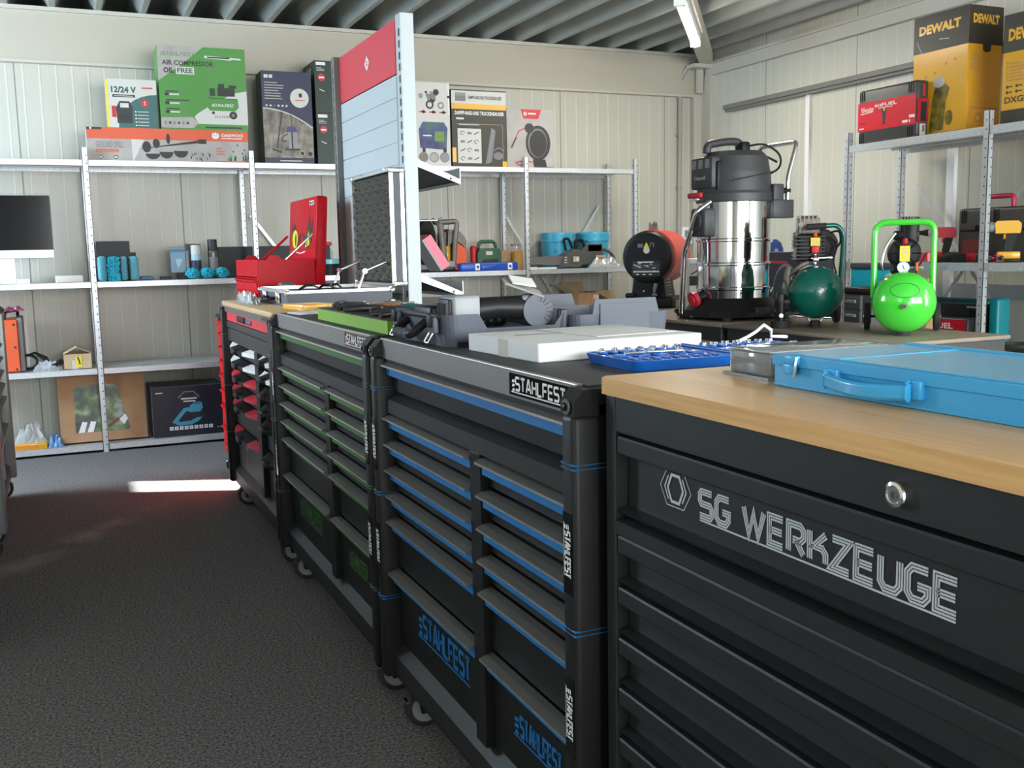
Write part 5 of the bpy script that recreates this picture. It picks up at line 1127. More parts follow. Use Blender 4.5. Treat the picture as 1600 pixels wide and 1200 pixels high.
# microfibre sponges
xs = [(153, 167), (168, 186), (187, 200), (201, 217)]
labs = ['pale blue microfibre sponge, leftmost of the four on the middle shelf', 'bright blue shaggy microfibre sponge, second of the four on the middle shelf', 'pale blue microfibre sponge, third of the four on the middle shelf', 'pale blue microfibre sponge, rightmost of the four on the middle shelf']
for k, (p0, p1) in enumerate(xs):
    xa, xb, zt = pxb(p0, p1, 400, 7.04, 415); t = thing('sponge', labs[k], 'sponge', ((xa+xb)/2, 7.09, MID)); w2 = (xb-xa)/2
    m = MB(); m.box(-w2, -0.05 if k != 1 else -0.075, 0.001, w2, 0.05, zt-MID, MICROL if k != 1 else MICRO, r=0.022, seg=4)
    if k == 1:
        r = random.Random(2)
        for i in range(120): x, z = r.uniform(-w2,w2), r.uniform(0.01,zt-MID-0.005); m.tube([(x,-0.07,z),(x+r.uniform(-.008,.008),-0.084,z-0.008)],0.005,MICRO,n=5)
    m.build('pad', t)
    if k in (2, 3): MB().box(-w2-0.004,-0.052,0.004,-w2+0.008,0.052,zt-MID-0.01,PLASB,r=0.003).build('strap', t)
a_ = P(180, 397, 'Y', 7.13); t = thing('carrying_loop', 'thin black carrying loop above the blue sponges', 'handle', (a_.x, 7.13, MID)); MB().tube([(-0.05,0,0.10),(-0.03,0,0.142),(0.03,0,0.142),(0.06,0,0.10),(0.06,0.0,0.001),(-0.05,0.0,0.001),(-0.05,0,0.10)],0.004,GREYINK,n=6,fillet=0.02).build('loop', t)
xa, xb, zt = pxb(219, 240, 421, 7.1, 426); t = thing('cloth_pack', 'small folded blue cloth pack lying on the middle shelf', 'cloth', (xa, 7.08, MID)); MB().box(0,0,0,xb-xa,0.1,0.028,mat('dusty_blue',(0.12,0.20,0.36),0.8),r=0.009).build('cloth', t)
xa, xb, zt = pxb(251, 268, 422, 7.08, 426); carton('small flat dark carton lowest in the pile under the blue pouch', xa, xb+0.0, MID, MID+0.022, 7.06, 0.12, PLASB)
xa, xb, zt = pxb(261, 292, 418, 7.09, 424); carton('flat black carton under the blue pouch on the middle shelf', xa+0.075, xb+0.055, MID, MID+0.045, 7.10, 0.14, PLASB)
def pouch(label, p0, p1, yt, y, z0, m1, back):
    xa, xb, zt = pxb(p0, p1, yt, y, 400); t = thing('pouch', label, 'pouch', ((xa+xb)/2, y, z0)); w2 = (xb-xa)/2; h = zt-z0
    m = MB(); m.prism([(-0.025,0),(0.025,0),(0.012,h*0.8),(0.004,h),(-0.004,h),(-0.012,h*0.8)],-w2,w2,m1,Matrix(((0,0,1,0),(1,0,0,0),(0,1,0,0),(0,0,0,1)))); m.build('bag', t)
    F = frame((0,-0.026,0),(1,0,0),(0,0.14,1)); a = MB(); a.rect(-w2,h*0.72,w2,h*0.98,GREYL,F,0.003); a.poly([(-w2*0.5,h*0.7),(w2*0.9,h*0.78),(w2*0.3,h*0.3),(-w2*0.1,h*0.15)],back,F,0.003); a.build('printed_design', t)
pouch('blue see-through pouch on the middle shelf', 266, 289, 386, 7.19, MID+0.0455, mat('pouch_blue',(0.10,0.25,0.38),0.25), mat('pouch_pale',(0.4,0.55,0.65),0.3))
pouch('dark silver pouch on the middle shelf behind the blue-labelled bottle', 290, 314, 381, 7.24, MID, mat('pouch_dark',(0.10,0.11,0.13),0.2), mat('pouch_pale2',(0.5,0.6,0.66),0.3))
def bottle(label, px, yt, y, r, body, cap, lab, z0=MID):
    c = P(px, yt, 'Y', y); h = c.z-z0; t = thing('bottle', label, 'bottle', (c.x, y, z0))
    m = MB(); m.lathe([(0,0),(r,0),(r,h*0.66),(r*0.96,h*0.70),(r*0.9,h*0.72)], body, 20); m.lathe([(r*1.005,h*0.12),(r*1.005,h*0.55)], lab, 20); m.build('body', t)
    m = MB(); m.lathe([(r*0.9,h*0.72),(r*0.95,h*0.73),(r*0.95,h*0.99),(r*0.9,h),(0,h)], cap, 20); m.build('cap', t)
bottle('pale blue bottle with dark label on the middle shelf', 305, 383, 7.15, 0.034, mat('bottle_pale',(0.35,0.55,0.62),0.3), BXWHITE, NAVY)
bottle('dark slim bottle with black cap on the middle shelf', 331, 374, 7.17, 0.034, mat('bottle_dark',(0.10,0.09,0.08),0.15), INK, GREYINK)
# shaggy cyan wash mitts
r = random.Random(8)
for k, (p0, p1) in enumerate(((290, 312), (311, 336), (335, 358))):
    xa, xb, zt = pxb(p0, p1, 411, 7.06, 420); t = thing('wash_mitt', ['cyan shaggy wash mitt, left one of the three in front of the bottles', 'cyan shaggy wash mitt, middle one of the three in front of the bottles', 'cyan shaggy wash mitt, right one of the three beside the black carton'][k], 'wash mitt', ((xa+xb)/2, 7.075, MID))
    m = MB(); w2 = (xb-xa)/2*0.86
    for i in range(150):
        th, ph = r.uniform(0,2*PI), r.uniform(-0.1,PI/2); d = Vector((math.cos(th)*math.cos(ph), math.sin(th)*math.cos(ph), math.sin(ph))); c = Vector((d.x*w2*0.9, d.y*0.05, 0.03+d.z*0.035)); e = c+d*0.014+Vector((0,0,-0.004)); 
        if min(c.z,e.z) > 0.008: m.tube([c, e], [0.009, 0.006], MICRO, n=5)
    m.box(-w2*0.85,-0.045,0.002,w2*0.85,0.045,0.055,MICRO,r=0.025,seg=3); m.build('pile', t)
xa, xb, zt = pxb(341, 440, 385, 7.2, 400)
def art(a, F, w, h, d, M):
    def car(x, y, s, mm): a.line([(x,y),(x+s*0.1,y+s*0.12),(x+s*0.3,y+s*0.3),(x+s*0.7,y+s*0.3),(x+s*0.9,y+s*0.12),(x+s,y)],s*0.04,mm,F)
    car(w*0.20,h*0.35,w*0.20,BXWHITE); a.rect(w*0.2,h*0.25,w*0.42,h*0.28,BXWHITE,F)
carton('long black carton with white car outline on the middle shelf behind the red chest', xa, xb+0.35, MID, zt, 7.2, 0.15, PLASB, art=art)
c = P(515, 430, 'Y', 7.1); t = thing('tub', 'dark tub with aqua lid on the middle shelf between chest and display stand', 'tub', (c.x, 7.12, MID)); m = MB(); m.lathe([(0,0),(0.07,0),(0.078,0.08),(0,0.08)],PLASB,24); m.build('body', t); m = MB(); m.lathe([(0,0.08),(0.085,0.08),(0.085,0.108),(0.08,0.113),(0,0.113)],mat('aqua',(0.15,0.50,0.52),0.3),24); m.build('lid', t)
c = P(520, 385, 'Y', 7.25); t = thing('spray_bottle', 'white spray bottle with red nozzle between chest and display stand', 'spray bottle', (c.x, 7.40, MID)); MB().lathe([(0,0),(0.035,0),(0.035,0.16),(0.014,0.20),(0.014,0.21),(0,0.21)],mat('bottle_clear',(0.45,0.55,0.62),0.2),18).build('body', t); MB().box(-0.05,-0.012,0.21,0.03,0.012,0.24,PRED,r=0.006).box(-0.045,-0.006,0.17,-0.035,0.006,0.215,PRED).build('nozzle', t)

# ---------------- middle shelf, right
t0 = P(690, 415, 'Y', 7.1)
t = thing('cut_off_saw', 'orange petrol cut-off saw with grey loop handle and dark disc on the middle shelf', 'cut-off saw', (t0.x, 7.12, MID))
def lx(px): return P(px, 380, 'Y', 7.12).x-t0.x
def lz(py, px=690): return P(px, py, 'Y', 7.12).z-MID
m = MB(); cx = lx(673); m.cyl((cx-0.03,0.08,lz(378)),(cx-0.002,0.055,lz(378)),lz(342)-lz(378),PLASB,n=36); m.cyl((cx-0.002,0.055,lz(378)),(cx+0.004,0.05,lz(378)),0.03,GREYL,n=16); m.build('guard_disc', t, 'dark cutting disc with guard')
m = MB(); m.prism([(lx(709),lz(423)),(lx(726),lz(421)),(lx(727),lz(392)),(lx(722),lz(384)),(lx(709),lz(374))],-0.10,0.10,ORNG,frame((0,0.08,0),(1,0,0),(0,0,1))); m.build('cover', t, bevel=0.006, label='orange cover')
m = MB(); m.box(lx(694),0.02,lz(424),lx(710),0.16,lz(362),GREYINK,r=0.015); m.prism([(lx(698),lz(385)),(lx(709),lz(376)),(lx(727),lz(390)),(lx(726),lz(372)),(lx(718),lz(362)),(lx(700),lz(358))],-0.08,0.10,CASTR,frame((0,0.08,0),(1,0,0),(0,0,1))); m.cyl((lx(724),0.03,lz(379)),(lx(730),0.02,lz(379)),0.016,PLASB); m.box(lx(695),-0.01,lz(414),lx(703),0.02,lz(384),YEL,r=0.004); m.box(lx(668),-0.02,0.0,lx(716),0.2,0.018,PLASB,r=0.006); m.build('engine', t, bevel=0.003)
m = MB(); m.tube([(lx(685),0.06,lz(346)),(lx(686),-0.03,lz(349)),(lx(690),-0.04,lz(400)),(lx(694),-0.03,lz(415))],0.024,CASTR,n=10,fillet=0.03); m.tube([(lx(684),-0.03,lz(348)),(lx(712),-0.04,lz(346)),(lx(708),-0.04,lz(380)),(lx(706),-0.03,lz(415))],0.020,CASTR,n=10,fillet=0.03); m.build('handle', t, 'grey loop handle')
m = MB(); m.box(lx(694),-0.05,lz(418),lx(708),0.0,lz(408),GREYL,r=0.008); m.build('cap', t)
pa, pb, pc = P(662, 349, 'Y', 4.46), P(703, 414, 'Y', 4.46), P(696, 429, 'Y', 4.46)
t = thing('flat_carton', 'pink and white flat carton leaning on the lower sloping shelf of the display stand', 'box', (pb.x, 4.46, pb.z))
dd = (pa-pb).normalized(); nn = Vector((-dd.z, 0, dd.x)); nn = nn if nn.dot(pc-pb) > 0 else -nn; th = abs(nn.dot(pc-pb))
M = frame((0,0,0), dd, nn)    # local x up along the box, local y through its thickness, local z = +/- world y
sg = 1 if M.col[2].y > 0 else -1
m = MB(); m.box(0, 0, 0, 0.17, th, 0.17*sg, mat('pink_box',(0.66,0.16,0.22),0.5), M); m.box(0, th, 0, 0.17, th+0.008, 0.17*sg, GREYL, M); m.build('box', t)
c0, c1 = P(737, 412, 'Y', 7.22), P(747, 384, 'Y', 7.22)
t = thing('canister', 'red canister on the middle shelf beside the green charger', 'canister', ((c0.x+c1.x)/2, 7.25, MID)); MB().lathe([(0,0),(0.026,0),(0.026,c1.z-MID-0.01),(0.02,c1.z-MID),(0,c1.z-MID)],PRED,18).build('body', t)
c0, c1 = P(747, 418, 'Y', 7.2), P(783, 374, 'Y', 7.2); w = c1.x-c0.x; h = c1.z-MID
t = thing('jump_starter', 'green boxy charger with carrying handle on the middle shelf', 'charger', (c0.x, 7.2, MID)); JG = mat('charger_green',(0.03,0.12,0.055),0.45)
M = frame((0,0,0),(1,0,0),(0,0,1)); m = MB(); m.prism([(0,0),(w,0),(w,h*0.55),(w*0.9,h*0.72),(w*0.1,h*0.72),(0,h*0.55)],-0.14,0.0,JG,M); m.build('housing', t, bevel=0.006); m = MB(); m.tube([(w*0.10,0.05,h*0.6),(w*0.18,0.05,h*0.94),(w*0.82,0.05,h*0.94),(w*0.92,0.05,h*0.6)],0.014,JG,n=8,fillet=0.03); m.build('handle', t); m = MB(); F = frame((0,-0.001,0),(1,0,0),(0,0,1)); m.rect(w*0.2,h*0.1,w*0.85,h*0.36,INK,F); m.rect(w*0.35,h*0.5,w*0.62,h*0.62,BXWHITE,F); m.rect(w*0.3,h*0.14,w*0.7,h*0.17,BXWHITE,F,0.001); m.build('front_panel', t)
c0, c1 = P(720, 424, 'Y', 7.03), P(809, 409, 'Y', 7.03)
t = thing('plastic_case', 'flat royal blue plastic case with white clasps at the front of the middle shelf', 'case', (c0.x, 7.02, MID)); w, h = c1.x-c0.x, c1.z-MID; RB = mat('royal_blue',(0.01,0.07,0.42),0.35)
MB().box(0,0,0,w,0.085,h,RB,r=0.010).box(w*0.35,-0.012,h*0.2,w*0.62,0.0,h*0.7,RB,r=0.004).build('shell', t)
for x in (0.28, 0.85): m = MB(); m.box(w*x-0.018,-0.006,h*0.1,w*x+0.018,0.002,h*0.9,WHITE,r=0.002); m.box(w*x-0.008,-0.008,h*0.35,w*x+0.008,-0.005,h*0.65,INK); m.build('clasp', t, 'white clasp')
c0, c1 = P(784, 424, 'Y', 7.2), P(809, 391, 'Y', 7.2); carton('plain brown carton behind the flat blue case', c0.x, c1.x+0.04, MID, c1.z, 7.2, 0.2, CARD)
c0, c1 = P(809, 420, 'Y', 7.08), P(820, 391, 'Y', 7.08); carton('narrow ochre carton next to a rack post on the middle shelf', c0.x, c1.x, MID, c1.z-0.01, 7.12, 0.07, mat('ochre',(0.48,0.27,0.06),0.6))
c0 = P(812, 386, 'Y', 7.26); t = thing('jar', 'clear lidded jar standing on the brown carton', 'jar', (c0.x-0.02, 7.29, P(796, 391, 'Y', 7.2).z+0.001)); MB().lathe([(0,0),(0.04,0),(0.04,0.032),(0,0.032)],GLASSY,18).build('body', t); MB().lathe([(0,0.032),(0.042,0.032),(0.042,0.046),(0,0.046)],GREYL,18).build('lid', t)
def bucket(label, p0, p1, yt, y):
    a_, b_ = P(p0, 385, 'Y', y), P(p1, 385, 'Y', y); c = P((p0+p1)/2, yt, 'Y', y); r = (b_.x-a_.x)/2; h = c.z-MID
    t = thing('bucket', label, 'bucket', ((a_.x+b_.x)/2, y, MID)); m = MB(); m.lathe([(0,0),(r*0.88,0),(r*0.95,h*0.80),(0,h*0.80)],BUCK,32); m.build('body', t)
    m = MB(); m.lathe([(r*0.95,h*0.74),(r,h*0.745),(r,h*0.80),(r*0.98,h*0.83),(r*0.99,h*0.95),(r*0.96,h),(r*0.9,h*0.99),(r*0.88,h*0.96),(0,h*0.96)],BUCK,32); m.cyl((-r*0.1,0,h*0.96),(-r*0.1,0,h*1.02),0.02,BUCK); m.build('lid', t)
bucket('light blue lidded bucket behind the chainsaw, left one of the pair', 847, 895, 364, 7.31)
bucket('light blue lidded bucket behind the chainsaw, right one of the pair', 902, 949, 363, 7.315)
# chainsaw
c0 = P(905, 416, 'Y', 7.04); t = thing('chainsaw', 'dark grey petrol chainsaw lying on the middle shelf in front of the buckets', 'chainsaw', (c0.x, 7.04, MID))
def lx(px): return P(px, 400, 'Y', 7.04).x-c0.x
def lz(py): return P(905, py, 'Y', 7.04).z-MID
CSG = mat('chainsaw_grey',(0.10,0.10,0.092),0.5)
M = frame((0,0,0),(1,0,0),(0,0,1))
MB().prism([(lx(829),lz(411)),(lx(884),lz(414)),(lx(884),lz(399)),(lx(829),lz(400))],-0.05,-0.02,mat('bar_cover',(0.15,0.15,0.15),0.5),M).build('bar_cover', t, bevel=0.003)
m = MB(); m.prism([(lx(875),lz(416)),(lx(907),lz(417)),(lx(916),lz(408)),(lx(914),lz(392)),(lx(900),lz(389)),(lx(884),lz(397))],-0.10,-0.005,CSG,M); m.prism([(lx(914),lz(414)),(lx(934),lz(412)),(lx(946),lz(404)),(lx(944),lz(381)),(lx(920),lz(382)),(lx(913),lz(390))],-0.13,-0.03,CSG,M); m.box(lx(921),0.03,lz(394),lx(944),0.10,lz(382),PLASB,r=0.006)
for k in range(3): m.rect(lx(881.5),lz(402.5+4*k),lx(885.5),lz(401+4*k),BXWHITE,M @ TR(0,0,0.0055),0.0)
m.build('engine_housing', t, bevel=0.006)
m = MB(); F = M @ TR(0,0,0.0058); m.rect(lx(895),lz(409),lx(904.5),lz(400.5),mat('label_cream',(0.6,0.52,0.34),0.5),F); m.disc(lx(902),lz(404.5),0.014,WHITE,F,0.001,n=14); m.rect(lx(928),lz(403),lx(944),lz(399.5),CARDL,M@TR(0,0,0.031)); m.build('printed_design', t)
m = MB(); m.tube([(lx(889),0.05,lz(391)),(lx(885),0.05,lz(373)),(lx(893),0.05,lz(372)),(lx(899),0.05,lz(388))],0.011,PLASB,n=8,fillet=0.02); m.tube([(lx(904),0.05,lz(390)),(lx(903),0.05,lz(376)),(lx(914),0.05,lz(374)),(lx(918),0.05,lz(386)),(lx(914),0.05,lz(405))],0.012,PLASB,n=8,fillet=0.02); m.build('front_handle', t)
m = MB(); m.tube([(lx(946),0.08,lz(388)),(lx(960),0.08,lz(394)),(lx(968),0.08,lz(404)),(lx(966),0.08,lz(412)),(lx(944),0.08,lz(413))],0.012,CSG,n=8,fillet=0.02); m.build('rear_handle', t)
m = MB(); m.tube([(lx(866),0.0,lz(394)),(lx(868),0.0,lz(391)),(lx(872),0,lz(394)),(lx(868),0,lz(397)),(lx(866),0,lz(394)),(lx(872),0.01,lz(390)),(lx(876),0.02,lz(386)),(lx(888),0.03,lz(385))],0.004,PLASB,n=6); m.build('cord', t)
MB2 = crumple('plastic_bag', 'crinkled clear bag under the chainsaw engine on the middle shelf', P(917, 410, 'Y', 7.05).x, 6.995, P(966, 410, 'Y', 7.05).x, 7.04, MID, 0.085, SILV, n=16, seed=17, cat='bag')
c0, c1 = P(840, 417, 'Y', 7.02), P(868, 413, 'Y', 7.02); t = thing('booklet', 'white booklets lying at the front of the middle shelf under the chainsaw bar', 'booklet', (c0.x, 7.0, MID)); MB().box(0,0,0,c1.x-c0.x,0.05,0.014,WHITE,r=0.002).box(-0.07,0.005,0,-0.005,0.05,0.018,CARDW,r=0.002).build('pages', t)
# ---------------- lower shelf, right: open cartons
def opencarton(label, p0, p1, yt, y, tilt=0.0, z0=LOW):
    a_, b_ = P(p0, 470, 'Y', y), P(p1, 470, 'Y', y); c = P((p0+p1)/2, yt, 'Y', y); w = b_.x-a_.x; h = c.z-z0; d = 0.24
    t = thing('carton', label, 'box', (a_.x, y, z0)); m = MB()
    for (x0,y0,x1,y1) in ((0,0,w,0.004),(0,d-0.004,w,d),(0,0.004,0.004,d-0.004),(w-0.004,0.004,w,d-0.004)): m.box(x0,y0,0,x1,y1,h,CARD)
    m.box(0,0,0,w,d,0.004,CARD); m.build('box', t)
    f = MB(); f.box(0,0,0,w,0.09,0.004,CARDL,TR(0,d,h) @ RX(math.radians(60))); f.build('flap', t); f = MB(); f.box(-0.13,0,0,0,d,0.004,CARDL,TR(0,0,h) @ RY(math.radians(28))); f.build('flap', t)
    return t, w, h
t, w, h = opencarton('brown carton with white label strip on the lower shelf behind the grey case lid', 904, 936, 457, 7.1)
m = MB(); F = frame((0,-0.0006,0),(1,0,0),(0,0,1)); m.rect(w*0.72,0.02,w*0.98,h*0.95,BXWHITE,F); rows(m,F,w*0.76,h*0.6,w*0.16,h*0.3,5,PRED); m.build('printed_label', t)
opencarton('open brown carton at the right end of the lower shelf beside the heater', 957, 985, 470, 7.12)
# ---------------- lower shelf, left
c0, c1 = P(8, 579, 'Y', 7.06), P(36, 489, 'Y', 7.06)
ww = P(27, 530, 'Y', 7.06).x-P(6, 530, 'Y', 7.06).x
ww = P(31, 530, 'Y', 7.06).x-P(5, 530, 'Y', 7.06).x
t = thing('welding_machine', 'upright orange boxed welding machine on the lower shelf at the left', 'machine', (P(5, 560, 'Y', 7.06).x, 7.05, LOW)); hh = P(14, 500, 'Y', 7.06).z-LOW
m = MB(); m.box(0,0,0.006,ww,0.36,hh,ORNG); 
for z in (0.02, hh*0.48, hh-0.03): m.cyl((ww-0.02,-0.002,z),(ww-0.02,0.0,z),0.008,INK,n=10)
m.build('housing', t, bevel=0.004); m = MB(); m.box(ww,0.01,0.006,ww+0.03,0.35,hh+0.01,GREYINK,r=0.006); m.build('side_panel', t, 'grey side panel'); MB().tube([(0.02,0.05,hh),(0.03,0.05,hh+0.05),(ww,0.25,hh+0.05),(ww,0.3,hh)],0.01,INK,n=8,fillet=0.02).build('handle', t)
crumple('plastic_bag', 'pink translucent bag lying over the orange machine', P(6, 500, 'Y', 7.06).x, 7.06, P(38, 500, 'Y', 7.06).x, 7.25, LOW+hh+0.053, 0.03, mat('pink_film',(0.55,0.12,0.28),0.2,alpha=0.7), n=8, seed=6, cat='bag')
c0 = P(45, 570, 'Y', 7.12); t = thing('cable', 'coiled black cable with clamp on the lower shelf beside the orange machine', 'cable', (c0.x, 7.13, LOW)); m = MB()
for k in range(3): m.tube([(0.0+0.05*math.cos(a_),-0.04,0.055+0.045*math.sin(a_)) for a_ in [2*PI*i/16 for i in range(16)]],0.006,RUBBER,n=6,closed=True,M=TR(0,0.02*k,0.002*k))
m.tube([(0,-0.02,0.10),(0.04,-0.02,0.115),(0.10,-0.03,0.075),(0.115,-0.03,0.05)],[0.008,0.008,0.016,0.012],PLASB,n=8); m.build('coil', t)
t = thing('valve_set', 'bagged metal fittings lying on the lower shelf left of the small carton', 'fittings', (P(72, 570, 'Y', 7.08).x, 7.10, LOW+0.001)); m = MB(); m.cyl((-0.03,0,0.024),(0.06,-0.01,0.027),0.014,CHROME,n=12); m.cyl((0.05,-0.03,0.024),(0.09,0.03,0.048),0.016,PLASB,n=12); m.cyl((-0.01,-0.03,0.025),(-0.01,0.03,0.036),0.018,CHROME,n=12); m.build('fitting', t)
crumple('bag', 'clear crinkled bag', P(50, 570, 'Y', 7.05).x, 7.03, P(96, 570, 'Y', 7.05).x, 7.17, LOW, 0.07, FILMP, n=10, seed=2, parent=t)
c0, c1 = P(100, 577, 'Y', 7.05), P(143, 554, 'Y', 7.05); w = P(143, 565, 'Y', 7.05).x-P(100, 565, 'Y', 7.05).x; h = P(120, 553, 'Y', 7.05).z-LOW
t = thing('carton', 'small light brown carton with raised flaps and yellow label on the lower shelf', 'box', (P(100, 565, 'Y', 7.05).x, 7.04, LOW)); m = MB(); d = 0.2
for (x0,y0,x1,y1) in ((0,0,w,0.004),(0,d-0.004,w,d),(0,0.004,0.004,d-0.004),(w-0.004,0.004,w,d-0.004)): m.box(x0,y0,0,x1,y1,h,CARDL)
m.box(0,0,0,w,d,0.004,CARDL); m.build('box', t)
for s in (0, 1):
    f = MB(); f.box(0,0,0,w*0.55,d,0.003,CARDL, TR(0,0,h) @ RY(math.radians(-28)) if s == 0 else TR(w,0,h) @ RZ(0) @ RY(math.radians(28)) @ TR(-w*0.55,0,0)); f.build('flap', t)
m = MB(); F = frame((0,-0.0006,0),(1,0,0),(0,0,1)); m.rect(w*0.28,h*0.02,w*0.52,h*0.6,BXWHITE,F); m.rect(w*0.42,h*0.15,w*0.65,h*0.85,YELL,F,0.0008); m.line([(w*0.50,h*0.8),(w*0.55,h*0.55),(w*0.57,h*0.3)],0.008,INK,F,0.0012); m.build('printed_label', t)
# ---------------- bottom shelf
x0_ = P(92, 640, 'Y', 7.05).x; x1_ = P(229, 640, 'Y', 7.05).x; h = 0.455; w = x1_-x0_
PHG = photo_mat('photo_garden', [(0.008,0.015,0.01),(0.05,0.065,0.045),(0.10,0.20,0.035),(0.34,0.34,0.31)], 13)
def art(a, F, w, h, d, M):
    a.poly([(w*0.17,h*0.14),(w*0.78,h*0.14),(w*0.80,h*0.17),(w*0.68,h*0.80),(w*0.64,h*0.84),(w*0.20,h*0.84),(w*0.175,h*0.80)],PHG,F,0.0006)
    for k in range(2): a.poly([(w*(0.20+0.10*k),h*0.14),(w*(0.27+0.10*k),h*0.14),(w*(0.31+0.10*k),h*0.29),(w*(0.25+0.10*k),h*0.30)],WHITE,F,0.0009)
    a.poly([(w*0.68,h*0.30),(w*0.75,h*0.38),(w*0.78,h*0.30),(w*0.73,h*0.22)],WHITE,F,0.0009); a.line([(w*0.5,h*0.18),(w*0.62,h*0.26),(w*0.68,h*0.32)],w*0.03,mat('print_brick',(0.24,0.05,0.04),0.5),F,0.0008)
carton('brown carton with large garden picture leaning back on the bottom shelf', x0_, x1_, BOT+0.0105, BOT+0.0105+h-0.012, 7.07, 0.08, CARD, art=art, lean=math.radians(-7))
x0_ = P(238, 640, 'Y', 7.04).x; x1_ = P(350, 640, 'Y', 7.04).x; w = x1_-x0_; zt = P(290, 603, 'Y', 7.04).z
BXK = mat('box_black_navy',(0.012,0.014,0.026),0.35)
def art(a, F, w, h, d, M):
    a.rect(0,0,w,h,BXK,F,0.0002); a.rect(w*0.05,h*0.88,w*0.15,h*0.90,BXWHITE,F)
    x, y, s = w*0.37, h*0.76, w*0.28; a.line([(x,y),(x,y+s*0.10),(x+s*0.12,y+s*0.15),(x+s*0.25,y+s*0.33),(x+s*0.75,y+s*0.33),(x+s*0.88,y+s*0.15),(x+s,y+s*0.10),(x+s,y)],s*0.035,GREYL,F); a.rect(w*0.40,h*0.735,w*0.62,h*0.765,BXWHITE,F); a.rect(w*0.43,h*0.685,w*0.60,h*0.705,WHITE,F)
    CY = mat('print_cyan',(0.06,0.30,0.48),0.35); a.poly([(w*0.50,h*0.47),(w*0.66,h*0.47),(w*0.70,h*0.55),(w*0.68,h*0.64),(w*0.52,h*0.62)],CY,F,0.0008); a.line([(w*0.51,h*0.54),(w*0.44,h*0.52),(w*0.30,h*0.30),(w*0.36,h*0.25),(w*0.52,h*0.26),(w*0.62,h*0.32),(w*0.69,h*0.42)],w*0.055,CY,F,0.0007); a.rect(w*0.53,h*0.36,w*0.70,h*0.46,INK,F,0.0009); a.line([(w*0.56,h*0.62),(w*0.58,h*0.66),(w*0.67,h*0.66),(w*0.69,h*0.62)],w*0.015,CY,F)
    for k in range(9): a.rect(w*(0.22+0.069*k),h*0.13,w*(0.272+0.069*k),h*0.20,WHITE,F,0.0008); a.rect(w*(0.235+0.069*k),h*0.15,w*(0.257+0.069*k),h*0.18,GREYL,F,0.001)
    for k in range(3): a.disc(w*(0.90+0.035*k),h*0.13,w*0.009,BXWHITE,F,n=8)
carton('black carton with car outline and blue blower picture on the bottom shelf', x0_, x1_, BOT, zt, 7.03, 0.36, mat('box_top_grey',(0.12,0.12,0.125),0.5), art=art)
c0 = P(23, 712, 'Y', 7.0); x1_ = P(74, 700, 'Y', 7.0).x
t = thing('yellow_pack', 'flat yellow packet with clear bag at the front of the bottom shelf', 'packet', (c0.x-0.05, 7.02, BOT)); m = MB(); m.box(0,0,0,x1_-c0.x+0.05,0.12,0.038,YEL,r=0.003); F = frame((0,-0.0005,0),(1,0,0),(0,0,1)); m.rect(0.06,0.008,x1_-c0.x,0.028,mat('pack_orange',(0.8,0.25,0.02),0.4),F); m.build('pack', t)
crumple('plastic_bag', 'large clear bag lying on the yellow packet on the bottom shelf', c0.x, 7.03, x1_, 7.3, BOT+0.04, 0.12, FILMP, n=10, seed=9, cat='bag')
crumple('plastic_bag', 'small blue bag beside the yellow packet on the bottom shelf', x1_+0.004, 7.02, P(101, 700, 'Y', 7.0).x, 7.12, BOT, 0.085, mat('blue_film',(0.16,0.32,0.58),0.3,alpha=0.8), n=9, seed=13, cat='bag')
# ================================================================== machines on the benches
ZB = 0.8505
# --- steel wet and dry vacuum cleaner
VX, VY = 3.47, 4.66
t = thing('wet_dry_vacuum', 'tall polished steel industrial vacuum cleaner with dark grey head on the workbench', 'vacuum cleaner', (VX, VY, ZB), -PI/2)
VI = (TR(VX, VY, ZB) @ RZ(-PI/2)).inverted()
VP = mat('vacuum_grey', (0.048, 0.050, 0.055), 0.45)
m = MB()
m.prism([(-0.25,-0.20),(-0.16,-0.27),(0.16,-0.27),(0.25,-0.20),(0.27,0.20),(0.18,0.27),(-0.18,0.27),(-0.27,0.20)], 0.02, 0.055, PLASB)
m.lathe([(0.27,0.05),(0.225,0.10),(0.208,0.12),(0.0,0.12)], PLASB, 40); m.box(0.20,-0.05,0.03,0.275,0.05,0.07,VP,r=0.006); m.cyl((0.24,0,0.085),(0.262,0,0.08),0.008,INK,n=10)
for x in (-0.2, 0.2):
    for y in (-0.19, 0.19): m.cyl((x,y,0),(x,y,0.022),0.03,RUBBER,n=14)
m.build('base', t, bevel=0.003)
R_ = 0.200
prof = [(R_,0.105)]
for z in (0.172, 0.305, 0.435): prof += [(R_,z-0.010),(R_+0.006,z-0.005),(R_+0.006,z+0.005),(R_,z+0.010)]
prof += [(R_,0.655)]
MB().lathe(prof, STEEL, 72).build('tank', t, 'polished steel tank with three beads')
m = MB(); m.lathe([(R_+0.002,0.64),(R_+0.010,0.645),(R_+0.010,0.685),(R_+0.004,0.70),(R_-0.005,0.80),(R_-0.02,0.885),(R_-0.05,0.915),(0.0,0.92)], VP, 56)
m.box(-0.115,-0.212,0.715,0.085,-0.10,0.885,VP,r=0.012); m.box(0.06,-0.185,0.70,0.10,-0.13,0.86,PLASB,r=0.01)
m.prism([(-0.16,0.745),(0.13,0.80),(0.13,0.806),(-0.16,0.751)],0.0,0.004,PLASB,frame((R_-0.002,0,0),(0,1,0),(0,0,1)))
m.build('motor_head', t, bevel=0.002)
m = MB(); F = frame((0,-0.2126,0),(1,0,0),(0,0,1)); 
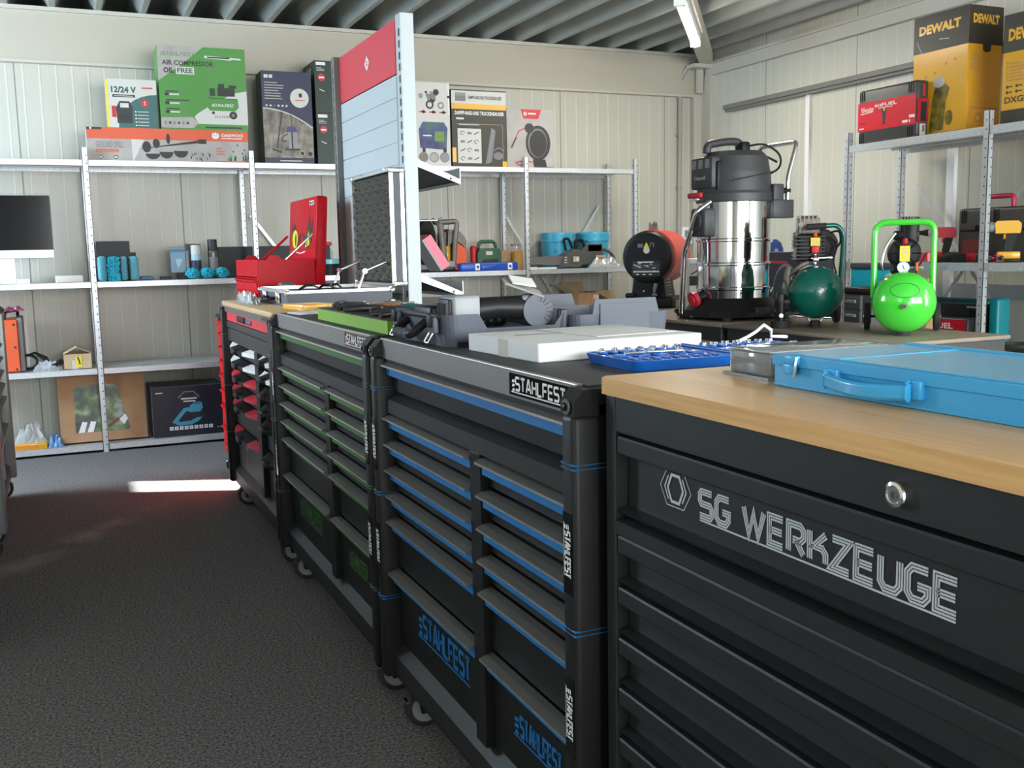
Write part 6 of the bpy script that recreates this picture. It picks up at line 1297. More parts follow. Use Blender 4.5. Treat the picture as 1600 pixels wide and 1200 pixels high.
for k in range(3): m = MB(); m.rect(-0.10+0.062*k,0.825,-0.058+0.062*k,0.872,GREYL,F,0.0006); m.rect(-0.092+0.062*k,0.832,-0.066+0.062*k,0.862,GREYINK,F,0.001); m.line([(-0.09+0.062*k,0.835),(-0.07+0.062*k,0.86)],0.005,BXWHITE,F,0.0014); m.build('switch', t)
m = MB(); m.text('Cleancraft',-0.075,0.765,0.020,WHITE,F,0.001,width=0.105); m.build('logo', t, 'white maker lettering')
m = MB(); m.box(-0.125,-0.228,0.668,0.0,-0.195,0.698,REDP,r=0.008); m.build('latch', t, 'red closing latch'); m = MB(); m.box(-0.10,-0.226,0.652,-0.02,-0.2,0.668,CHROME,r=0.003); m.build('latch_hook', t)
m = MB(); m.tube([(-0.02,-0.17,0.91),(-0.02,-0.165,0.955),(-0.02,-0.05,0.975),(-0.02,0.05,0.978),(-0.02,0.09,0.90)],0.022,VP,n=12,fillet=0.05); m.box(-0.045,0.03,0.90,0.03,0.09,0.975,PLASB,r=0.015); m.build('carrying_handle', t)
m = MB(); m.box(-0.06,-0.25,0.455,0.075,-0.14,0.61,VP,r=0.014); m.cyl((0.005,-0.248,0.54),(0.005,-0.262,0.54),0.046,VP,n=28); m.cyl((0.005,-0.2615,0.54),(0.005,-0.2635,0.54),0.035,INK,n=28); m.build('hose_inlet', t)
m = MB(); m.cyl((-0.01,-0.19,0.135),(-0.01,-0.245,0.118),0.030,PLASB,n=20); m.cyl((-0.01,-0.245,0.118),(-0.01,-0.268,0.110),0.044,REDP,n=24); m.cyl((-0.01,-0.268,0.110),(-0.01,-0.278,0.107),0.026,REDP,n=20); m.build('drain_cap', t, 'red drain cap')
m = MB(); hb = [(0.16,0.24,0.56),(0.16,0.24,0.77),(0.16,0.30,0.965),(-0.16,0.30,0.965),(-0.16,0.24,0.77),(-0.16,0.24,0.56)]
m.tube(hb, 0.0125, CHROME, n=12, fillet=0.035); m.build('push_handle', t, 'chrome push handle')
m = MB()
for x in (-0.16, 0.16): m = MB(); m.box(x-0.03,0.12,0.55,x+0.03,0.262,0.65,VP,r=0.006); m.box(x-0.02,0.13,0.64,x+0.02,0.20,0.735,VP,r=0.006); m.cyl((x,0.20,0.70),(x,0.25,0.70),0.016,PLASB,n=12); m.build('handle_bracket', t)
q = [VI @ P(1089, 330, 'X', 3.20), VI @ P(1069, 396, 'X', 3.20), VI @ P(1065, 484, 'X', 3.20)]
q2 = [Vector((p.x+0.30, p.y, p.z)) for p in q]
m = MB(); m.tube([q[2]+Vector((0,0.0,-0.02)), q[1], q[0], q[0]+Vector((0.02,0.09,0.06))], 0.015, CHROME, n=12, fillet=0.03); m.build('tilt_bar', t, 'chrome tilting bar')
m = MB(); m.tube([(-0.02,0.08,0.95),(0.06,0.16,0.965),(0.10,0.24,0.90),(0.06,0.27,0.83),(-0.02,0.25,0.80)],0.006,RUBBER,n=6,fillet=0.05); m.tube([(0.05,0.16,0.90),(0.0,0.29,0.87)],0.007,RUBBER,n=6); m.build('mains_cable', t)

# --- round heater
t = thing('heater', 'round red and black space heater with warning label on the far workbench', 'heater', (3.62, 5.80, ZB), math.radians(-50))
m = MB(); m.lathe([(0.0,-0.035),(0.14,-0.035),(0.160,-0.028),(0.172,-0.012),(0.174,0.03),(0.168,0.05)], PLASB, 48, TR(0,0,0.342) @ RX(-PI/2)); m.build('front_cap', t, 'black round front cap')
m = MB(); m.lathe([(0.168,0.045),(0.180,0.05),(0.180,0.40),(0.15,0.43),(0.0,0.43)], HEATR, 48, TR(0,0,0.342) @ RX(-PI/2)); m.build('drum', t, 'red drum body')
m = MB(); m.tube([(0,0.07,0.50),(0,0.07,0.565),(0,0.17,0.565),(0,0.17,0.51)],0.016,CASTR,n=10,fillet=0.02); m.build('handle', t)
m = MB(); m.prism([(-0.125,0.06),(0.125,0.06),(0.10,0.22),(-0.10,0.22)],-0.22,-0.02,PLASB,frame((0,0,0),(1,0,0),(0,0,1))); m.box(-0.17,0.0,0.0,0.17,0.34,0.075,PLASB,r=0.02,seg=3); m.box(-0.165,0.0,0.07,-0.09,0.06,0.10,PLASB,r=0.012)
for k in range(7): m.box(0.118-0.003*k,0.06,0.085+0.02*k,0.124-0.003*k,0.16,0.093+0.02*k,GREYL)
m.build('stand', t, bevel=0.003)
m = MB(); F = frame((0,-0.0356,0.342),(1,0,0),(0,0,1)); m.poly([(-0.018,0.062),(0.022,0.062),(0.002,0.098)],YELL,F); m.disc(0.003,0.045,0.022,BXWHITE,F,0.001); m.rect(-0.058,0.064,-0.022,0.088,GREYINK,F); m.line([(0.03,0.066),(0.03,0.09),(0.052,0.09),(0.052,0.066)],0.006,GREYINK,F)
m.rect(-0.098,-0.125,0.098,-0.025,INK,F,0.0007); m.rect(-0.06,-0.038,0.05,-0.030,WHITE,F,0.0012); r = random.Random(3)
for k in range(4): m.rect(-0.09,-0.055-0.016*k,0.09,-0.0535-0.016*k,GREYL,F,0.0012)
for k in range(14): x, z = r.uniform(-0.09,0.07), r.uniform(-0.1,-0.045); m.rect(x,z,x+r.uniform(0.01,0.03),z+0.005,BXWHITE,F,0.0014)
m.rect(-0.09,-0.100,0.09,-0.093,WHITE,F,0.0015)
for k in range(3): m.rect(-0.07+0.045*k,-0.118,-0.05+0.045*k,-0.112,WHITE,F,0.0012)
m.build('warning_label', t, 'warning signs and white lettering')
m = MB(); m.tube([(0.06,-0.01,0.165),(0.05,-0.012,0.12),(0.045,0.0,0.10)],[0.014,0.010,0.006],GREYL,n=10); m.cyl((-0.03,0.005,0.115),(-0.03,0.0,0.115),0.006,WHITE,n=8); m.rect(0.03,0.085,0.065,0.097,GREYL,frame((0,-0.0005,0),(1,0,0),(0,0,1)),0.001); m.build('switch', t, 'pale switch and plug')

# white boxed device behind the vacuum
t = thing('boxed_device', 'white boxed device with dark display between heater and steel vacuum cleaner', 'device', (3.72, 5.30, ZB), math.radians(-30)); m = MB(); m.box(-0.09,0,0.0,0.13,0.2,0.33,BXWHITE,r=0.008); m.build('housing', t); m = MB(); F = frame((0,-0.0006,0),(1,0,0),(0,0,1)); m.rect(-0.09,0.16,0.13,0.22,INK,F); m.rect(-0.09,0.22,0.13,0.30,GREYB,F); m.disc(-0.02,0.19,0.012,GREYL,F,0.001); m.disc(0.02,0.19,0.012,GREYL,F,0.001); m.line([(-0.08,0.23),(0.02,0.29),(0.10,0.31)],0.008,INK,F,0.001); m.build('front_panel', t)
t = thing('vacuum_fitting', 'small brass and green hose fitting between the chrome bar and red drain cap', 'fitting', (3.36, 5.02, ZB)); MB().cyl((0,0,0),(0,0,0.05),0.02,CASTR,n=12).cyl((0,0,0.05),(0,0,0.09),0.028,GREYB,n=12).cyl((-0.04,-0.01,0.03),(0.0,0,0.03),0.014,DGREEN,n=10).build('fitting', t)

# --- compressors
def compressor(label, x, y, yaw, green, rad, zc, kind):
    t = thing('air_compressor', label, 'air compressor', (x, y, ZB), -yaw)   # local +y points along the tank, away from its front dome
    c = zc-ZB; L = 0.50
    nd = 14; prof = [(rad*math.sin(PI/2*i/nd), 0.024-0.105*math.cos(PI/2*i/nd)) for i in range(nd+1)]
    prof += [(rad*math.cos(PI/2*i/nd), 0.33+0.105*math.sin(PI/2*i/nd)) for i in range(nd+1)]
    m = MB(); m.lathe(prof, green, 48, TR(0,0,c) @ RX(-PI/2)); m.lathe([(rad+0.0012,0.018),(rad+0.0012,0.024),(rad+0.0012,0.030)], green, 48, TR(0,0,c) @ RX(-PI/2))
    m.build('tank', t)
    m = MB(); m.tube([(-0.040,0.03,c-rad*0.92),(-0.028,0.03,0.032),(0.028,0.03,0.032),(0.040,0.03,c-rad*0.92)],0.004,green if kind == 'bright' else ALU,n=6); m.cyl((0,0.03,0.0),(0,0.03,0.034),0.028,RUBBER,0.024,n=18); m.build('front_foot', t)
    for s in (-1, 1):
        m = MB(); M = TR(s*(rad+0.018), 0.32, 0.0640) @ RY(PI/2)
        m.lathe([(0.0,-0.014),(0.03,-0.014),(0.034,-0.010),(0.048,-0.013),(0.060,-0.013),(0.062,-0.008),(0.062,0.008),(0.060,0.013),(0.048,0.013),(0.034,0.010),(0.03,0.014),(0.0,0.014)], RUBBER, 26, M)
        for k in range(16): a_ = 2*PI*k/16; m.box(-0.003,-0.0635,-0.009,0.003,-0.060,0.009,RUBBER, M @ RZ(a_))
        m.cyl((s*(rad+0.004),0.32,0.064),(s*(rad+0.036),0.32,0.064),0.008,ALU,n=10); m.build('wheel', t)
    m = MB(); m.tube([(-rad-0.01,0.32,0.064),(rad+0.01,0.32,0.064)],0.006,PLASB,n=8); m.box(-rad*0.8,0.30,0.055,rad*0.8,0.34,c-rad*0.7,green); m.build('axle', t)
    top = c+rad
    if kind == 'bright':
        m = MB(); hh = 0.490
        m.tube([(-rad*0.95,0.05,c+rad*0.15),(-rad*0.95,0.05,hh),(rad*0.87,0.05,hh),(rad*0.87,0.05,c+rad*0.15)],0.0135,green,n=14,fillet=0.05,fs=8); m.build('handle_frame', t, 'bright green tubular handle frame')
        m = MB(); z0 = 0.355
        m.lathe([(0.0,-0.06),(0.055,-0.055),(0.068,-0.04),(0.072,0.0),(0.072,0.10),(0.05,0.12),(0.0,0.12)],PLASB,32,TR(0.0,0.19,z0) @ RX(-PI/2))
        for k in range(8): a_ = 2*PI*k/8; m.box(-0.003,-0.07,-0.058,0.003,-0.03,-0.05,PLASB2,TR(0,0.19,z0) @ RX(-PI/2) @ RZ(a_))
        m.box(-0.055,0.13,z0-0.10,0.055,0.30,z0-0.04,PLASB,r=0.015); m.cyl((0.02,0.20,z0+0.05),(0.02,0.20,0.515),0.04,PLASB,n=20)
        for k in range(6): m.box(-0.03+0.012*k,0.16,0.50,-0.025+0.012*k,0.24,0.518,CASTR)
        m.box(-0.05,0.17,z0+0.06,0.06,0.25,z0+0.10,PLASB,r=0.01); m.build('pump', t)
        m = MB(); m.tube([(-0.04,0.16,z0+0.09),(-0.08,0.15,z0+0.03),(-0.095,0.15,z0-0.05),(-0.085,0.16,top)],0.007,ALU,n=8,fillet=0.03); m.tube([(0.09,0.13,z0),(0.06,0.10,top+0.02),(-0.10,0.10,c+rad*0.6)],0.004,RUBBER,n=6,fillet=0.03); m.build('pressure_pipe', t, 'bright metal pressure pipe')
        m = MB(); m.box(-0.021,0.097,z0-0.035,0.021,0.101,z0+0.033,YELL); m.cyl((0,0.10,z0+0.04),(0,0.11,z0+0.062),0.010,PRED,n=12); F = frame((0,0.0968,z0),(1,0,0),(0,0,1))
        for k in range(6): m.rect(-0.015,-0.026+0.009*k,0.015,-0.022+0.009*k,CARDL,F,0.0004)
        m.build('instruction_tag', t, 'yellow instruction tag')
        m = MB(); m.cyl((-0.005,0.075,z0-0.060),(-0.005,0.10,z0-0.060),0.026,CHROME,n=28); m.cyl((-0.005,0.0745,z0-0.060),(-0.005,0.0735,z0-0.060),0.0235,mat('dial_white',(0.75,0.80,0.92),0.3),n=28); F = frame((-0.005,0.0733,z0-0.060),(1,0,0),(0,0,1)); m.line([(-0.003,0.010),(0.004,-0.012)],0.003,NAVY,F,0.0005)
        for k in range(9): a_ = -0.7+k*0.57; m.disc(0.019*math.cos(a_),0.019*math.sin(a_),0.0015,INK,F,0.0005,n=6)
        m.build('pressure_gauge', t, 'round white pressure gauge')
        m = MB(); m.cyl((0.0,0.11,top-0.01),(0.0,0.11,z0-0.085),0.009,green,n=12); m.cyl((-0.05,0.11,z0-0.07),(0.06,0.11,z0-0.062),0.007,CHROME,n=10); m.cyl((0.05,0.10,z0-0.075),(0.05,0.10,z0-0.04),0.006,ORNG,n=10); m.cyl((0.06,0.11,z0-0.062),(0.075,0.10,z0-0.062),0.010,CHROME,n=10); m.box(-0.05,0.1,top-0.005,-0.01,0.16,top+0.03,PLASB,r=0.006); m.build('regulator', t, 'chrome regulator with green riser')
        m = MB(); m.cyl((0.0,-0.083,c-0.012),(0.0,-0.096,c-0.012),0.012,CASTR,n=18); m.cyl((0.0,-0.096,c-0.012),(0.0,-0.100,c-0.012),0.0085,CHROME,n=6); m.cyl((0.0,-0.1,c-0.012),(0.0,-0.1015,c-0.012),0.0045,INK,n=10); m.build('drain_plug', t, 'brass drain plug')
        m = MB(); pts = []
        for i in range(25):
            a_ = 2*PI*i/24; u = 0.058*math.cos(a_); v = 0.055+0.030*math.sin(a_); rr = math.hypot(u, v)/rad
            yy = 0.024-0.105*math.sqrt(max(0.0, 1-rr*rr)); pts.append((u, yy-0.0003, c+v))
        m.tube(pts, 0.0012, DGREEN, n=5); m.build('badge_outline', t)
    else:
        m = MB(); z0 = top+0.09
        m.box(-0.085,0.10,top+0.02,0.045,0.27,top+0.155,PLASB,r=0.02,seg=3); m.lathe([(0,-0.02),(0.07,-0.01),(0.08,0.02),(0.08,0.12),(0,0.13)],PLASB,28,TR(0.045,0.16,top+0.10) @ RX(-PI/2))
        for k in range(7): m.box(-0.09,0.095,top+0.03+0.018*k,0.05,0.275,top+0.036+0.018*k,INK)
        m.build('pump', t)
        m = MB(); m.box(-0.075,0.13,top+0.155,0.03,0.24,top+0.235,CASTR,r=0.008); 
        for k in range(5): m.box(-0.07+0.02*k,0.128,top+0.16,-0.063+0.02*k,0.242,top+0.245,CASTR)
        m.cyl((-0.065,0.12,top+0.20),(-0.065,0.10,top+0.20),0.014,CASTR,n=12); m.box(-0.095,0.14,top+0.09,-0.05,0.2,top+0.165,CASTR,r=0.006); m.build('cylinder_head', t, 'bare cast metal cylinder head')
        m = MB(); m.tube([(0.02,0.08,top+0.19),(0.105,0.08,top+0.195),(0.135,0.08,top+0.15),(0.125,0.10,c+rad*0.3)],0.0115,green,n=12,fillet=0.035); m.build('handle', t); m = MB(); m.tube([(-0.04,0.08,top+0.188),(0.05,0.08,top+0.192)],0.0145,RUBBER,n=12); m.build('grip', t, 'black rubber grip')
        m = MB(); m.box(-0.022,0.072,top+0.095,0.022,0.076,top+0.135,YELL); m.box(-0.018,0.070,top+0.06,0.018,0.078,top+0.098,PRED,r=0.005); m.cyl((0,0.08,top+0.137),(0,0.09,top+0.155),0.010,ORNG,n=12); F = frame((0,0.0716,0),(1,0,0),(0,0,1))
        for k in range(3): m.rect(-0.016,top+0.104+0.009*k,0.016,top+0.108+0.009*k,CARDL,F,0.0004)
        m.build('instruction_tag', t, 'yellow and red tag')
        m = MB(); m.cyl((0.0,0.075,top+0.01),(0.0,0.075,top+0.055),0.008,CHROME,n=12); m.cyl((-0.02,0.07,top+0.035),(0.06,0.07,top+0.038),0.007,CHROME,n=10); m.cyl((0.06,0.07,top+0.038),(0.08,0.07,top+0.038),0.010,CHROME,n=10); m.cyl((0,0.045,top+0.03),(0,0.075,top+0.04),0.014,CHROME,n=14); m.cyl((0,0.075,top-0.02),(0,0.075,top+0.012),0.008,green,n=10); m.build('regulator', t, 'chrome regulator')
        m = MB(); m.tube([(0.07,0.12,top+0.14),(0.11,0.10,top+0.10),(0.085,0.08,top+0.02),(0.10,0.06,top-0.04)],0.005,RUBBER,n=6,fillet=0.03); m.tube([(0.08,0.14,top+0.16),(0.12,0.12,top+0.17),(0.125,0.1,top+0.11),(0.10,0.1,top+0.08)],0.005,RUBBER,n=6,fillet=0.02); m.tube([(-0.11,0.05,c-0.02),(-0.135,0.06,c+0.07),(-0.125,0.08,c+0.12)],[0.02,0.016,0.012],CASTR,n=10); m.tube([(-0.12,0.1,c+0.08),(-0.06,0.08,top+0.005),(-0.03,0.09,top+0.015)],0.012,CASTR,n=8); m.build('pressure_pipe', t, 'cast pipe elbow and hoses')
        m = MB(); m.cyl((-0.165,0.03,0),(-0.165,0.03,0.032),0.048,RUBBER,n=20); m.cyl((-0.165,0.03,0.03),(-0.165,0.03,0.12),0.022,PLASB,n=16); m.box(-0.185,0.01,0.10,-0.15,0.05,0.17,PLASB,r=0.006); m.cyl((-0.165,0.005,0.06),(-0.165,0.0,0.06),0.01,ALU,n=10); m.box(-0.16,0.02,0.12,-0.09,0.04,0.135,PLASB); m.build('air_filter', t)
        m = MB(); m.tube([(-rad*0.8,0.05,0.055),(rad*0.6,0.05,0.045)],0.006,CHROME,n=8); m.build('cross_bar', t)
    return t
compressor('dark green air compressor with cast metal cylinder head, left of the bright green one', 3.36, 3.85, math.radians(33), DGREEN, 0.128, 1.022, 'dark')
compressor('bright green air compressor with tubular handle frame at the near end of the bench', 3.335, 3.27, math.radians(44), PGREEN, 0.132, 0.996, 'bright')

# ================================================================== goods on the right rack and the low bench
def cartonR(label, yfar, ynear, z0, z1, X, d, base, art=None, cat='box', name='carton', bev=0.003, r=0.0):
    t = thing(name, label, cat, (X, yfar, z0), -PI/2); w, h = yfar-ynear, z1-z0
    m = MB(); m.box(0,0,0,w,d,h,base,r=r,seg=3); m.build('box', t, bevel=0 if r else bev)
    if art:
        a = MB(); F = frame((0,-0.0006,0),(1,0,0),(0,0,1)); G = frame((w+0.0006,0,0),(0,1,0),(0,0,1)); art(a, F, G, w, h, d); a.build('printed_design', t)
    return t
TR_ = 1.8685; MR_ = 1.1355; LR_ = 0.5505
ya, yb = P(1341, 180, 'X', 4.68).y, P(1433, 160, 'X', 4.68).y; zt = P(1433, 124, 'X', 4.68).z
CASEK = mat('case_charcoal', (0.045, 0.045, 0.043), 0.42)
def art(a, F, G, w, h, d):
    a.rect(0.0,h*0.24,w*0.985,h*0.76,mat('case_red',(0.66,0.012,0.03),0.35),F,0.0004); a.text('Milwaukee',w*0.05,h*0.58,h*0.10,WHITE,F,0.001,width=w*0.22,shear=0.2); a.line([(w*0.05,h*0.555),(w*0.26,h*0.575)],h*0.012,WHITE,F,0.001); a.text('M18',w*0.30,h*0.645,h*0.055,WHITE,F,0.001,width=w*0.11,bold=0.02); a.text('FUEL',w*0.42,h*0.645,h*0.06,WHITE,F,0.001,width=w*0.25,bold=0.02); a.rect(w*0.36,h*0.615,w*0.60,h*0.628,WHITE,F,0.001)
    a.poly([(w*0.40,h*0.62),(w*0.51,h*0.62),(w*0.49,h*0.50),(w*0.48,h*0.36),(w*0.50,h*0.32),(w*0.42,h*0.32),(w*0.44,h*0.36),(w*0.43,h*0.50)],INK,F,0.0008); a.disc(w*0.46,h*0.585,h*0.03,mat('print_amber',(0.75,0.35,0.02),0.4),F,0.001)
    for i in range(3):
        for j in range(4): a.line([(w*(0.66+0.06*i),h*(0.38+0.055*j)),(w*(0.71+0.06*i),h*(0.38+0.055*j))],h*0.006,PRED,F,0.001)
    a.rect(w*0.88,h*0.36,w*0.97,h*0.41,WHITE,F,0.001); a.rect(w*0.77,h*0.285,w*0.86,h*0.33,WHITE,F,0.001); a.rect(w*0.88,h*0.285,w*0.90,h*0.33,WHITE,F,0.001)
    for k in range(2): a.rect(w*(0.04+0.05*k),h*0.37,w*(0.075+0.05*k),h*0.41,INK,F,0.0008)
    a.rect(w*0.03,h*0.28,w*0.11,h*0.30,WHITE,F,0.001)
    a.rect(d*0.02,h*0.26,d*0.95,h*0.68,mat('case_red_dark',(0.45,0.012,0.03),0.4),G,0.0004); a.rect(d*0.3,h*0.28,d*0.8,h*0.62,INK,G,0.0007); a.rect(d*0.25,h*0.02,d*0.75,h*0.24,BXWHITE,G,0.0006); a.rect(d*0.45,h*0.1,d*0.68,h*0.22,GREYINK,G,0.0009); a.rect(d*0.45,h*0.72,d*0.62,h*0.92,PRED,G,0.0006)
    for x0 in (0.03, 0.86):
        for k in range(3):
            for (za, zb) in ((0.80,0.97),(0.03,0.20)): a.rect(w*(x0+0.035*k),h*za,w*(x0+0.035*k)+0.006,h*zb,PLASB2,F,0.0012)
cartonR('black power tool case with red label lying on the top of the right rack', ya, yb, TR_, zt, 4.68, 0.095, CASEK, art, cat='tool case', name='power_tool_case', r=0.018)
def dewalt(side):
    def art(a, F, G, w, h, d):
        z = 0.70; a.rect(0,h*z,w,h,BRN,F,0.0003); a.text('DEWALT',w*0.10,h*0.845,h*0.075,YEL,F,0.0008,width=w*0.76,bold=0.05)
        a.rect(0,h*z,d,h,BRN,G,0.0003); a.text('DEWALT',d*0.12,h*0.86,h*0.075,YEL,G,0.0008,width=d*0.76,bold=0.05)
        rows(a,G,d*0.08,h*0.50,d*0.35,h*0.15,7,CARD); a.line([(d*0.1,h*0.13),(d*0.1,h*0.20),(d*0.9,h*0.20)],h*0.012,CARD,G); a.disc(d*0.35,h*0.12,h*0.035,CARD,G,0.0006); a.disc(d*0.35,h*0.12,h*0.022,YEL,G,0.0009); a.rect(d*0.42,h*0.66,d*0.66,h*0.705,BRN,G,0.0007); a.disc(d*0.54,h*0.665,d*0.12,BRN,G,0.0008,ry=h*0.025)
        OL = photo_mat('photo_compressor', [(0.05,0.05,0.01),(0.16,0.13,0.01),(0.30,0.22,0.02)], 18)
        a.poly([(w*0.34,h*0.03),(w*0.60,h*0.05),(w*0.64,h*0.28),(w*0.70,h*0.38),(w*0.58,h*0.44),(w*0.44,h*0.42),(w*0.38,h*0.30)],OL,F,0.0006); a.disc(w*0.70,h*0.14,w*0.07,OL,F,0.0007,ry=h*0.06); a.disc(w*0.50,h*0.44,w*0.11,GREYB,F,0.0009,ry=h*0.045); a.rect(w*0.45,0.0,w,h*0.03,BRN,F,0.0006)
        for p in ((0.25,0.50),(0.42,0.52),(0.62,0.58),(0.78,0.60)): a.disc(w*p[0],h*p[1],w*0.022,CARD,F,0.0007,n=8)
        a.line([(w*0.06,h*0.80),(w*0.28,h*0.58)],0.003,BXWHITE,F,0.001); a.line([(w*0.48,h*0.785),(w*0.66,h*0.775)],0.003,BXWHITE,F,0.001); a.line([(w*0.85,h*0.48),(w*0.97,h*0.34)],0.002,BXWHITE,F,0.001)
    return art
ya, yb = P(1425, 170, 'X', 4.78).y, P(1512, 100, 'X', 4.78).y; zt = P(1512, 7, 'X', 4.78).z; dd_ = P(1565, 100, 'Y', yb).x-4.78
YELB = mat('box_yellow', (0.76, 0.40, 0.02), 0.22, coat=0.6)
cartonR('tall shiny yellow and black carton behind the red-labelled case on the right rack', ya, yb, TR_, zt, 4.78, dd_, YELB, dewalt(0))
ya, yb = P(1566, 120, 'X', 4.74).y, P(1566, 120, 'X', 4.74).y-0.45; zt = P(1566, 26, 'X', 4.74).z
def art2(a, F, G, w, h, d):
    a.rect(0,h*0.66,w,h,BRN,F,0.0003); a.text('DEWALT',w*0.07,h*0.76,h*0.11,YEL,F,0.0008,width=w*0.55,bold=0.05); a.rect(0,0,w,h*0.14,BRN,F,0.0003); rows(a,F,w*0.10,h*0.40,w*0.25,h*0.18,6,CARD)
    for k in range(6): a.rect(w*0.06,h*(0.41+0.03*k),w*0.08,h*(0.425+0.03*k),CARD,F)
    a.text('DXGNI30',w*0.05,h*0.20,h*0.06,BRN,F,0.0008,width=w*0.50,bold=0.02)
    for k in range(2):
        for j in range(3): a.disc(w*(0.08+0.13*j),h*(0.30+0.05*k),w*0.02,BRN,F,0.0008,n=6); a.rect(w*(0.105+0.13*j),h*(0.295+0.05*k),w*(0.15+0.13*j),h*(0.305+0.05*k),BRN,F,0.0008)
cartonR('yellow and black generator carton cut off by the right edge on the right rack top', ya, min(ya-0.44, yb), TR_, zt, 4.74, 0.325, YELB, art2)
# middle shelf of the right rack
XP = 4.74
ya, yb = P(1492, 360, 'X', 4.86).y, 3.0; zt = P(1560, 323, 'X', 4.86).z
def art3(a, F, G, w, h, d):
    for x in (0.04, 0.35):
        for k in range(3): a.rect(w*(x+0.02*k),h*0.72,w*(x+0.02*k)+0.008,h*0.96,PLASB2,F,0.0012)
    a.rect(w*0.03,h*0.56,w*0.95,h*0.60,PLASB2,F,0.001)
    DR = mat('print_dark_red',(0.14,0.02,0.02),0.4); a.poly([(w*0.05,h*0.18),(w*0.30,h*0.10),(w*0.34,h*0.30),(w*0.20,h*0.44),(w*0.06,h*0.40)],DR,F,0.0008)
tc_ = cartonR('large charcoal power tool case with red carrying handle on the right rack', ya, ya-0.72, MR_, zt, 4.88, 0.14, CASEK, art3, cat='tool case', name='power_tool_case', r=0.02)
hh = zt-MR_; h0 = ya-P(1535, 318, 'X', 4.9).y; h1 = ya-P(1578, 318, 'X', 4.9).y
MB().tube([(h0-0.02,0.05,hh-0.01),(h0-0.02,0.05,hh+0.062),(h1,0.05,hh+0.062),(h1,0.05,hh-0.01)],0.014,mat('handle_crimson',(0.5,0.02,0.06),0.4),n=8,fillet=0.02).build('carrying_handle', tc_, 'red carrying handle')
def power_tool(label, px, py, rz, col, sc=1.0, lying=False, X=XP, z0=MR_):
    c = P(px, py, 'X', X); t = thing('power_drill', label, 'power tool', (X, c.y, z0), rz)
    S = Matrix.Scale(sc, 4)
    if lying: S = TR(0,0,0.0385*sc) @ RX(PI/2) @ TR(0,0,-0.10*sc) @ S
    m = MB(); m.prism([(-0.06,0.15),(0.055,0.15),(0.06,0.165),(0.06,0.20),(0.045,0.215),(-0.055,0.215),(-0.065,0.20)],-0.032,0.032,col,S @ frame((0,0,0),(1,0,0),(0,0,1))); m.prism([(-0.02,0.055),(0.02,0.05),(0.045,0.15),(-0.005,0.15)],-0.02,0.02,PLASB,S @ frame((0,0,0),(1,0,0),(0,0,1))); m.build('body', t, bevel=0.004)
    m = MB(); m.cyl((-0.065,0,0.183),(-0.10,0,0.183),0.026,GREYL,n=16,M=S); m.cyl((-0.10,0,0.183),(-0.125,0,0.183),0.024,PLASB,0.018,n=16,M=S); m.cyl((-0.125,0,0.183),(-0.16,0,0.183),0.018,PLASB,0.012,n=14,M=S); m.build('chuck', t)
    m = MB(); m.box(-0.05,-0.038,0.018,0.06,0.038,0.055,col,S,r=0.006); m.box(-0.055,-0.036,0.0,0.062,0.036,0.018,PLASB,S,r=0.004); m.build('battery', t)
    m = MB(); m.box(-0.022,-0.010,0.118,-0.004,0.010,0.148,col,S,r=0.004); m.build('trigger', t); return t
power_tool('yellow and black cordless drill standing on its battery on the right rack', 1573, 413, -0.82, YEL, 1.05, X=4.79)
power_tool('red cordless drill standing upright left of the charcoal case on the right rack', 1476, 413, -0.9, REDP, 0.95, X=4.86)
power_tool('red power tool lying beside the green handle frame on the right rack', 1452, 413, -1.3, REDP, 0.8, True, X=4.72)
power_tool('red power tool lying left of the rack post on the right rack', 1506, 413, 1.9, REDP, 0.7, True, X=4.76)
power_tool('red power tool lying right of the rack post, beside the yellow drill', 1545, 413, 0.9, REDP, 0.6, True, X=4.72)
t = thing('rubber_sleeve', 'black rubber sleeve lying in front of the charcoal case on the right rack', 'sleeve', (4.73, P(1482, 405, 'X', 4.73).y, MR_)); MB().tube([(0,0.05,0.021),(0,0,0.031),(0,-0.06,0.04)],[0.018,0.03,0.02],RUBBER,n=10).build('sleeve', t)
# lower shelf of the right rack
CX = 4.72
def lower(label, p0, p1, yt, X, d, base, art=None, z0=LR_, r=0.015, cat='tool case', name='power_tool_case'):
    a_, b_ = P(p0, 490, 'X', X).y, P(p1, 490, 'X', X).y; zt = P((p0+p1)/2, yt, 'X', X).z; return cartonR(label, a_, b_, z0, zt, X, d, base, art, cat, name, r=r)
def art4(a, F, G, w, h, d):
    a.rect(0,h*0.60,w*0.97,h*0.97,mat('case_red2',(0.62,0.012,0.03),0.35),F,0.0004); a.text('FUEL',w*0.28,h*0.76,h*0.13,WHITE,F,0.001,width=w*0.42,bold=0.03); a.rect(w*0.30,h*0.71,w*0.62,h*0.73,WHITE,F,0.001)
lower('red-labelled black case on the lower rack shelf behind the bright green compressor', 1440, 1512, 496, 4.70, 0.13, CASEK, art4)
def art5(a, F, G, w, h, d):
    a.rect(w*0.62,h*0.93,w*0.82,h*0.955,WHITE,F,0.001)
    for k in range(3): a.rect(w*(0.7+0.07*k),h*0.2,w*(0.7+0.07*k)+0.008,h*0.9,PLASB2,F,0.001)
lower('plain black case behind the red-labelled case on the lower shelf of the right rack', 1464, 1540, 474, 4.86, 0.10, CASEK, art5)
lower('teal tool case at the right end of the lower shelf of the right rack', 1544, 1559, 466, 4.72, 0.10, TEAL, None)
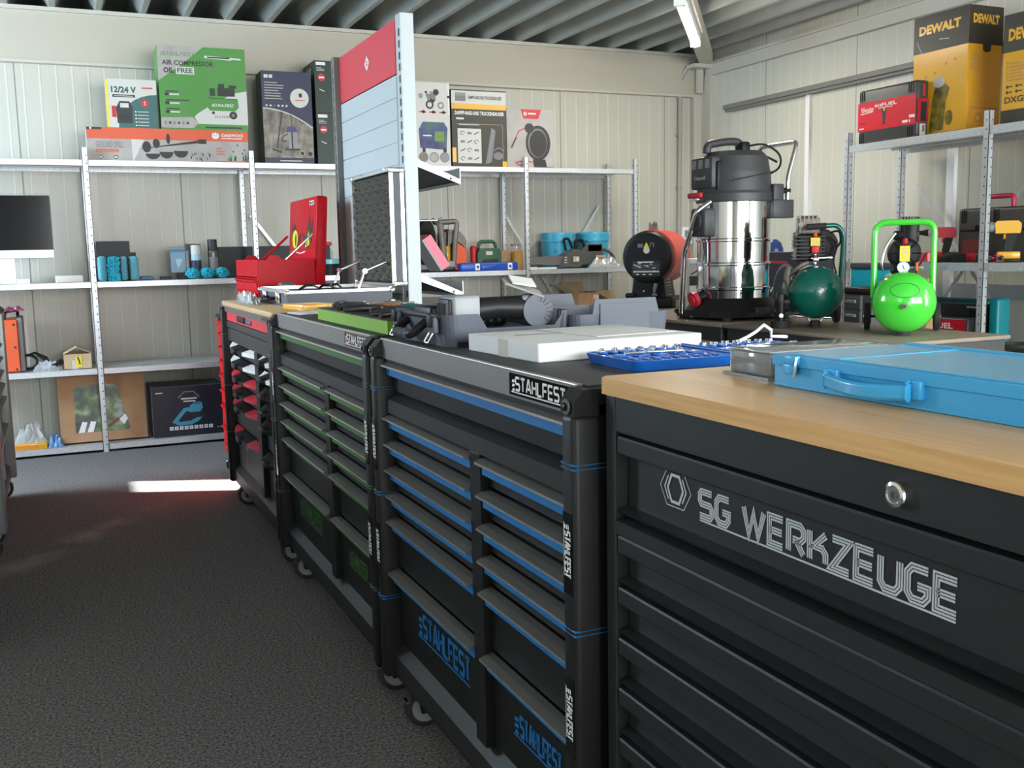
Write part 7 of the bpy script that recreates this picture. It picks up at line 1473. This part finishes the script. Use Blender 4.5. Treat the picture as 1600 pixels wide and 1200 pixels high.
lower('dark teal tool case behind the plain black case on the lower rack shelf', 1425, 1543, 466, 4.975, 0.10, mat('teal_dark',(0.0,0.085,0.10),0.45), lambda a, F, G, w, h, d: a.poly([(w*0.28,h*0.93),(w*0.36,h*0.93),(w*0.345,h*0.86),(w*0.295,h*0.86)], BXWHITE, F, 0.001))
lower('black case standing on end between the rack post and the teal case', 1530, 1540, 476, 4.72, 0.09, PLASB)
# low bench behind the compressors
ZL = 0.7205
t = thing('drawer_organiser', 'dark grey drawer organiser with pale grips between the two compressors', 'drawer organiser', (4.04, P(1318, 470, 'X', 4.04).y, ZL), -PI/2)
w = P(1318, 470, 'X', 4.04).y-P(1361, 470, 'X', 4.04).y; h = P(1340, 449, 'X', 4.04).z-ZL; OG = mat('organiser_grey',(0.09,0.095,0.10),0.5)
m = MB(); m.box(0,0.006,0,w,0.3,h*0.86,OG); m.box(-0.004,0.0,h*0.86,w+0.004,0.3,h,PLASB,r=0.012); m.build('housing', t, bevel=0.003)
for k in range(3):
    z0 = h*(0.04+0.27*k); m = MB(); m.box(0.012,-0.002,z0,w*0.62,0.008,z0+h*0.24,OG); d_ = m.build('drawer', t, bevel=0.002); m = MB(); m.box(w*0.12,-0.012,z0+h*0.12,w*0.48,-0.002,z0+h*0.18,GREYL,r=0.003); m.build('handle', d_, 'pale grey grip')
m = MB(); m.box(w*0.62,0.002,0.0,w*0.66,0.01,h*0.85,GREYL); m.build('side_strip', t)
ya, yb = P(1300, 430, 'X', 4.22).y, P(1372, 430, 'X', 4.22).y
t = thing('tool_bag', 'turquoise tool tote standing behind the drawer organiser', 'tool tote', (4.36, ya, ZL), -PI/2); w = ya-yb; h = P(1340, 420, 'X', 4.36).z-ZL; TQ = mat('turquoise',(0.0,0.42,0.55),0.45)
m = MB(); m.box(0,0,0,w,0.12,h,TQ,r=0.012); m.build('body', t); m = MB(); m.box(0,-0.004,h,w,0.125,h+0.035,GREYP,r=0.006); m.build('lid', t)
def art6(a, F, G, w, h, d):
    a.rect(0,h*0.0,w,h*0.2,PLASB,F,0.0004); a.rect(0.0,h*0.09,w,h*0.12,BGREEN,F,0.0008); a.disc(w*0.55,h*0.48,w*0.40,GREYINK,F,0.0006,ry=h*0.38); a.disc(w*0.55,h*0.46,w*0.385,mat('print_slate',(0.035,0.04,0.055),0.4),F,0.0009,ry=h*0.365); a.rect(w*0.05,h*0.86,w*0.60,h*0.89,PRED,F,0.001); a.line([(w*0.05,h*0.53),(w*0.10,h*0.50),(w*0.16,h*0.56)],h*0.02,WHITE,F,0.0012); rows(a,F,w*0.1,h*0.15,w*0.4,h*0.05,1,GREYL)
ya, yb = P(1200, 440, 'X', 4.1).y, P(1252, 440, 'X', 4.1).y; zt = P(1225, 394, 'X', 4.1).z
cartonR('dark slate carton with big round picture behind the dark green compressor', ya, yb, ZL, zt, 4.1, 0.25, mat('box_slate',(0.03,0.034,0.045),0.45), art6)
t = thing('dome_lamp', 'dark blue dome-shaped lamp on the slate carton', 'lamp', (4.2, P(1209, 385, 'X', 4.2).y, zt+0.001)); MB().lathe([(0.06,0),(0.06,0.02),(0.045,0.06),(0.02,0.08),(0,0.082)],mat('dome_blue',(0.02,0.05,0.16),0.35),24).cyl((0,0,0),(0,0,0.002),0.06,INK).build('dome', t)
t = thing('storage_box', 'black storage box on the low bench beside the steel vacuum cleaner', 'box', (3.995, P(1198, 470, 'X', 3.995).y, ZL), -PI/2); MB().box(0,0,0,0.28,0.09,0.13,PLASB,r=0.012).box(-0.004,-0.004,0.105,0.284,0.095,0.12,GREYINK,r=0.004).build('box', t)
c = P(1451, 440, 'X', 4.40); t = thing('leather_pouch', 'tan leather pouch behind the bright green compressor handle', 'pouch', (4.40, c.y+0.02, ZL)); MB().box(-0.03,-0.045,0,0.03,0.045,c.z-ZL+0.02,CARD,r=0.015).build('pouch', t)
m = MB(); m.box(-0.14,-0.14,0,0.14,0.14,0.74,PLASB,r=0.02); t = thing('waste_bin', 'dark bin with round lid behind the near end of the bench at the right edge', 'bin', (4.25, P(1592, 530, 'X', 4.25).y, 0)); m.build('bin', t); MB().lathe([(0.07,0.74),(0.075,0.755),(0.10,0.755),(0.105,0.74)],RUBBER,28).build('lid_ring', t)

# repeats of a kind share a group phrase
for base, ph in {'pliers': 'pliers in the lime foam tray', 'screwdriver': 'screwdrivers in the lime foam tray', 'sponge': 'microfibre sponges on the middle shelf', 'wash_mitt': 'shaggy wash mitts on the middle shelf', 'bucket': 'blue buckets behind the chainsaw', 'air_compressor': 'air compressors on the bench', 'tool_trolley': 'tool trolleys along the aisle', 'workbench': 'benches behind the trolleys', 'shelving_rack': 'galvanised racks along the walls', 'power_drill': 'power tools on the right rack', 'cable_clamp': 'clamps in the foam case', 'bit_extension': 'extension bars in the blue case', 'case_lid': 'grey case lids on the blue trolley', 'power_tool_case': 'tool cases on the right rack'}.items():
    for o in bpy.data.objects:
        if o.parent is None and o.get('category') and o.name.split('.')[0] == base and not o.get('group') and not (base == 'power_tool_case' and o.location.x < 4): o['group'] = ph
